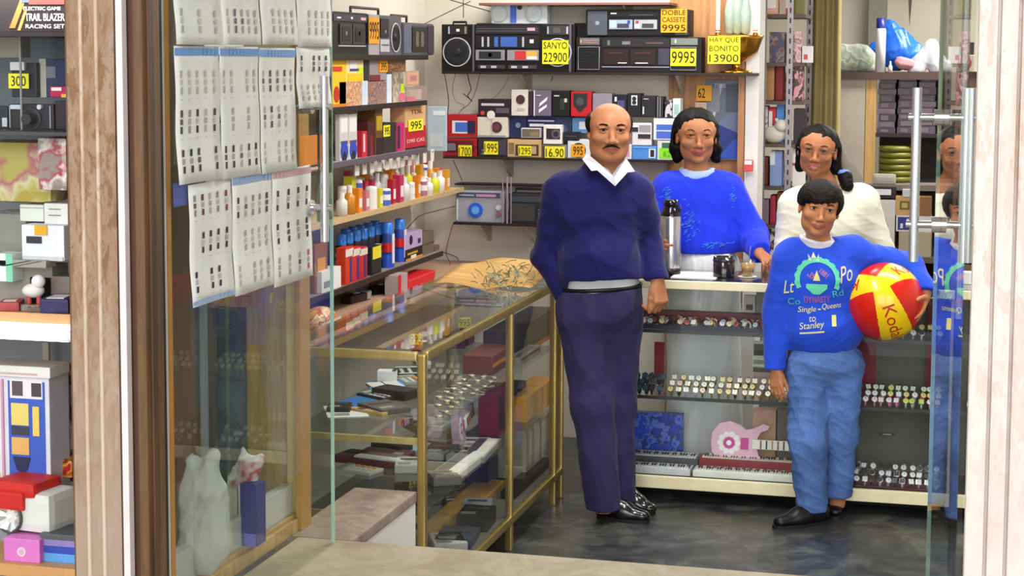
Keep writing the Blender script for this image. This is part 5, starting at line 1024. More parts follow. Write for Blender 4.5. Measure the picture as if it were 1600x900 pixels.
a = at(1131, 424, Y=7.56); t = thing('mug', 'short black cup on the counter between the flask and the coffee glass', 'cup', (a.x, 7.56, CZ)); MB().lathe([(0, 0), (.045, 0), (.046, .004), (.045, .088), (.042, .088), (.041, .006), (0, .006)], mat('#17131a', .25, coat=.5), n=28).build('cup_body', t); MB().lathe([(.0465, .068), (.0475, .072), (.0465, .076)], mat('#2a2430', .3), n=28).build('rim_band', t)
a = at(1168, 420, Y=7.58); t = thing('coffee_glass', 'glass of milky coffee with a spoon standing on the counter', 'glass', (a.x, 7.58, CZ + .004)); MB().lathe([(0, 0), (.024, 0), (.031, .07), (.0295, .07), (.023, .003), (0, .003)], mat('#f2f2ee', kind='glass', dust=.05), n=24).build('tumbler', t); MB().lathe([(0, .003), (.0225, .003), (.028, .056), (0, .056)], mat('#c79a6a', .4), n=24).build('coffee', t); MB().tube([(-.01, 0, .01), (.004, 0, .06), (.012, 0, .13)], .0022, CHROME).build('spoon', t)
o = MB().lathe([(0, 0), (.03, 0), (.042, .004), (.04, .005), (.03, .003), (0, .003)], mat('#e6e2dc', .3), n=24).build('saucer', None, (a.x, 7.58, CZ)); tag(o, 'small white saucer under the coffee glass', 'saucer')
p0, p1 = at(1062, 424, Z=CZ), at(1112, 426, Z=CZ); o = MB().box(p0.x, 7.47, CZ, p1.x + .05, 7.47 + .22, CZ + .003, '#dcd9d4').build('paper', None); tag(o, 'white paper lying on the counter behind the flask and cup', 'paper')
# ---- left wall: everything faces +X, the near end of each thing is at the left
LXF = -2.43
def W(lab, x0, y0, x1, y1, c, dl=(), lev='2', dep=.08, name='packet', cat='packet', X=LXF, Z='lev', **k):
    return item(name, lab, cat, x0, y0, x1, y1, dep, c, dl, X=X, Z=(LS[lev] if Z == 'lev' else Z), **k)
W('black twin cassette stereo nearest the door on the highest left shelf', 488, 18, 574, 84, '#0d0c10', (), '1', .12, 'radio_cassette_player', 'radio', parts=[('cassette_deck', 'B', .46, .25, .68, .72, '#34323a', .006, [(.15, .15, .85, .85, '#19181c'), (.5, .55, .12, 0, '#8d8a92', 'c')]), ('cassette_deck', 'B', .70, .25, .93, .72, '#34323a', .006, [(.15, .15, .85, .85, '#19181c'), (.5, .55, .12, 0, '#a08880', 'c')]), ('tuner_panel', 'B', .35, .78, .98, .94, '#3a3544', .004, [(.1, .4, .2, .6, '#fff'), (.5, .4, .55, .7, '#fff'), (.8, .3, .95, .7, '#e9b0b8')]), ('speaker', 'S', .2, .45, .3, '#202024', CH), ('deck_rim', 'B', .44, .20, .95, .23, CH, .006)])
W('silver and black stereo with round speaker, orange tag stuck on it', 575, 24, 627, 83, '#5b5a61', (), '1', .12, 'radio_cassette_player', 'radio', tag_=('9995', 573, 28, 589, 68, TAGO), parts=[('speaker', 'S', .80, .45, .36, '#1a191d', '#d0d0da'), ('cassette_deck', 'B', .34, .45, .58, .92, '#2a252c', .006, [(.55, .3, .1, 0, '#999', 'c')]), ('control_panel', 'B', .34, .08, .6, .40, '#b9b9c0', .005, [(.1, .5, .9, .6, '#555')]), ('side_trim', 'B', .0, .0, .3, 1, '#a7a2a8', .004), ('handle', 'H', -.1, 1, .7, .028, '#4b4340')])
W('slate grey radio with a carrying handle at the far end of the highest shelf', 629, 36, 678, 80, '#4c4c55', (), '1', .12, 'radio_cassette_player', 'radio', bev=.01, parts=[('cassette_window', 'B', .28, .12, .74, .88, '#2f2926', .005, [(.2, .2, .4, .8, '#6a5e54'), (.55, .2, .75, .8, '#6a5e54')]), ('speaker', 'B', .02, .06, .25, .94, '#5f6675', .004), ('speaker', 'B', .78, .06, .98, .94, '#3c3440', .004), ('handle', 'H', .05, 1, .52, .03, '#4b3f3a')])
YK = '#eec21c'
def PK(c, d, l, sc=70): return mat(c, .35, kind='print', dark=d, light=l, scale=sc, coat=.4)
W('yellow film pack with red print at the near end of the second shelf', 506, 88, 541, 164, YK, [(.3, .7, .8, .8, '#c83a20'), (.55, .25, .16, 0, '#b82c1c', 'c'), (.0, .0, 1, .06, '#c87818')], tag_=None)
zq = at(560, 127, X=LXF).z
W('yellow and white blister pack of film stacked on another', 541, 91, 568, 126, '#e9d9a0', [(.05, .0, .95, .35, YK), (.2, .5, .6, .95, '#e8e6ea'), (.6, .3, .95, .6, '#d2e01a'), (.2, .45, .7, .55, '#3d3a78')], Z=zq)
W('dark slim packet between the stacked packs', 569, 90, 577, 124, '#2f2a2c', (), Z=zq); W('grey film box with an orange price sticker', 578, 90, 604, 122, '#9a8f92', [(.5, .35, .95, .95, '#e58a1c'), (.0, .0, .6, .25, '#7a2830')], Z=zq, tag_=('395', 592, 95, 604, 113, TAGO))
W('brown and red tape pack on the second shelf', 605, 90, 634, 112, PK('#7a3424', '#3a1a14', '#c9a060'), (), Z=at(620, 112, X=LXF).z); W('orange lower film pack beside the yellow one', 530, 127, 541, 162, '#e07818', ())
W('colourful lower pack with yellow and red print', 541, 127, 565, 161, PK('#d8a850', '#c8401c', '#d8d0cc'), ()); W('white card standing in the lower row of packs', 566, 126, 575, 160, '#cdd6e4', ()); W('grey and purple toy pack in the lower row', 576, 127, 604, 159, PK('#8a8494', '#4a2c58', '#d8902c'), ()); W('pale blue white card next to the clear packs', 605, 116, 612, 158, '#d4dff0', ())
CLR = mat('#b3a894', .15, kind='mottle', dark='#8e8272', light='#c9bda8', scale=40, coat=.6)
W('clear plastic pack with a lime sticker', 613, 112, 634, 157, CLR, [(.6, .3, .85, .6, '#bcd42c'), (.5, .05, .95, .3, '#d06a80')]); W('small clear plastic box with a pinkish card', 634, 111, 655, 134, mat('#c9a880', .15, coat=.6), [(.1, .1, .9, .9, '#cfa08a'), (.3, .3, .8, .7, '#b8787a')], Z=at(645, 134, X=LXF).z); W('wide clear plastic box at the end of the second shelf', 635, 135, 668, 156, mat('#a58f88', .15, coat=.6), [(.1, .1, .7, .8, '#b49a90'), (.0, .0, .4, .3, '#c46a7c')])
# third shelf
z3 = LS['3']
for i, px in enumerate((531, 545)): W(['nearer', 'farther'][i] + ' of the two blue scissors in white blister cards', px, 178, px + 13, 240, '#c9c6c4', [(.1, .6, .9, .9, '#e6e0e0'), (.1, .35, .9, .42, '#6a4a40'), (.5, .2, .22, 0, '#3048b0', 'c'), (.5, .06, .13, 0, '#241f24', 'c')], '3', .02, 'blister_card', 'blister card')
W('red bottle shaped packet on the third shelf', 566, 205, 574, 236, '#c02434', [(.2, .2, .5, .9, '#e6c8cc')], '3'); o = W('dark wine coloured tapering bottle on the third shelf', 575, 190, 585, 235, '#4a1a22', [(.3, 0, .7, .6, '#7c2030')], '3')
W('tall brown and gold box on the third shelf', 587, 166, 598, 235, '#6a4620', [(.1, .5, .9, .8, '#b8961e'), (.1, 0, .9, .35, '#2a1418')], '3'); W('black cassette pack with a yellow price tag', 599, 192, 619, 234, '#2e2a26', (), '3', tag_=('995', 598, 195, 608, 214))
W('magenta cassette pack beside the tall tape box', 620, 192, 632, 233, '#c2246c', [(.1, .1, .4, .9, '#3c2230')], '3', .06)
W('tan and red blank cassette box printed TDK with a yellow 995 tag', 633, 165, 665, 232, '#d3a878', [(.0, .05, 1, .52, '#b81c34'), (.0, .0, 1, .05, '#2a1420')], '3', .07, tag_=('995', 637, 185, 660, 206), text=[('TDK', .55, .86, .6, .10, mat('#8a4a30')), ('D90 CAS', .5, .2, .85, .08, mat('#e6c8b8'))])
o = item('blister_card', 'pale blue translucent blister card at the far end of the third shelf', 'blister card', 668, 166, 697, 236, .02, mat('#b4c6d4', .3), [(.3, .8, .95, .9, '#e2eaf0'), (.1, .1, .8, .4, '#c4cbd4')], Y=8.2)
# fourth shelf: bottles and packs, two rows
rg = random.Random(11)
KINDS = [('white', '#e2dfdc'), ('orange', '#e88a1c'), ('yellow', '#d8d428'), ('red', '#c4202c'), ('pink', '#c8508a'), ('clear', '#c2b8b0'), ('blue', '#3c58b8'), ('brown', '#6a3a2c')]
SEQ = [('#d9d6d2', 'white', 0), ('#b82038', 'red', 1), ('#d2d824', 'lime yellow', 0), ('#e6e3e0', 'white', 2), ('#e58418', 'orange', 1), ('#d08a2c', 'amber', 0), ('#c03058', 'crimson', 1), ('#e6e3e0', 'white', 0), ('#d4d02c', 'yellow', 1), ('#a86a84', 'mauve', 2), ('#e8861a', 'orange', 1), ('#dcdcdc', 'grey white', 0), ('#e6a020', 'golden', 1), ('#4a66c0', 'blue', 2), ('#e4e0de', 'white', 0), ('#c4747c', 'rose', 1), ('#d8d8d4', 'pale grey', 2)]
def little_bottle(lab, y, X, z, c, kind, h, w):
    b = MB(); m = mat(c, .3, coat=.3); wh = mat('#e8e4e0', .35)
    if kind == 0: b.lathe([(0, 0), (w, 0), (w, h * .62), (w * .55, h * .72), (w * .4, h * .76)], m, n=14); b.cyl((0, 0, h * .74), (0, 0, h), w * .5, wh, n=12)
    elif kind == 1: b.box(-w, -w * .7, 0, w, w * .7, h, m, .002); b.box(-w * .7, -w * .7 - .001, h * .2, w * .7, -w * .7, h * .6, wh)
    else: b.cyl((0, 0, 0), (0, 0, h * .8), w, m, n=14); b.lathe([(w, h * .8), (w * .9, h * .9), (0, h * .93)], wh, n=14); b.cyl((0, 0, h * .3), (0, 0, h * .6), w * 1.02, wh, n=14)
    o = b.build(['bottle', 'carton', 'tube'][kind], None, (X, y, z)); o.rotation_euler = (0, 0, math.pi / 2); return tag(o, lab, ['bottle', 'box', 'tube'][kind], 'toiletries on the tan left shelf')
z4 = LS['4']
for r, (X_, pxs, nm) in enumerate(((-2.435, (528, 700), 'front'), (-2.50, (530, 698), 'second'), (-2.57, (540, 690), 'rear'))):
    ya, yb = yat(pxs[0], X_, 320), min(yat(pxs[1], X_, 290), 8.28); n = 17
    for i in range(n):
        c, cn, kd = SEQ[(i * 5 + r * 3) % len(SEQ)]; y = ya + (yb - ya) * (i + .5) / n; h = rg.uniform(.075, .12) + .02 * r
        pl = ['near', 'middle', 'far'][min(2, i * 3 // n)]
        little_bottle(f"{cn} {['bottle', 'carton', 'round tub'][kd]}, {ORDW[i]} from the door in the {nm} row of the tan shelf", y, X_, z4, c, kd, h, rg.uniform(.019, .026))
# white strips of hanging cards above them
for i in range(11):
    px = 536 + i * 12; y = yat(px, -2.50, 250); o = MB().box(-.024, -.0015, 0, .024, .0015, .055, '#e6e1dc').box(-.006, -.0025, .04, .006, -.0015, .048, '#554a50').build('hanging_card', None, (-2.44, y, z4 + .148)); o.rotation_euler = (0, 0, math.pi / 2); tag(o, f'small white card, {ORDW[i]} from the door in the row below the third left shelf', 'card', 'white hanging cards over the tan shelf')
b = MB().box(XL + .03, 5.9, z4 + .203, -2.425, yat(662), z4 + .207, mat('#cfcac8', .3)); o = b.build('card_rail', None); tag(o, 'pale rail board that the small white cards hang from', 'rail')
# fifth shelf: aerosol cans with blue caps
z5 = LS['5']
def can(lab, y, X, z, body, kind=0, h=.165, r=.0235):
    t = thing('aerosol_can', lab, 'spray can', (X, y, z), math.pi / 2, 'blue-capped aerosol cans on the left wall'); b = MB(); b.lathe([(0, 0), (r, 0), (r, h * .74), (r * .82, h * .78), (0, h * .78)], asmat(body), n=20)
    if kind == 0: b.cyl((0, 0, h * .2), (0, 0, h * .42), r * 1.02, mat('#d8d4dc', .3), n=20); b.cyl((0, 0, h * .5), (0, 0, h * .56), r * 1.02, mat('#ece8ec', .3), n=20)
    elif kind == 1: b.cyl((0, 0, h * .35), (0, 0, h * .55), r * 1.02, mat('#c81c24', .3), n=20); b.box(-r * .45, -r * 1.04, h * .1, r * .45, -r * .7, h * .75, mat('#e9e6ee', .3)); b.cyl((0, 0, 0), (0, 0, h * .3), r * 1.02, mat('#2c50c0', .3), n=20)
    b.build('can_body', t); MB().lathe([(r * .9, h * .76), (r * .88, h * .99), (r * .8, h), (0, h)], mat('#2f7ad8', .3, coat=.3), n=20).build('cap', t); return t
P5 = [(533, 0), (544, 0), (556, 0), (567, 0), (578, 0), (589, 0), (598, 0), (540, 1), (552, 1), (563, 1), (575, 1), (586, 1)]
for i, (px, rw) in enumerate(P5):
    X_ = -2.50 if rw == 0 else -2.56; can(f"black aerosol can with blue cap, {ORDW[i if rw == 0 else i - 7]} from the door in the {['front', 'rear'][rw]} line", yat(px, X_, 380), X_, z5, '#16151c', 0, .185)
can('blue and white striped aerosol can with a red band, tallest in front', yat(606, -2.45, 400), -2.45, z5, '#26408c', 1, .195, .026); can('blue aerosol can with a white stripe at the far end of the cans', yat(625, -2.47, 400), -2.47, z5, '#2c3f98', 1, .19, .026)
for i, (px, c, cn) in enumerate(((546, '#c83418', 'orange red'), (557, '#c8242c', 'red'), (568, '#b8202c', 'crimson'))): W(f"{cn} carton with a purple stripe in front of the cans", px - 6, 386, px + 6, 440, c, [(.55, .05, .8, .7, '#3a2a78'), (.0, .75, 1, .95, '#d8cfc4')], '5', .04, 'carton', 'box', X=-2.42)
W('black tube pack with a yellow label', 581, 384, 596, 432, '#1e1c20', [(.1, .55, .95, .98, '#e0d428')], '5', .04, 'carton', 'box', X=-2.42)
W('white and blue carton near the door end of the can shelf', 503, 420, 533, 462, '#dcdad8', [(.1, .2, .5, .5, '#8a8a90')], '5', .05, 'carton', 'box', X=-2.42)
W('brown and yellow bottle-shaped pack at the door end', 492, 380, 512, 440, '#8a5a2c', [(.2, .3, .8, .7, '#d8901c')], '5', .05, 'carton', 'box', X=-2.44)
zz = at(650, 385, X=-2.44).z
W('black boxed shaver with yellow lettering under another box', 634, 387, 660, 410, '#1d1814', [(.1, .5, .7, .68, '#c8961c'), (.0, .0, 1, .2, '#d88420'), (.3, .1, .6, .4, '#e6e0da')], '5', .06, 'carton', 'box', X=-2.44); W('lilac box with a dark shaver picture, stacked on the black one', 634, 362, 660, 386, '#b8a0cc', [(.3, .55, .3, 0, '#2c1c2c', 'c'), (.72, .2, .88, .5, '#3a2a4a')], '5', .06, 'carton', 'box', X=-2.44, Z=at(647, 387, X=-2.44).z)
W('olive grey cardboard box at the end of the can shelf', 661, 362, 678, 405, '#6e6250', [(.0, .45, 1, .5, '#4c4338')], '5', .06, 'carton', 'box', X=-2.44); W('smallest brown box at the very end of the can shelf', 679, 383, 687, 403, '#6e5a48', (), '5', .05, 'carton', 'box', X=-2.44)
# ledge behind the case
z6 = LS['6']
W('bright red wide box on the ledge behind the case', 638, 430, 680, 452, '#cc1420', [(.0, .85, 1, 1, '#e23a3c')], '6', .10, 'carton', 'box', X=-2.36); W('grey and red glass tumbler box next to the wide red box', 622, 428, 637, 456, '#a89a98', [(0, 0, .3, 1, '#c01c2c')], '6', .06, 'carton', 'box', X=-2.36)
def shaver(lab, px, py, c, ln=.13, rz=60):
    a = at(px, py, Z=z6 + .02); t = thing('electric_shaver', lab, 'shaver', (a.x, a.y, z6), R(rz)); MB().box(-ln / 2, -.025, 0, ln / 2, .025, .035, asmat(c), .010).build('shaver_body', t); MB().box(ln * .3, -.026, .004, ln * .52, .026, .040, mat('#c4c4cc', .25, .8, 'metal'), .006).build('foil_head', t); MB().box(-.01, -.008, .034, .02, .008, .038, '#c8c8cc').build('switch', t)
shaver('black shaver with a chrome head lying on the ledge', 596, 450, '#17161a', .16, 78); shaver('white and black flat shaver beside the other on the ledge', 560, 447, '#cfccc8', .15, 82); shaver('brown-black clippers nearest the door on the ledge', 556, 464, '#2c1c16', .17, 80)
a = at(500, 440, Z=z6 + .05); o = MB().ball((0, 0, .05), .06, mat('#d8a02c', .3, kind='print', dark='#b03a1c', light='#e8d8b0', scale=30), 14, (1, 1.5, .8)).build('wrapped_bundle', None, (-2.32, yat(500, -2.32, 440), z6)); tag(o, 'yellow and orange plastic-wrapped bundle on the ledge near the door', 'packet')
# ---- folded kraft paper and tinsel lying on the far end of the glass case
TP = CZ + .004
kp = [at(745, 415, Y=7.25), at(805, 388, Y=7.3), at(856, 392, Y=7.3)]; t_ = MB()
t_.grid(lambda u, v: (-2.14 + .42 * u + .02 * v, 6.93 + .36 * v - .04 * u, TP + .006 + (.05 + .04 * u) * v ** 1.5 + .008 * math.sin(9 * u + 4 * v)), 14, 8, mat('#cfa564', .75, kind='wood', ax='x', dark='#b98d4c'), .002); o = t_.build('wrapping_paper', None); tag(o, 'creased tan wrapping paper lying at the far end of the glass case', 'paper')
rg = random.Random(3); b = MB(); gm = [mat('#6f7f5c', .4), mat('#a9b8a4', .25), mat('#4a5a44', .5)]
for i in range(150):
    x, y, z = rg.uniform(-1.93, -1.74), rg.uniform(6.80, 7.22), TP + .006 + abs(rg.gauss(0, .035)); d = Vector((rg.uniform(-1, 1), rg.uniform(-1, 1), rg.uniform(-.2, 1))).normalized() * rg.uniform(.02, .05); b.tube([(x, y, z), tuple(Vector((x, y, z)) + d * .5 + Vector((0, 0, .004))), tuple(Vector((x, y, z)) + d)], .0016, gm[i % 3], 4)
o = b.build('tinsel', None); tag(o, 'silvery green tinsel heaped on the glass case beside the man', 'tinsel'); o['kind'] = 'stuff'
# ---- inside the glass case
def flat(name, lab, cat, px, py, Z, w, l, h, c, rz=0, dl=(), grp=None, parts=(), xlim=True):
    a = at(px, py, Z=Z + h); 
    if xlim: a.x = min(max(a.x, CX0 + .04 + w * .5), CX1 - .04 - w * .5); a.y = min(max(a.y, CY0 + .04 + l * .5), CY1 - .04 - l * .5)
    mb = MB().box(-w / 2, -l / 2, 0, w / 2, l / 2, h, asmat(c), min(.004, h * .3))
    for i_, q in enumerate(dl): mb.box((q[0] - .5) * w, (q[1] - .5) * l, h - .0005, (q[2] - .5) * w, (q[3] - .5) * l, h + .0015 + .0003 * i_, asmat(q[4]))
    if parts:
        t = thing(name, lab, cat, (a.x, a.y, Z), R(rz), grp); mb.build('body', t)
        for p in parts: MB().box((p[1] - .5) * w, (p[2] - .5) * l, h - .001, (p[3] - .5) * w, (p[4] - .5) * l, h + p[6], asmat(p[5]), .001).build(p[0], t)
        return t
    o = mb.build(name, None, (a.x, a.y, Z)); o.rotation_euler = (0, 0, R(rz)); return tag(o, lab, cat, grp)
CALC = [(.12, .1 + .15 * j, .25, .2 + .15 * j, '#c8c8c8') for j in range(4)] + [(.42, .1 + .15 * j, .55, .2 + .15 * j, '#c8c8c8') for j in range(4)] + [(.7, .1 + .15 * j, .85, .2 + .15 * j, '#d88a50') for j in range(4)] + [(.1, .74, .9, .92, '#8fa08a')]
z2, z1, z0_ = CS[2], CS[1], CS[0]
flat('booklet', 'sky blue folded booklet at the near left of the upper case shelf', 'booklet', 520, 598, z2, .13, .20, .008, '#4a96d8', 20, [(.1, .1, .9, .3, '#8cc4ec')]); flat('booklet', 'deep blue booklet at the door corner of the case', 'booklet', 492, 622, z2, .11, .18, .006, '#2f6ea8', -12)
flat('wallet', 'white card wallet standing out on the blue booklets', 'wallet', 564, 576, z2, .07, .05, .05, '#dcdce0', 10, [(.8, 0, 1, 1, '#3a3844')]); flat('open_manual', 'open white manual lying on the upper case shelf', 'booklet', 548, 598, z2, .12, .13, .012, '#cfcdca', 35, [(.48, 0, .52, 1, '#6a6a6a')])
flat('calculator', 'black pocket calculator on the upper shelf, left of the brass corner post', 'calculator', 592, 616, z2, .085, .15, .014, '#232126', 60, CALC); flat('calculator', 'grey pocket calculator right behind the corner post', 'calculator', 640, 592, z2, .08, .14, .012, '#8f8f8c', 35, CALC)
flat('calculator', 'large dark calculator with a white border on the upper shelf', 'calculator', 634, 578, z2, .10, .15, .012, '#2e2c30', 25, [(.02, .02, .98, .08, '#dcdcdc'), (.02, .92, .98, .98, '#dcdcdc')] + CALC[:8]); flat('camera_case', 'rounded black camera case on the upper case shelf', 'camera case', 618, 606, z2, .09, .15, .035, '#1f1d20', 70)
flat('price_box', 'dark red box with a yellow 995 tag under the case top, nearer one', 'box', 634, 527, z2, .08, .12, .03, '#4a1420', 20); flat('price_box', 'dark red box with a yellow 995 tag under the case top, farther one', 'box', 735, 498, z2, .09, .10, .03, '#5a1822', 0)
for (px, py, lb) in ((650, 530, 'nearer'), (726, 504, 'farther')):
    a = at(px, py, Z=.7125); t = thing('price_card', f'bright yellow 995 price card seen through the case top, {lb} one', 'price card', (a.x, a.y, z2 + .03), R(YAW)); MB().box(-.028, -.002, 0, .028, .002, .045, TAGY).box(-.02, -.002, -.0298, .02, .002, 0, '#5a1822').build('card', t); lettering('995', 0, .023, -.002, .048, .032, INK, t)
for i in range(26):      # row of small pale watches on the upper shelf
    pass
rg = random.Random(21)
WM = {}; WSC = .8
def watch_mesh(strap, case, dial, kind):
    k = (strap, case, dial, kind)
    if k in WM: return WM[k]
    b = MB(); S_ = mat(strap, .45); C_ = mat(case, .25, .7, 'metal'); D_ = mat(dial, .3)
    if kind == 0:      # strap wrapped round a cuff, dial tipped up to the front
        b.tube([(0, .018 * math.cos(a) , .024 + .022 * math.sin(a)) for a in [2 * math.pi * i / 14 for i in range(14)]], .0052, S_, 6, True); M_ = Matrix.Translation((0, -.016, .034)) @ Matrix.Rotation(R(55), 4, 'X'); s0 = len(b.v)
        b.lathe([(0, -.003), (.0145, -.003), (.016, 0), (.0145, .004), (.0125, .0045)], C_, n=16); b.lathe([(.0128, .0046), (0, .0048)], D_, n=16); b.box(-.0006, 0, .0048, .0006, .009, .0055, '#222'); b.box(0, -.0006, .0048, .006, .0006, .0055, '#222'); b.xf(M_, s0)
    elif kind == 1:    # square dial
        b.tube([(0, .018 * math.cos(a), .024 + .022 * math.sin(a)) for a in [2 * math.pi * i / 14 for i in range(14)]], .0052, S_, 6, True); M_ = Matrix.Translation((0, -.016, .034)) @ Matrix.Rotation(R(55), 4, 'X'); s0 = len(b.v); b.box(-.014, -.014, -.003, .014, .014, .004, C_, .003); b.box(-.011, -.011, .004, .011, .011, .0048, D_); b.xf(M_, s0)
    else:              # laid flat on its strap
        b.box(-.009, -.055, 0, .009, .055, .004, S_, .0018); b.lathe([(0, .002), (.016, .002), (.016, .008), (.013, .010)], C_, n=16); b.lathe([(.013, .0101), (0, .0104)], D_, n=16)
    o = b.build('wristwatch', None); me = o.data; bpy.data.objects.remove(o); WM[k] = me; return me
def watch(x, y, z, strap, case, dial, kind, rz, lab, grp):
    o = bpy.data.objects.new('wristwatch', watch_mesh(strap, case, dial, kind)); COL.objects.link(o); o.location = (x, y, z); o.rotation_euler = (0, 0, rz + rg.uniform(-.25, .25)); o.scale = (WSC,) * 3; return tag(o, lab, 'watch', grp)
for r_ in range(3):
    for i in range(10):
        a = at(690 + i * 10 + rg.uniform(-2, 2), 600, X=CX1 - .06 - .05 * r_); watch(CX1 - .07 - .05 * r_ + rg.uniform(-.008, .008), a.y, z2, '#8a8474', '#c4b890', '#e0dccc', 2, R(rg.uniform(-70, 70)), f'small pale metal watch, {ORDW[i]} from the door, {["front", "middle", "rear"][r_]} row, upper shelf of the glass case', 'pale watches in the glass case')
flat('rod_set', 'bundle of white plastic rods lying across the middle case shelf', 'rods', 560, 630, z1 + .0, .22, .05, .02, '#d8d8d6', 12, [(.0, .2, 1, .3, '#9a9a98'), (.0, .6, 1, .7, '#9a9a98')]); flat('notebook', 'pale blue white folder near the door on the middle shelf', 'folder', 510, 690, z1, .16, .2, .012, '#9fb4c0', -8)
flat('toy_keyboard', 'maroon electronic keyboard lying on the middle case shelf', 'keyboard', 575, 712, z1, .12, .30, .025, '#5c2a34', 78, parts=[('white_keys', .1, .05, .45, .7, '#e2e0da', .006), ('speaker_grille', .55, .75, .95, .95, '#2a1c20', .004), ('control_panel', .55, .1, .9, .65, '#8a6a6c', .004)])
flat('game_controller', 'black toy phone with red key on the middle case shelf', 'toy', 612, 690, z1, .07, .16, .035, '#18171a', 60, [(.2, .3, .6, .5, '#d0503c'), (.1, .6, .5, .8, '#dcdcd8')]); flat('calculator', 'small white edged calculator on the middle case shelf', 'calculator', 540, 730, z1, .09, .16, .012, '#b8b0a4', 75, CALC)
flat('toy_keyboard', 'cream electronic keyboard near the front rail of the middle shelf', 'keyboard', 720, 722, z1, .10, .40, .025, '#c9c4ba', 0, parts=[('white_keys', .55, .05, .95, .9, '#f0ede6', .006), ('control_panel', .1, .1, .45, .9, '#6a5a5a', .004)]); flat('toy_keyboard', 'grey electronic keyboard behind the cream one on the middle shelf', 'keyboard', 770, 700, z1, .09, .34, .022, '#8f8a86', 4, parts=[('white_keys', .5, .05, .95, .9, '#e4e0da', .006), ('control_panel', .1, .1, .4, .9, '#4a4444', .004)])
flat('pistol_toy', 'dark toy drill lying diagonally on the bottom of the case', 'toy', 540, 785, z0_, .06, .2, .05, '#1e1c20', 70, [(.2, .1, .8, .3, '#d8c82c'), (.2, .7, .8, .8, '#b85a5c')]); flat('boxed_iron', 'silver and red boxed tool on the bottom of the case', 'box', 505, 790, z0_, .10, .18, .05, '#a8a6ac', 60, [(.1, .1, .9, .3, '#b03844')]); flat('pouch', 'black pouch crumpled on the bottom of the case', 'pouch', 585, 755, z0_, .12, .2, .06, '#141317', 50)
CLT = [('white instruction sheet', 'sheet', 505, 640, 2, .14, .20, .003, '#d8d8d4', 25), ('grey cardboard lid', 'lid', 600, 632, 2, .12, .16, .02, '#5a5654', 50), ('brass coloured pen set', 'pen set', 575, 640, 2, .03, .16, .012, '#b89c60', 65), ('small black leather wallet', 'wallet', 530, 632, 2, .08, .10, .02, '#2a2220', 15), ('silver cigarette case', 'case', 610, 560, 2, .06, .09, .015, '#b4b4b8', 30),
    ('white and black multi-band box', 'box', 545, 652, 1, .12, .18, .02, '#d2d0cc', 80), ('long silver ruler', 'ruler', 600, 648, 1, .03, .26, .006, '#c8c8cc', 72), ('brown leather strap roll', 'strap', 640, 660, 1, .05, .16, .03, '#4a2c24', 40), ('flat maroon book', 'book', 505, 700, 1, .13, .19, .02, '#5a3038', 85), ('clear lidded screw box', 'box', 640, 720, 1, .10, .14, .03, '#b8b4ac', 15), ('dark toy cassette deck', 'toy', 690, 700, 1, .11, .15, .035, '#2e2a30', 8), ('white price list', 'sheet', 740, 690, 1, .12, .16, .003, '#dad8d2', 12), ('grey cable coil box', 'box', 700, 740, 1, .10, .12, .03, '#77726e', 30),
    ('yellow handled screwdriver set', 'tools', 560, 768, 0, .07, .16, .015, '#c8b830', 60), ('red plastic toy part', 'toy', 525, 815, 0, .08, .10, .03, '#9a1c28', 20), ('white corner of an open box', 'box', 700, 840, 0, .12, .16, .03, '#cfc8c4', 25), ('dark blue tin case', 'case', 740, 835, 0, .14, .20, .03, '#34404e', 6), ('silver tray of tools', 'tray', 745, 785, 0, .11, .15, .02, '#9a9ca4', 10), ('black toolbox', 'toolbox', 790, 800, 0, .12, .16, .06, '#211f22', 4), ('grey steel box', 'box', 640, 800, 0, .14, .18, .04, '#6a6866', 12), ('pink and grey game box', 'game', 510, 830, 0, .13, .16, .03, '#8a6a74', 70)]
for lb, ct, px, py, lv, w_, l_, h_, c_c, rz_ in CLT:
    flat(ct.replace(' ', '_'), f'{lb} lying on the {["bottom", "middle shelf", "upper shelf"][lv]} of the glass case', ct, px, py, CS[lv], w_, l_, h_, c_c, rz_, [(.1, .1, .55, .3, '#8f8a84'), (.15, .6, .85, .75, '#4a4644')])
def tbox(lab, px0, py0, px1, py1, X, dep, c, dl=(), Z=None, name='box', cat='box', text=()): return item(name, lab, cat, px0, py0, px1, py1, dep, c, dl, X=X, Z=Z, text=text)
tbox('yellow wooden tray of tools with dark lettering on the case bottom', 697, 792, 790, 818, CX1 - .16, .12, '#c99a44', [(.05, .15, .4, .85, '#a85a38')], Z=None, name='tool_tray', cat='tray', text=[('A BDMA', .7, .5, .42, .5, mat('#4a3420'))])
tbox('navy folded bag standing in the middle of the case', 762, 660, 815, 770, CX1 - .22, .10, mat('#1c2038', .8, kind='cloth'), (), z0_, 'bag', 'bag'); tbox('pale grey carton standing at the far end of the case', 822, 655, 868, 765, CX1 - .10, .12, '#aaa59c', [(.1, .4, .9, .9, '#bcb8b0')], z0_, 'carton'); tbox('long black case lying behind the front glass at the bottom', 805, 742, 862, 780, CX1 - .06, .06, '#1e1c1a', (), z0_, 'instrument_case', 'case')
tbox('mustard yellow bag bulging behind the front glass', 822, 606, 866, 655, CX1 - .06, .10, mat('#c98a1c', .6, kind='cloth'), (), z1, 'bag', 'bag'); tbox('dark red boxed toy on the middle shelf near the navy bag', 778, 606, 800, 655, CX1 - .10, .08, '#7c1c30', [(.1, .1, .4, .9, '#2c2838')], z1, 'carton'); tbox('dark blue packed box on the middle shelf', 800, 602, 822, 655, CX1 - .12, .08, '#22305c', [(.2, .3, .8, .8, '#3a4f80')], z1, 'carton')
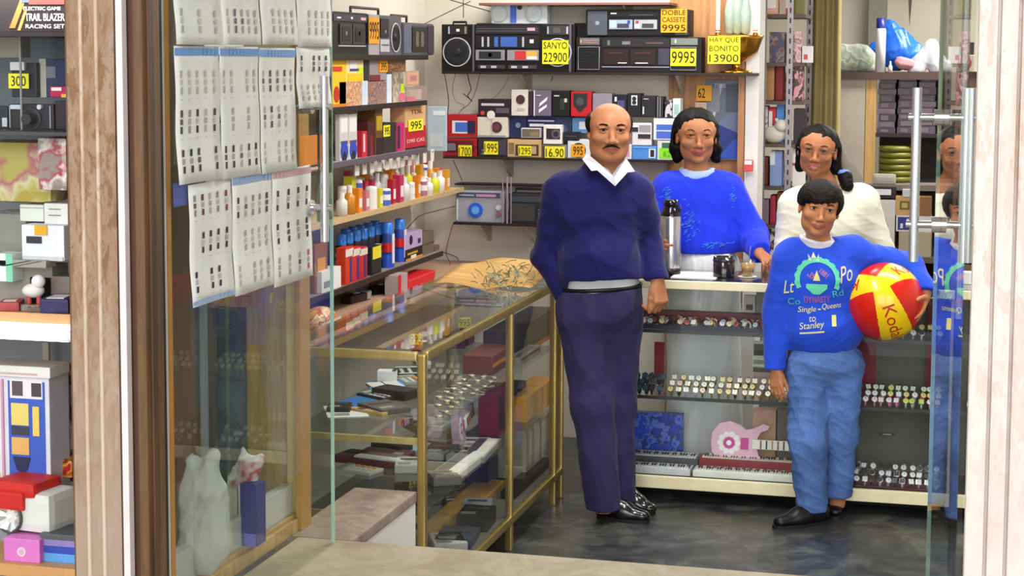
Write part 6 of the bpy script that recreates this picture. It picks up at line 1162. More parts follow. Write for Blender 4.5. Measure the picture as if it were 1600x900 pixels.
tbox('black handbag lying on the upper shelf at the far end', 800, 500, 868, 548, CX1 - .10, .12, '#2a2528', [(.0, .0, 1, .14, '#a8562c')], z2, 'handbag', 'bag'); tbox('red and orange striped flat box under the black handbag end', 770, 548, 800, 570, CX1 - .10, .12, '#6e3a28', [(0, .4, 1, .6, '#c87a30')], z2, 'carton'); tbox('grey boxed radio on the upper case shelf beside the handbag', 812, 550, 845, 585, CX1 - .05, .08, '#8f8a88', [(.1, .6, .9, .9, '#5a2c34')], z2 + .0, 'carton')
# toy guitar (used twice, once in each case)
def toy_guitar(lab, loc, rot, body, deep, sc=1.0):
    t = thing('toy_guitar', lab, 'toy guitar', loc); t.rotation_euler = rot; n = 40; P = []
    for i in range(n):
        a = 2 * math.pi * i / n; x = math.cos(a); r = .092 + .012 * math.cos(2 * a) - .020 * max(0, math.sin(2 * a + .2)) * 0
        px_, pz_ = r * 1.12 * math.cos(a), r * .98 * math.sin(a)
        if px_ > .02: pz_ *= 1 - .30 * math.sin(min(1, (px_ - .02) / .05) * math.pi / 1.0) * (1 if px_ < .07 else .3)
        P.append((px_ * sc, pz_ * sc))
    P2 = [(-.10, .0), (-.095, .04), (-.07, .072), (-.03, .083), (.01, .070), (.035, .052), (.06, .058), (.10, .078), (.125, .070), (.118, .058), (.090, .045), (.078, .022), (.078, -.022), (.085, -.045), (.105, -.060), (.10, -.075), (.06, -.068), (.03, -.062), (0, -.078), (-.04, -.085), (-.075, -.068), (-.096, -.035)]
    b = MB().prism([(x * sc, z * sc) for x, z in P2], -.014 * sc, .014 * sc, body); b.build('guitar_body', t)
    b = MB()
    for i in range(10): a = 2 * math.pi * i / 10; b.disc((-.03 + .034 * math.cos(a)) * sc, .034 * math.sin(a) * sc, -.014 * sc, .011 * sc, asmat('#f0eef2'), .002)
    b.disc(-.03 * sc, 0, -.014 * sc, .022 * sc, asmat(deep), .003); b.disc(-.03 * sc, 0, -.017 * sc, .010 * sc, asmat('#f4f4f8'), .002); b.build('flower_print', t)
    MB().box(.015 * sc, -.02 * sc, -.022 * sc, .045 * sc, -.014 * sc, .022 * sc, deep, .004).build('pickup', t)
    b = MB().box(.06 * sc, -.024 * sc, -.018 * sc, .30 * sc, -.012 * sc, .018 * sc, '#ece8e4', .002)
    for i in range(9): b.box((.09 + i * .022) * sc, -.026 * sc, -.016 * sc, (.096 + i * .022) * sc, -.024 * sc, .016 * sc, ['#8a4a50', '#3a3438', '#c8904c'][i % 3])
    b.build('neck', t); MB().box(.30 * sc, -.024 * sc, -.026 * sc, .36 * sc, -.012 * sc, .026 * sc, body, .006).build('headstock', t); return t
a = at(1152, 692, Y=7.62); toy_guitar('pale pink toy guitar with a white flower print standing in the counter', (a.x, 7.62, KS[0] + .10 + (a.z - KS[0] - .10)), (R(-8), 0, 0), '#e4b4cc', '#c83c98', 1.12)
a = at(716, 668, X=CX1 - .2); toy_guitar('purple and pink toy guitar propped inside the brass display case', (a.x, a.y, a.z), (R(-5), 0, R(100)), '#b89ab0', '#a02c80', 1.0)
# ============================================================ STOCK OF THE BACK COUNTER
rg = random.Random(42); WSC = .86
def watch_rows(x0, x1, z, rows, n, cols, grp, labf, y0=7.47, dy=.055, dz=.016, kinds=(0, 1), jit=.004, base=None, sc=1.0):
    if base:
        b = MB()
        for r in range(rows): b.box(x0, y0 - .02 + r * dy, z + .001, x1, y0 + .032 + r * dy, z + .004 + r * dz, asmat(base[0]), .002)
        o = b.build('display_tray', None); tag(o, base[1], 'tray')
    for r in range(rows):
        for i in range(n):
            st, ca, di, cn = cols[(i * 7 + r * 3 + rg.randrange(2)) % len(cols)]; x = x0 + (x1 - x0) * (i + .5) / n + rg.uniform(-jit, jit)
            watch(x, y0 + r * dy, z + (.0045 if base else .001) + r * dz, st, ca, di, rg.choice(kinds), R(rg.uniform(-8, 8)), labf(cn, r, i), grp)
RW = ['front', 'middle', 'rear']
XA0, XA1 = xs[0] + .05, xs[1] - .03; XB0, XB1 = xs[1] + .06, xs[2] - .03; XC0, XC1 = xs[2] + .06, xs[2] + .40
GW = [('#a88c4c', '#d8bc70', '#f2f0ea', 'gold coloured'), ('#8c7440', '#c8a850', '#e8d8a0', 'gold coloured'), ('#2a2420', '#d8c078', '#f4f4f0', 'white dialled'), ('#b8b4a8', '#d0d0d0', '#f0efe8', 'pale steel'), ('#5a4430', '#c8a860', '#e8c8c0', 'brown strapped'), ('#97845a', '#d8c890', '#ffffff', 'gold coloured')]
DKW = [('#17171c', '#3a3a44', '#23232a', 'black'), ('#1c2430', '#4a5464', '#31506a', 'dark blue'), ('#141414', '#6a6a70', '#2a2a2a', 'black')]
xm = at(1036, 620, Y=7.5).x
watch_rows(XA0, xm, KS[1], 3, 7, DKW, 'dark watches on the middle counter shelf', lambda c, r, x: f'{c} digital watch, {ORDW[x]} from left, {RW[r]} row, dark end of the middle counter shelf')
watch_rows(xm + .02, XA1, KS[1], 3, 20, GW, 'dress watches on the middle counter shelf', lambda c, r, x: f'{c} watch, {ORDW[x]} from left, {RW[r]} row, middle shelf, left counter bay')
JW = [('#7a2434', '#c8b0a0', '#d8c8b8', 'dark red'), ('#1c1c28', '#b8b8c0', '#e8e4f0', 'black and silver'), ('#8a3a44', '#d8b070', '#e8d8a0', 'crimson and gold'), ('#2c3048', '#9a9aa8', '#c8ccd8', 'navy'), ('#d8d4d0', '#d8c8b0', '#f0f0f0', 'white'), ('#3a2428', '#b88a50', '#a84848', 'brown')]
b = MB().box(XA0, 7.455, KS[2] + .001, XA1, 7.475, KS[2] + .018, '#1d2038').box(XA0, 7.60, KS[2] + .001, XA1, 7.66, KS[2] + .058, '#6e1a2c', .004); o = b.build('display_tray', None); tag(o, 'navy and dark red fabric display tray on the highest counter shelf', 'tray')
for r in range(3):
    for i in range(24):
        st, ca, di, cn = JW[(i * 5 + r * 2) % 6]; x = XA0 + (XA1 - XA0) * (i + .5) / 24 + rg.uniform(-.008, .008); watch(x, 7.50 + .045 * r + rg.uniform(-.006, .006), KS[2] + .001 + (.0, .004, .001)[r] * 0, st, ca, di, rg.choice((0, 0, 1)), R(rg.uniform(-60, 60)), f'{cn} wristwatch, {ORDW[i]} from left, {RW[r]} line of the highest shelf, left counter bay', 'watches on the highest counter shelf')
CW = [('#c8d0c4', '#7fc8a0', '#e8e070', 'mint'), ('#d88ab0', '#e8a0c8', '#f0f0f0', 'pink'), ('#c8202c', '#e8c830', '#e84030', 'red and yellow'), ('#e8c020', '#d84070', '#f0e8a0', 'yellow'), ('#e0e0e8', '#c8c0d8', '#f8f8f8', 'white'), ('#8a60a8', '#c8a0d8', '#e8e0f0', 'violet'), ('#1c1c20', '#48a850', '#e8e8e8', 'green')]
watch_rows(XB0, XB1, KS[1], 3, 11, CW, 'colourful children\'s watches', lambda c, r, x: f'{c} children\'s watch, {ORDW[x]} from left, {RW[r]} row, right counter bay', kinds=(0, 0, 1))
SV = [('#9a9aa0', '#d0d0d8', '#e8e8ec', 'steel'), ('#28262a', '#b8b8c0', '#f0f0f4', 'black strapped'), ('#c0c0c8', '#e0e0e8', '#2a2a30', 'dark dialled steel'), ('#141418', '#5a5a60', '#303038', 'all black')]
watch_rows(XB0, XB1, KS[0], 3, 11, SV, 'steel watches at the bottom of the right bay', lambda c, r, x: f'{c} watch, {ORDW[x]} from left, {RW[r]} row on the bottom of the right bay', base=('#6c1c26', 'dark red tray under the steel watches in the right counter bay'))
watch_rows(XB0, XB1, KS[2], 2, 10, SV + GW[:2], 'watches behind the beach ball', lambda c, r, x: f'{c} watch, {ORDW[x]} from left, {RW[r]} row, shelf behind the beach ball')
watch_rows(XC0, XC1, KS[1], 2, 6, SV[:2] + CW[4:5], 'watches right of the glass door', lambda c, r, x: f'{c} watch, {ORDW[x]} from left, {RW[r]} row, middle shelf of the far right bay'); watch_rows(XC0, XC1, KS[0], 2, 6, SV, 'watches low in the far right bay', lambda c, r, x: f'{c} watch, {ORDW[x]} from left, {RW[r]} row, far right bay bottom')
item('clear_case', 'clear box with a tiny dark brooch hanging in the right counter bay', 'box', 1374, 698, 1396, 718, .01, '#2a2a30', [(.2, .3, .8, .8, '#d8d8e0')], Y=7.76, Z=KS[0] + .16)
def kb(lab, px0, py, px1, Y, wk, body, panel, dep=.11, h=.028):
    a = at(px0, py, Y=Y); b_ = at(px1, py, Y=Y); w = b_.x - a.x; t = thing('toy_keyboard', lab, 'keyboard', ((a.x + b_.x) / 2, Y + dep / 2, KS[0] + .001)); t.location.z = max(KS[0] + .001, a.z) if False else KS[0] + .001
    MB().box(-w / 2, -dep / 2, 0, w / 2, dep / 2, h, asmat(body), .004).build('keyboard_body', t); k = MB(); n = int(w / .012)
    for i in range(n): k.box(-w * .47 + i * w * .94 / n, -dep * .46, h - .001, -w * .47 + (i + .88) * w * .94 / n, -dep * .02, h + .005, asmat(wk), .001)
    k.build('white_keys', t); k = MB()
    for i in range(n):
        if i % 7 not in (2, 6): x = -w * .47 + (i + .95) * w * .94 / n; k.box(x - .003, -dep * .25, h + .004, x + .003, -dep * .02, h + .010, asmat('#201c20'))
    k.build('black_keys', t); p = MB().box(-w * .47, dep * .04, h - .001, w * .47, dep * .42, h + .003, asmat(panel))
    for i in range(12): p.box(-w * .42 + i * w * .07, dep * .12, h + .003, -w * .42 + i * w * .07 + .014, dep * .22, h + .006, asmat('#e6e2dc'))
    p.build('control_panel', t); return t
kb('white and grey toy keyboard in the left of the counter bottom', 982, 745, 1078, 7.44, '#e6e6ea', '#c9ccd4', '#55525c', .10); kb('grey keyboard with silver strip behind the white one', 985, 730, 1090, 7.56, '#d0d0d6', '#4a4a52', '#8d8e98', .12, .05)
kb('white toy keyboard with red button rows beside the boy\'s leg', 1082, 750, 1243, 7.44, '#ecebe4', '#dfe0da', '#8a2a2c', .10); kb('dark red toy keyboard behind the white one', 1092, 735, 1243, 7.57, '#d8d0c8', '#8a2226', '#7a1c22', .09, .055)
item('boxed_game', 'upright royal blue box with faint gold print at the bottom left of the counter', 'box', 988, 646, 1066, 702, .05, mat('#1f44c4', .4, kind='print', dark='#1a2c70', light='#5c7ad8', scale=22), (), Y=7.70, Z=KS[0])
item('cardboard_box', 'pinkish tan cardboard box behind the pink guitar', 'box', 1176, 640, 1212, 715, .06, '#c49a86', [(.1, .1, .9, .5, '#c8a878'), (.3, .6, .5, .7, '#8a5a4a')], Y=7.70, Z=KS[0]); item('cardboard_box', 'grey brown carton next to the pinkish one', 'box', 1214, 640, 1238, 715, .06, '#6e655c', (), Y=7.71, Z=KS[0])
item('cardboard_box', 'pale pinkish box on the middle counter shelf beside the boy\'s arm', 'box', 1176, 575, 1212, 640, .05, '#c6a8a4', [(.0, .8, 1, 1, '#5b5450')], Y=7.71, Z=KS[1]); item('leaflet', 'black and white printed leaflet standing on the middle shelf', 'leaflet', 1175, 533, 1200, 578, .01, '#d8d8d0', [(.1, .5, .9, .9, '#3a3e3a'), (.1, .2, .9, .35, '#8a9a84')], Y=7.73, Z=at(1188, 578, Y=7.73).z)
item('red_cone', 'dark red tapered cloth hanging behind the left of the counter', 'cloth', 1022, 535, 1038, 592, .02, mat('#8a1c30', .8, kind='cloth'), (), Y=7.76)
item('small_box', 'small white carton high in the left counter bay', 'box', 1162, 462, 1180, 492, .04, '#d2cfcc', [(.2, .5, .8, .7, '#3a3030')], Y=7.70, Z=KS[2]); item('small_box', 'grey plastic holder high in the counter beside the white carton', 'holder', 1181, 455, 1196, 492, .05, '#8d8a86', (), Y=7.70, Z=KS[2])
# ============================================================ SHEETS TAPED TO THE LEFT DOOR
PX = LB.x + .0075; PAPER = mat('#dfe0da', .7)
def sheet(lab, x0, x1, yt, yb, rows, cols, head=None, foot=None, tint='dark', ragged=0):
    cy, w, z0, h = place(x0, yt, x1, yb, X=PX); t = thing('watch_sheet', lab, 'poster', (PX, cy, z0), math.pi / 2, 'watch catalogue sheets on the left door'); b = MB()
    rr = random.Random(int(x0 * 7 + yt)); ph = rr.uniform(0, 6)
    def f(u, v): return ((u - .5) * w, -.001 - .004 * abs(math.sin(3 * u + ph)) - .003 * math.sin(5 * v + ph) ** 2 - (.006 * (1 - v) ** 3), v * h)
    b.grid(f, 6, 10, PAPER, .0006); b.build('sheet', t); m = MB(); C = {'dark': ['#332c30', '#403438', '#282024'], 'pale': ['#b0aca0', '#a8a49c', '#c0b49c'], 'red': ['#8a3038', '#9a3c48', '#6a2430'], 'mix': ['#332c30', '#a8a8a0', '#c04c78', '#4c4868', '#a8a49c']}
    def put(u, v, su, sv, c):
        p = f(u, v); x, z = p[0], p[2]; y = min(f(u, min(1, v + sv / 2))[1], f(u, max(0, v - sv / 2))[1], p[1]) - .0012
        m.add([(x - su * w / 2, y, z - sv * h / 2), (x + su * w / 2, y, z - sv * h / 2), (x + su * w / 2, y, z + sv * h / 2), (x - su * w / 2, y, z + sv * h / 2)], [(0, 1, 2, 3)], asmat(c))
    for ri, kind in enumerate(rows):
        v = (len(rows) - ri - .5) / len(rows) * (.86 if head else .94) + (.04 if foot else .02); sv = .60 / len(rows)
        for ci in range(cols):
            u = .12 + .76 * ci / (cols - 1); c = rr.choice(C[kind])
            if rr.random() < .15: continue
            big = rr.random() < (.85 if kind == 'dark' else .4); c = c if big or kind == 'pale' else rr.choice(['#a09c98', '#b0aca6', '#8f8a88', '#b8a8a4'])
            put(u, v + sv * .30, .052, sv * .26, c); put(u, v - sv * .30, .050, sv * .26, c); put(u, v, .062, sv * .20, rr.choice(['#bdb9b0', '#a8a49c', '#5a5456']) if kind != 'pale' else '#c0bdb4'); put(u, v - sv * .62, .05, sv * .03, '#c4c4c0')
    for i in range(12):
        if head: put((i + .5) / 12, .958, .084, .055, head)
        if foot: put((i + .5) / 12, .03, .084, .03, foot)
    m.build('printed_watches', t, fixn=False); return t
CXs = [(268, 340), (342, 401), (403, 459), (461, 514)]
for i, (kinds, nm) in enumerate(zip((['pale', 'pale'], ['dark', 'mix'], ['dark', 'pale'], ['pale', 'pale']), ('first', 'second', 'third', 'fourth'))):
    sheet(f'watch sheet at the very top edge of the door, {nm} from the left', CXs[i][0], CXs[i][1], -75, 70 if i < 3 else 73, kinds, 5)
sheet('watch sheet with five rows of dark watches under a blue bar, leftmost', 270, 339, 72, 284, ['pale', 'dark', 'dark'], 5, '#5f8fd0'); sheet('watch sheet under a blue bar with a single pink watch', 341, 401, 73, 276, ['pale', 'mix', 'dark'], 5, '#5f8fd0'); sheet('watch sheet under a blue bar, third from the left, mostly pale watches', 403, 458, 75, 268, ['dark', 'mix', 'pale'], 5, '#6b98d4'); sheet('short narrow watch sheet beside the door handle', 460, 512, 73, 168, ['dark', 'pale'], 5)
sheet('lower watch sheet hanging lowest at the left, blue strip at its foot', 292, 358, 284, 471, ['red', 'dark', 'dark'], 5, None, '#8fb0dc'); sheet('lower middle watch sheet with faint grey drawings', 360, 421, 272, 454, ['dark', 'pale', 'pale'], 5, '#8fa8d0'); sheet('lower right watch sheet next to the door edge', 423, 484, 262, 440, ['dark', 'dark', 'mix'], 4, '#c9a0a0')
o = item('blue_card', 'small blue card peeping out left of the lowest sheet', 'card', 272, 285, 292, 322, .002, '#4c5ca0', (), X=PX)
o = item('sticker', 'orange sticker with a dark band stuck by the door handle', 'sticker', 470, 212, 496, 275, .002, '#e08a20', [(0, 0, 1, .1, '#2c2a28'), (0, .14, 1, .2, '#d8d4cc'), (0, .22, 1, .26, '#2c2a28')], X=PX + .002)
g = MB(); ya, yb = at(499, 230, X=PX).y, at(519, 230, X=PX).y; za, zb = at(508, 345, X=PX).z, at(508, 120, X=PX).z; g.box(PX - .0065 - .002 - rootL.location.x, ya - rootL.location.y, za - rootL.location.z, PX - .0015 - rootL.location.x, yb - rootL.location.y, zb - rootL.location.z, mat('#86b89a', kind='glass', dust=.25)); g.build('green_reflection', rootL, label='translucent strip standing for a green reflection')  # green reflection by the glass edge, put in as a tinted strip
# ============================================================ SIDE DISPLAY WINDOW behind the left door
WX = -1.89; BOARD = mat('#d0b070', .45, kind='wood', dark='#bd9a5a'); FR = mat('#c09a5a', .4, kind='wood', dark='#a07c40')
wroot = thing('window_1', 'x', 'x', (WX, 4.3, ZT)); del wroot['label']; del wroot['category']; wroot['kind'] = 'structure'
def wp(n, x0, y0, z0, x1, y1, z1, m, b=.003): return pb(wroot, n, x0, y0, z0, x1, y1, z1, m, b)
fy = 4.80; p0x, p1x = at(448, 650, Y=fy).x, at(474, 650, Y=fy).x
wp('frame_post', p0x, fy, ZT, p0x + (p1x - p0x) * .62, fy + .06, 2.7, mat('#dcc07c', .4)); wp('frame_post', p0x + (p1x - p0x) * .66, fy - .02, ZT, p1x, fy + .06, 2.7, mat('#b88c48', .4)); wp('bottom_rail', WX - .03, 3.76, ZT, WX + .01, fy, .548, FR); wp('sill', WX - .012, 3.76, .548, WX - .002, fy, .56, FR)
wp('side_glass', WX - .010, 3.76, .56, WX - .005, fy, 2.69, PANE, 0)
wp('back_board', at(386, 650, Y=4.84).x, 4.84, ZT, p0x + .01, 4.86, 2.7, BOARD); b0 = at(312, 600, Y=4.80).x; wp('frame_post', b0, 4.80, ZT, at(322, 600, Y=4.8).x, 4.84, at(320, 478, Y=4.8).z, mat('#dcc07c', .4)); wp('frame_post', at(323, 600, Y=4.81).x, 4.81, ZT, at(331, 600, Y=4.8).x, 4.84, at(320, 478, Y=4.8).z, GOLD)
zz = at(320, 478, Y=4.8).z; wp('cross_rail', XL + .02, 4.80, zz, at(386, 600, Y=4.8).x, 4.85, zz + .03, FR); wp('back_glass', XL + .02, 4.85, ZT, at(386, 600, Y=4.85).x, 4.856, zz, mat('#8f9c8c', kind='glass', dust=.3), 0)  # grey-green tint of the back glass stands in for the unlit space behind
wp('white_skirting', WX - .048, 3.78, ZT + .005, WX - .016, fy - .005, .645, mat('#d6d3cc', .8, kind='wall'), .004); wp('display_floor', XL + .02, 3.76, ZT - .02, WX - .10, 4.84, ZT + .05, mat('#a89a80', .6))
BAGW = mat('#b9bab4', .4); zf = ZT + .051
def sbag(lab, caps, Y, m, lo, name='plastic_bag', cat='bag', amp=.006, sc=1.6, sq=.6, h=.006):
    """soft crumpled bag grown round a few strokes: (px, py, radius) pairs on the plane Y"""
    S = Sdf(); A_ = []
    for (x0, y0, r0), (x1, y1, r1) in caps: p, q_ = at(x0, y0, Y=Y), at(x1, y1, Y=Y); S.cap(p, q_, r0, r1, .025, ((0, 1, 0), sq)); A_ += [p, q_]
    R_ = max(max(c[0][2], c[1][2]) for c in caps) + .04; S.folds(amp, sc, None, (24, 24, 24)); S.plane((0, 0, lo), (0, 0, -1))
    o = S.mesh([min(v[i] for v in A_) - R_ for i in range(3)], [max(v[i] for v in A_) + R_ for i in range(3)], h, name, [m]); return tag(o, lab, cat)
sbag('tall crumpled grey plastic bag standing in the side window', [((312, 865, .06), (316, 770, .05)), ((316, 770, .05), (303, 722, .016)), ((318, 770, .045), (334, 712, .012)), ((330, 840, .05), (336, 780, .03))], 4.15, BAGW, zf, h=.005)
sbag('small bunched white cloth hanging left of the tall grey bag', [((284, 715, .018), (300, 728, .025)), ((288, 722, .014), (292, 750, .010)), ((303, 722, .016), (300, 752, .008))], 4.38, mat('#c9c7c0', .6), .6, 'cloth', 'cloth', h=.004)
item('paper_bag', 'cream paper bag standing in the side window beside the grey bag', 'bag', 350, 764, 370, 822, .07, '#c9c6ac', [(.1, .0, .2, 1, '#b4b09a')], Y=4.42, Z=zf); item('carton', 'dark blue carton with a white edge beside the cream paper bag', 'box', 373, 757, 402, 818, .06, '#2a3080', [(0, 0, .08, 1, '#e0ddd4'), (.3, .0, .9, .2, '#4a58c8')], Y=4.42, Z=zf)
sbag('knotted white and red plastic bag above the cream paper bag', [((372, 752, .014), (384, 738, .022)), ((384, 738, .020), (380, 702, .005)), ((386, 738, .018), (408, 716, .010)), ((384, 744, .02), (396, 768, .010)), ((366, 748, .012), (358, 770, .005))], 4.47, mat('#d4d0cc', .4, kind='print', dark='#b02c3c', light='#e8e8e8', scale=9), .6, h=.004, amp=.004)
# ============================================================ FRONT WINDOW at the far left
IY = 3.92; FX0 = -3.1; FX1 = pxX(108, 3.9)
wz = thing('window_2', 'x', 'x', (-2.5, 4.0, .6)); del wz['label']; del wz['category']; wz['kind'] = 'structure'
def fz(py, Y=IY): return at(50, py, Y=Y).z
pb(wz, 'back_panel', FX0, 4.36, .5, -1.98, 4.38, 2.7, mat('#7f858c', .8)); pb(wz, 'window_side', FX1 + .11, 3.7, .5, FX1 + .13, 4.36, 2.7, mat('#6b5038', .6))
sh_z = {}
for k_, py, m_, th in (('top', 50, '#3a2c2c', .01), ('cam', 206, '#40403e', .008), ('mid', 489, '#c49262', .024), ('low', 884, '#c9975e', .03)):
    z = fz(py, 3.80); sh_z[k_] = z; pb(wz, 'shelf', FX0, 3.80, z - th, FX1 + .11, 4.36, z, mat(m_, .5))
o = MB().cyl((0, 0, sh_z['cam'] - .6), (0, 0, sh_z['top'] - .6), .003, mat('#8f8a84', .4), n=8).build('wire_rod', wz, (at(33, 150, Y=3.9).x + 2.5, -.1, 0)); pb(wz, 'window_glass', FX0, 3.66, .62, FX1 + .1, 3.666, 2.7, mat('#fcfdfd', kind='glass', dust=.0, ior=1.25))
t = thing('fluorescent_tube', 'glowing white fluorescent tube under the middle window shelf', 'lamp', (at(112, 505, Y=3.79).x - .38, 3.79, sh_z['mid'] - .05)); MB().cyl((-.6, 0, 0), (.375, 0, 0), .014, mat('#f4f8ff', kind='emit', power=6), n=16).build('tube', t); MB().cyl((.375, 0, 0), (.387, 0, 0), .0145, mat('#dfe4e8', .4), n=16).build('end_cap', t); MB().box(-.6, .016, -.012, .38, .03, .026, mat('#d8dde0', .5)).build('fitting', t)
def F_(lab, name, cat, x0, y0, x1, y1, c, dl=(), lev=None, dep=.08, Y=IY, **k): return item(name, lab, cat, x0, y0, x1, y1, dep, c, dl, Y=Y, Z=(sh_z[lev] if lev else None), **k)
F_('black game box with orange slanted stripes and white title lettering', 'boxed_game', 'box', -40, -20, 104, 47, '#1c1618', [(0, 0, 0, 0, '#b0662c', 'p', [(.38, .1), (.44, .1), (.60, .9), (.54, .9)]), (0, 0, 0, 0, '#c8813c', 'p', [(.47, .05), (.50, .05), (.58, .5), (.55, .5)]), (.52, .66, 1, .95, '#3c4a8c'), (.6, .62, 1, .74, '#c0302c')], 'top', text=[('TRAIL BLAZER', .77, .34, .42, .16, mat('#dcd8dc')), ('RACING SET', .77, .14, .42, .09, mat('#c4bcc0')), ('ELECTRIC GAME', .74, .53, .40, .08, mat('#c4bcc0'))])
F_('beige patterned cushion behind the upper window shelf', 'cushion', 'cushion', -20, 58, 32, 90, mat('#9c9684', .8, kind='cloth'), (), None, .05, IY + .1); F_('navy blue pouch with a grey sling beside the camera flash', 'pouch', 'pouch', 62, 92, 104, 152, '#232c50', [(.2, .5, .6, .8, '#6b6e78'), (.0, .0, .25, 1, '#a8a498')], None, .05, IY + .05); F_('crimson and white ribbon box above the camera', 'ribbon_box', 'box', 78, 135, 104, 152, '#a81848', [(.1, .6, .7, .9, '#e6d8e0'), (.7, .0, 1, .3, '#d8a830')], None, .04, IY)
zc = sh_z['cam']
t = F_('black camera with a silver topped lens housing on the second window shelf', 'camera', 'camera', 14, 163, 84, 204, '#1d1c22', (), 'cam', .05, parts=[('lens', 'S', .52, .42, .40, '#141418', '#3c3c44'), ('lens_cap_ring', 'K', .52, .42, .22, '#26242c', .03), ('viewfinder', 'B', .06, .80, .32, .98, '#b9c4d0', .006), ('shutter_dial', 'K', .72, .90, .10, '#c9c9d2', .01), ('chrome_edge', 'B', .02, .05, .05, .95, '#8f9098', .004), ('chrome_edge', 'B', .92, .05, .95, .95, '#8f9098', .004)])
F_('second black camera partly outside the picture at the far left', 'camera', 'camera', -40, 166, 12, 204, '#232228', (), 'cam', .05, parts=[('lens', 'S', .4, .45, .38, '#141418', '#3c3c44'), ('label_plate', 'B', .85, .1, 1, .5, '#b4b8bc', .004)]); F_('dark leather case at the right of the cameras', 'camera_case', 'camera case', 86, 158, 105, 204, '#2c2228', (), 'cam', .06)
F_('black flash gun with silver head and a yellow price tag', 'flash_gun', 'camera flash', 18, 98, 57, 152, '#1c1c20', (), None, .05, IY + .03, parts=[('flash_head', 'B', .05, .78, .62, 1.02, '#c8cacc', .012)], tag_=('300', 17, 115, 48, 138))
F_('yellow and pink doll parcel wrapped in clear film', 'wrapped_doll', 'toy', -30, 220, 80, 318, mat('#a89a3c', .3, kind='print', dark='#a05058', light='#c8c090', scale=9, coat=.5), (), None, .10, bev=.03); F_('clear bag with red sweets and a white strap', 'gift_bag', 'bag', 58, 215, 104, 298, mat('#8f7f74', .25, kind='print', dark='#a02434', light='#d8d0c8', scale=18, coat=.5), (), None, .06, IY - .03, bev=.012)
F_('white box with a lid standing between the window shelves', 'white_box', 'box', 31, 320, 68, 346, '#d4d6ce', [(0, .8, 1, .84, '#8f9088')], None, .06); F_('white slotted radio box right of the white box', 'white_box', 'box', 69, 318, 106, 366, '#d9dad4', [(.2, .8, .7, .83, '#777'), (.2, .6, .7, .63, '#777')], None, .06); o = F_('round grey felt hat filling the left of the window', 'felt_hat', 'hat', -30, 332, 42, 396, mat('#85847c', .9, kind='cloth'), (), None, .12, IY + .04, bev=.028)
F_('white desk clock with dark display and an orange sticker', 'desk_clock', 'clock', 34, 352, 100, 407, '#e2e4ea', (), None, .06, IY - .04, parts=[('display', 'B', .12, .48, .48, .68, '#2c2c3a', .003), ('base_lip', 'B', .02, 0, .98, .12, '#c4c8cc', .004), ('price_sticker', 'B', .32, .72, .62, 1.0, '#eda81c', .004)])
F_('white box with a green side at the far left', 'carton', 'box', -10, 396, 20, 440, '#dfe4e4', [(.65, 0, 1, 1, '#7fc8a8')], None, .05, IY - .06)
mz = sh_z['mid']
def flatW(name, lab, cat, px, py, w, l, h, c, rz=0, dl=(), z=None):
    Z = mz if z is None else z; a = at(px, py, Z=Z + h); y = min(max(a.y, 3.82 + l * .3), 4.25); mb = MB().box(-w / 2, -l / 2, 0, w / 2, l / 2, h, asmat(c), min(.006, h * .4))
    for q in dl: mb.box((q[0] - .5) * w, (q[1] - .5) * l, h - .001, (q[2] - .5) * w, (q[3] - .5) * l, h + .002, asmat(q[4]))
    o = mb.build(name, None, (at(px, py, Y=y).x, y, Z)); o.rotation_euler = (0, 0, R(rz)); return tag(o, lab, cat)
item('cassette_case', 'grey striped cassette holder leaning in the window below the desk clock', 'holder', -8, 406, 72, 446, .05, '#9a958c', [(0, 0, 0, 0, '#4a443e', 'p', [(.1, .1), (.2, .1), (.75, .95), (.65, .95)]), (0, 0, 0, 0, '#4a443e', 'p', [(.35, .1), (.42, .1), (.95, .95), (.88, .95)])], Y=IY - .06, Z=mz + .10)
b = MB().box(-.055, -.03, 0, .055, .03, .075, '#7a7068', .004); o = b.build('book_stack', None, (at(80, 460, Y=IY).x, IY + .02, mz)); tag(o, 'pinkish brown block of books at the right of the middle window shelf', 'books')
b = MB().box(-.10, -.04, 0, .10, .04, .10, '#8d8880', .004); o = b.build('grey_carton', None, (at(28, 460, Y=IY).x, IY + .03, mz)); tag(o, 'low grey carton under the striped cassette holder', 'box')
t = thing('china_figure', 'little white china dog with red paws on the middle window shelf', 'figurine', (at(52, 440, Y=3.86).x, 3.86, mz)); MB().ball((0, 0, .045), .022, '#e8e0dc', 12, (1.3, 1, .8)).cyl((-.012, 0, 0), (-.012, 0, .04), .006, '#c0484c').cyl((.014, 0, 0), (.014, 0, .04), .006, '#c0484c').build('figure_body', t); MB().ball((.016, -.004, .068), .017, '#ece8ea', 12).build('figure_head', t)
flatW('dark_purse', 'purple and white slipper at the right of the middle window shelf', 'slipper', 95, 474, .07, .10, .035, '#2a2050', 10, [(.2, .1, .8, .7, '#e0d4dc')]); flatW('key_ring', 'bunch of grey keyrings on the middle window shelf', 'keyring', 60, 480, .05, .05, .012, '#6a5c54', 30, [(.2, .2, .5, .5, '#b8a8a0')]); flatW('toy_car', 'small red toy car at the left of the middle window shelf', 'toy car', 18, 476, .05, .08, .022, '#a83c3c', 20, [(.2, .2, .8, .6, '#d8c8c0')]); flatW('yellow_pen', 'yellow pen lying before the china dog', 'pen', 42, 466, .075, .010, .010, '#e0c020', 4)
for i in range(6): flatW('trinket', f'{["brown", "red", "grey", "tan", "dark red", "bronze"][i]} round trinket in the front line of the middle window shelf', 'trinket', 10 + i * 15, 484, .022, .022, .016, ['#6a4030', '#9a3030', '#8a8078', '#a88060', '#6a2420', '#8a6040'][i], i * 20)
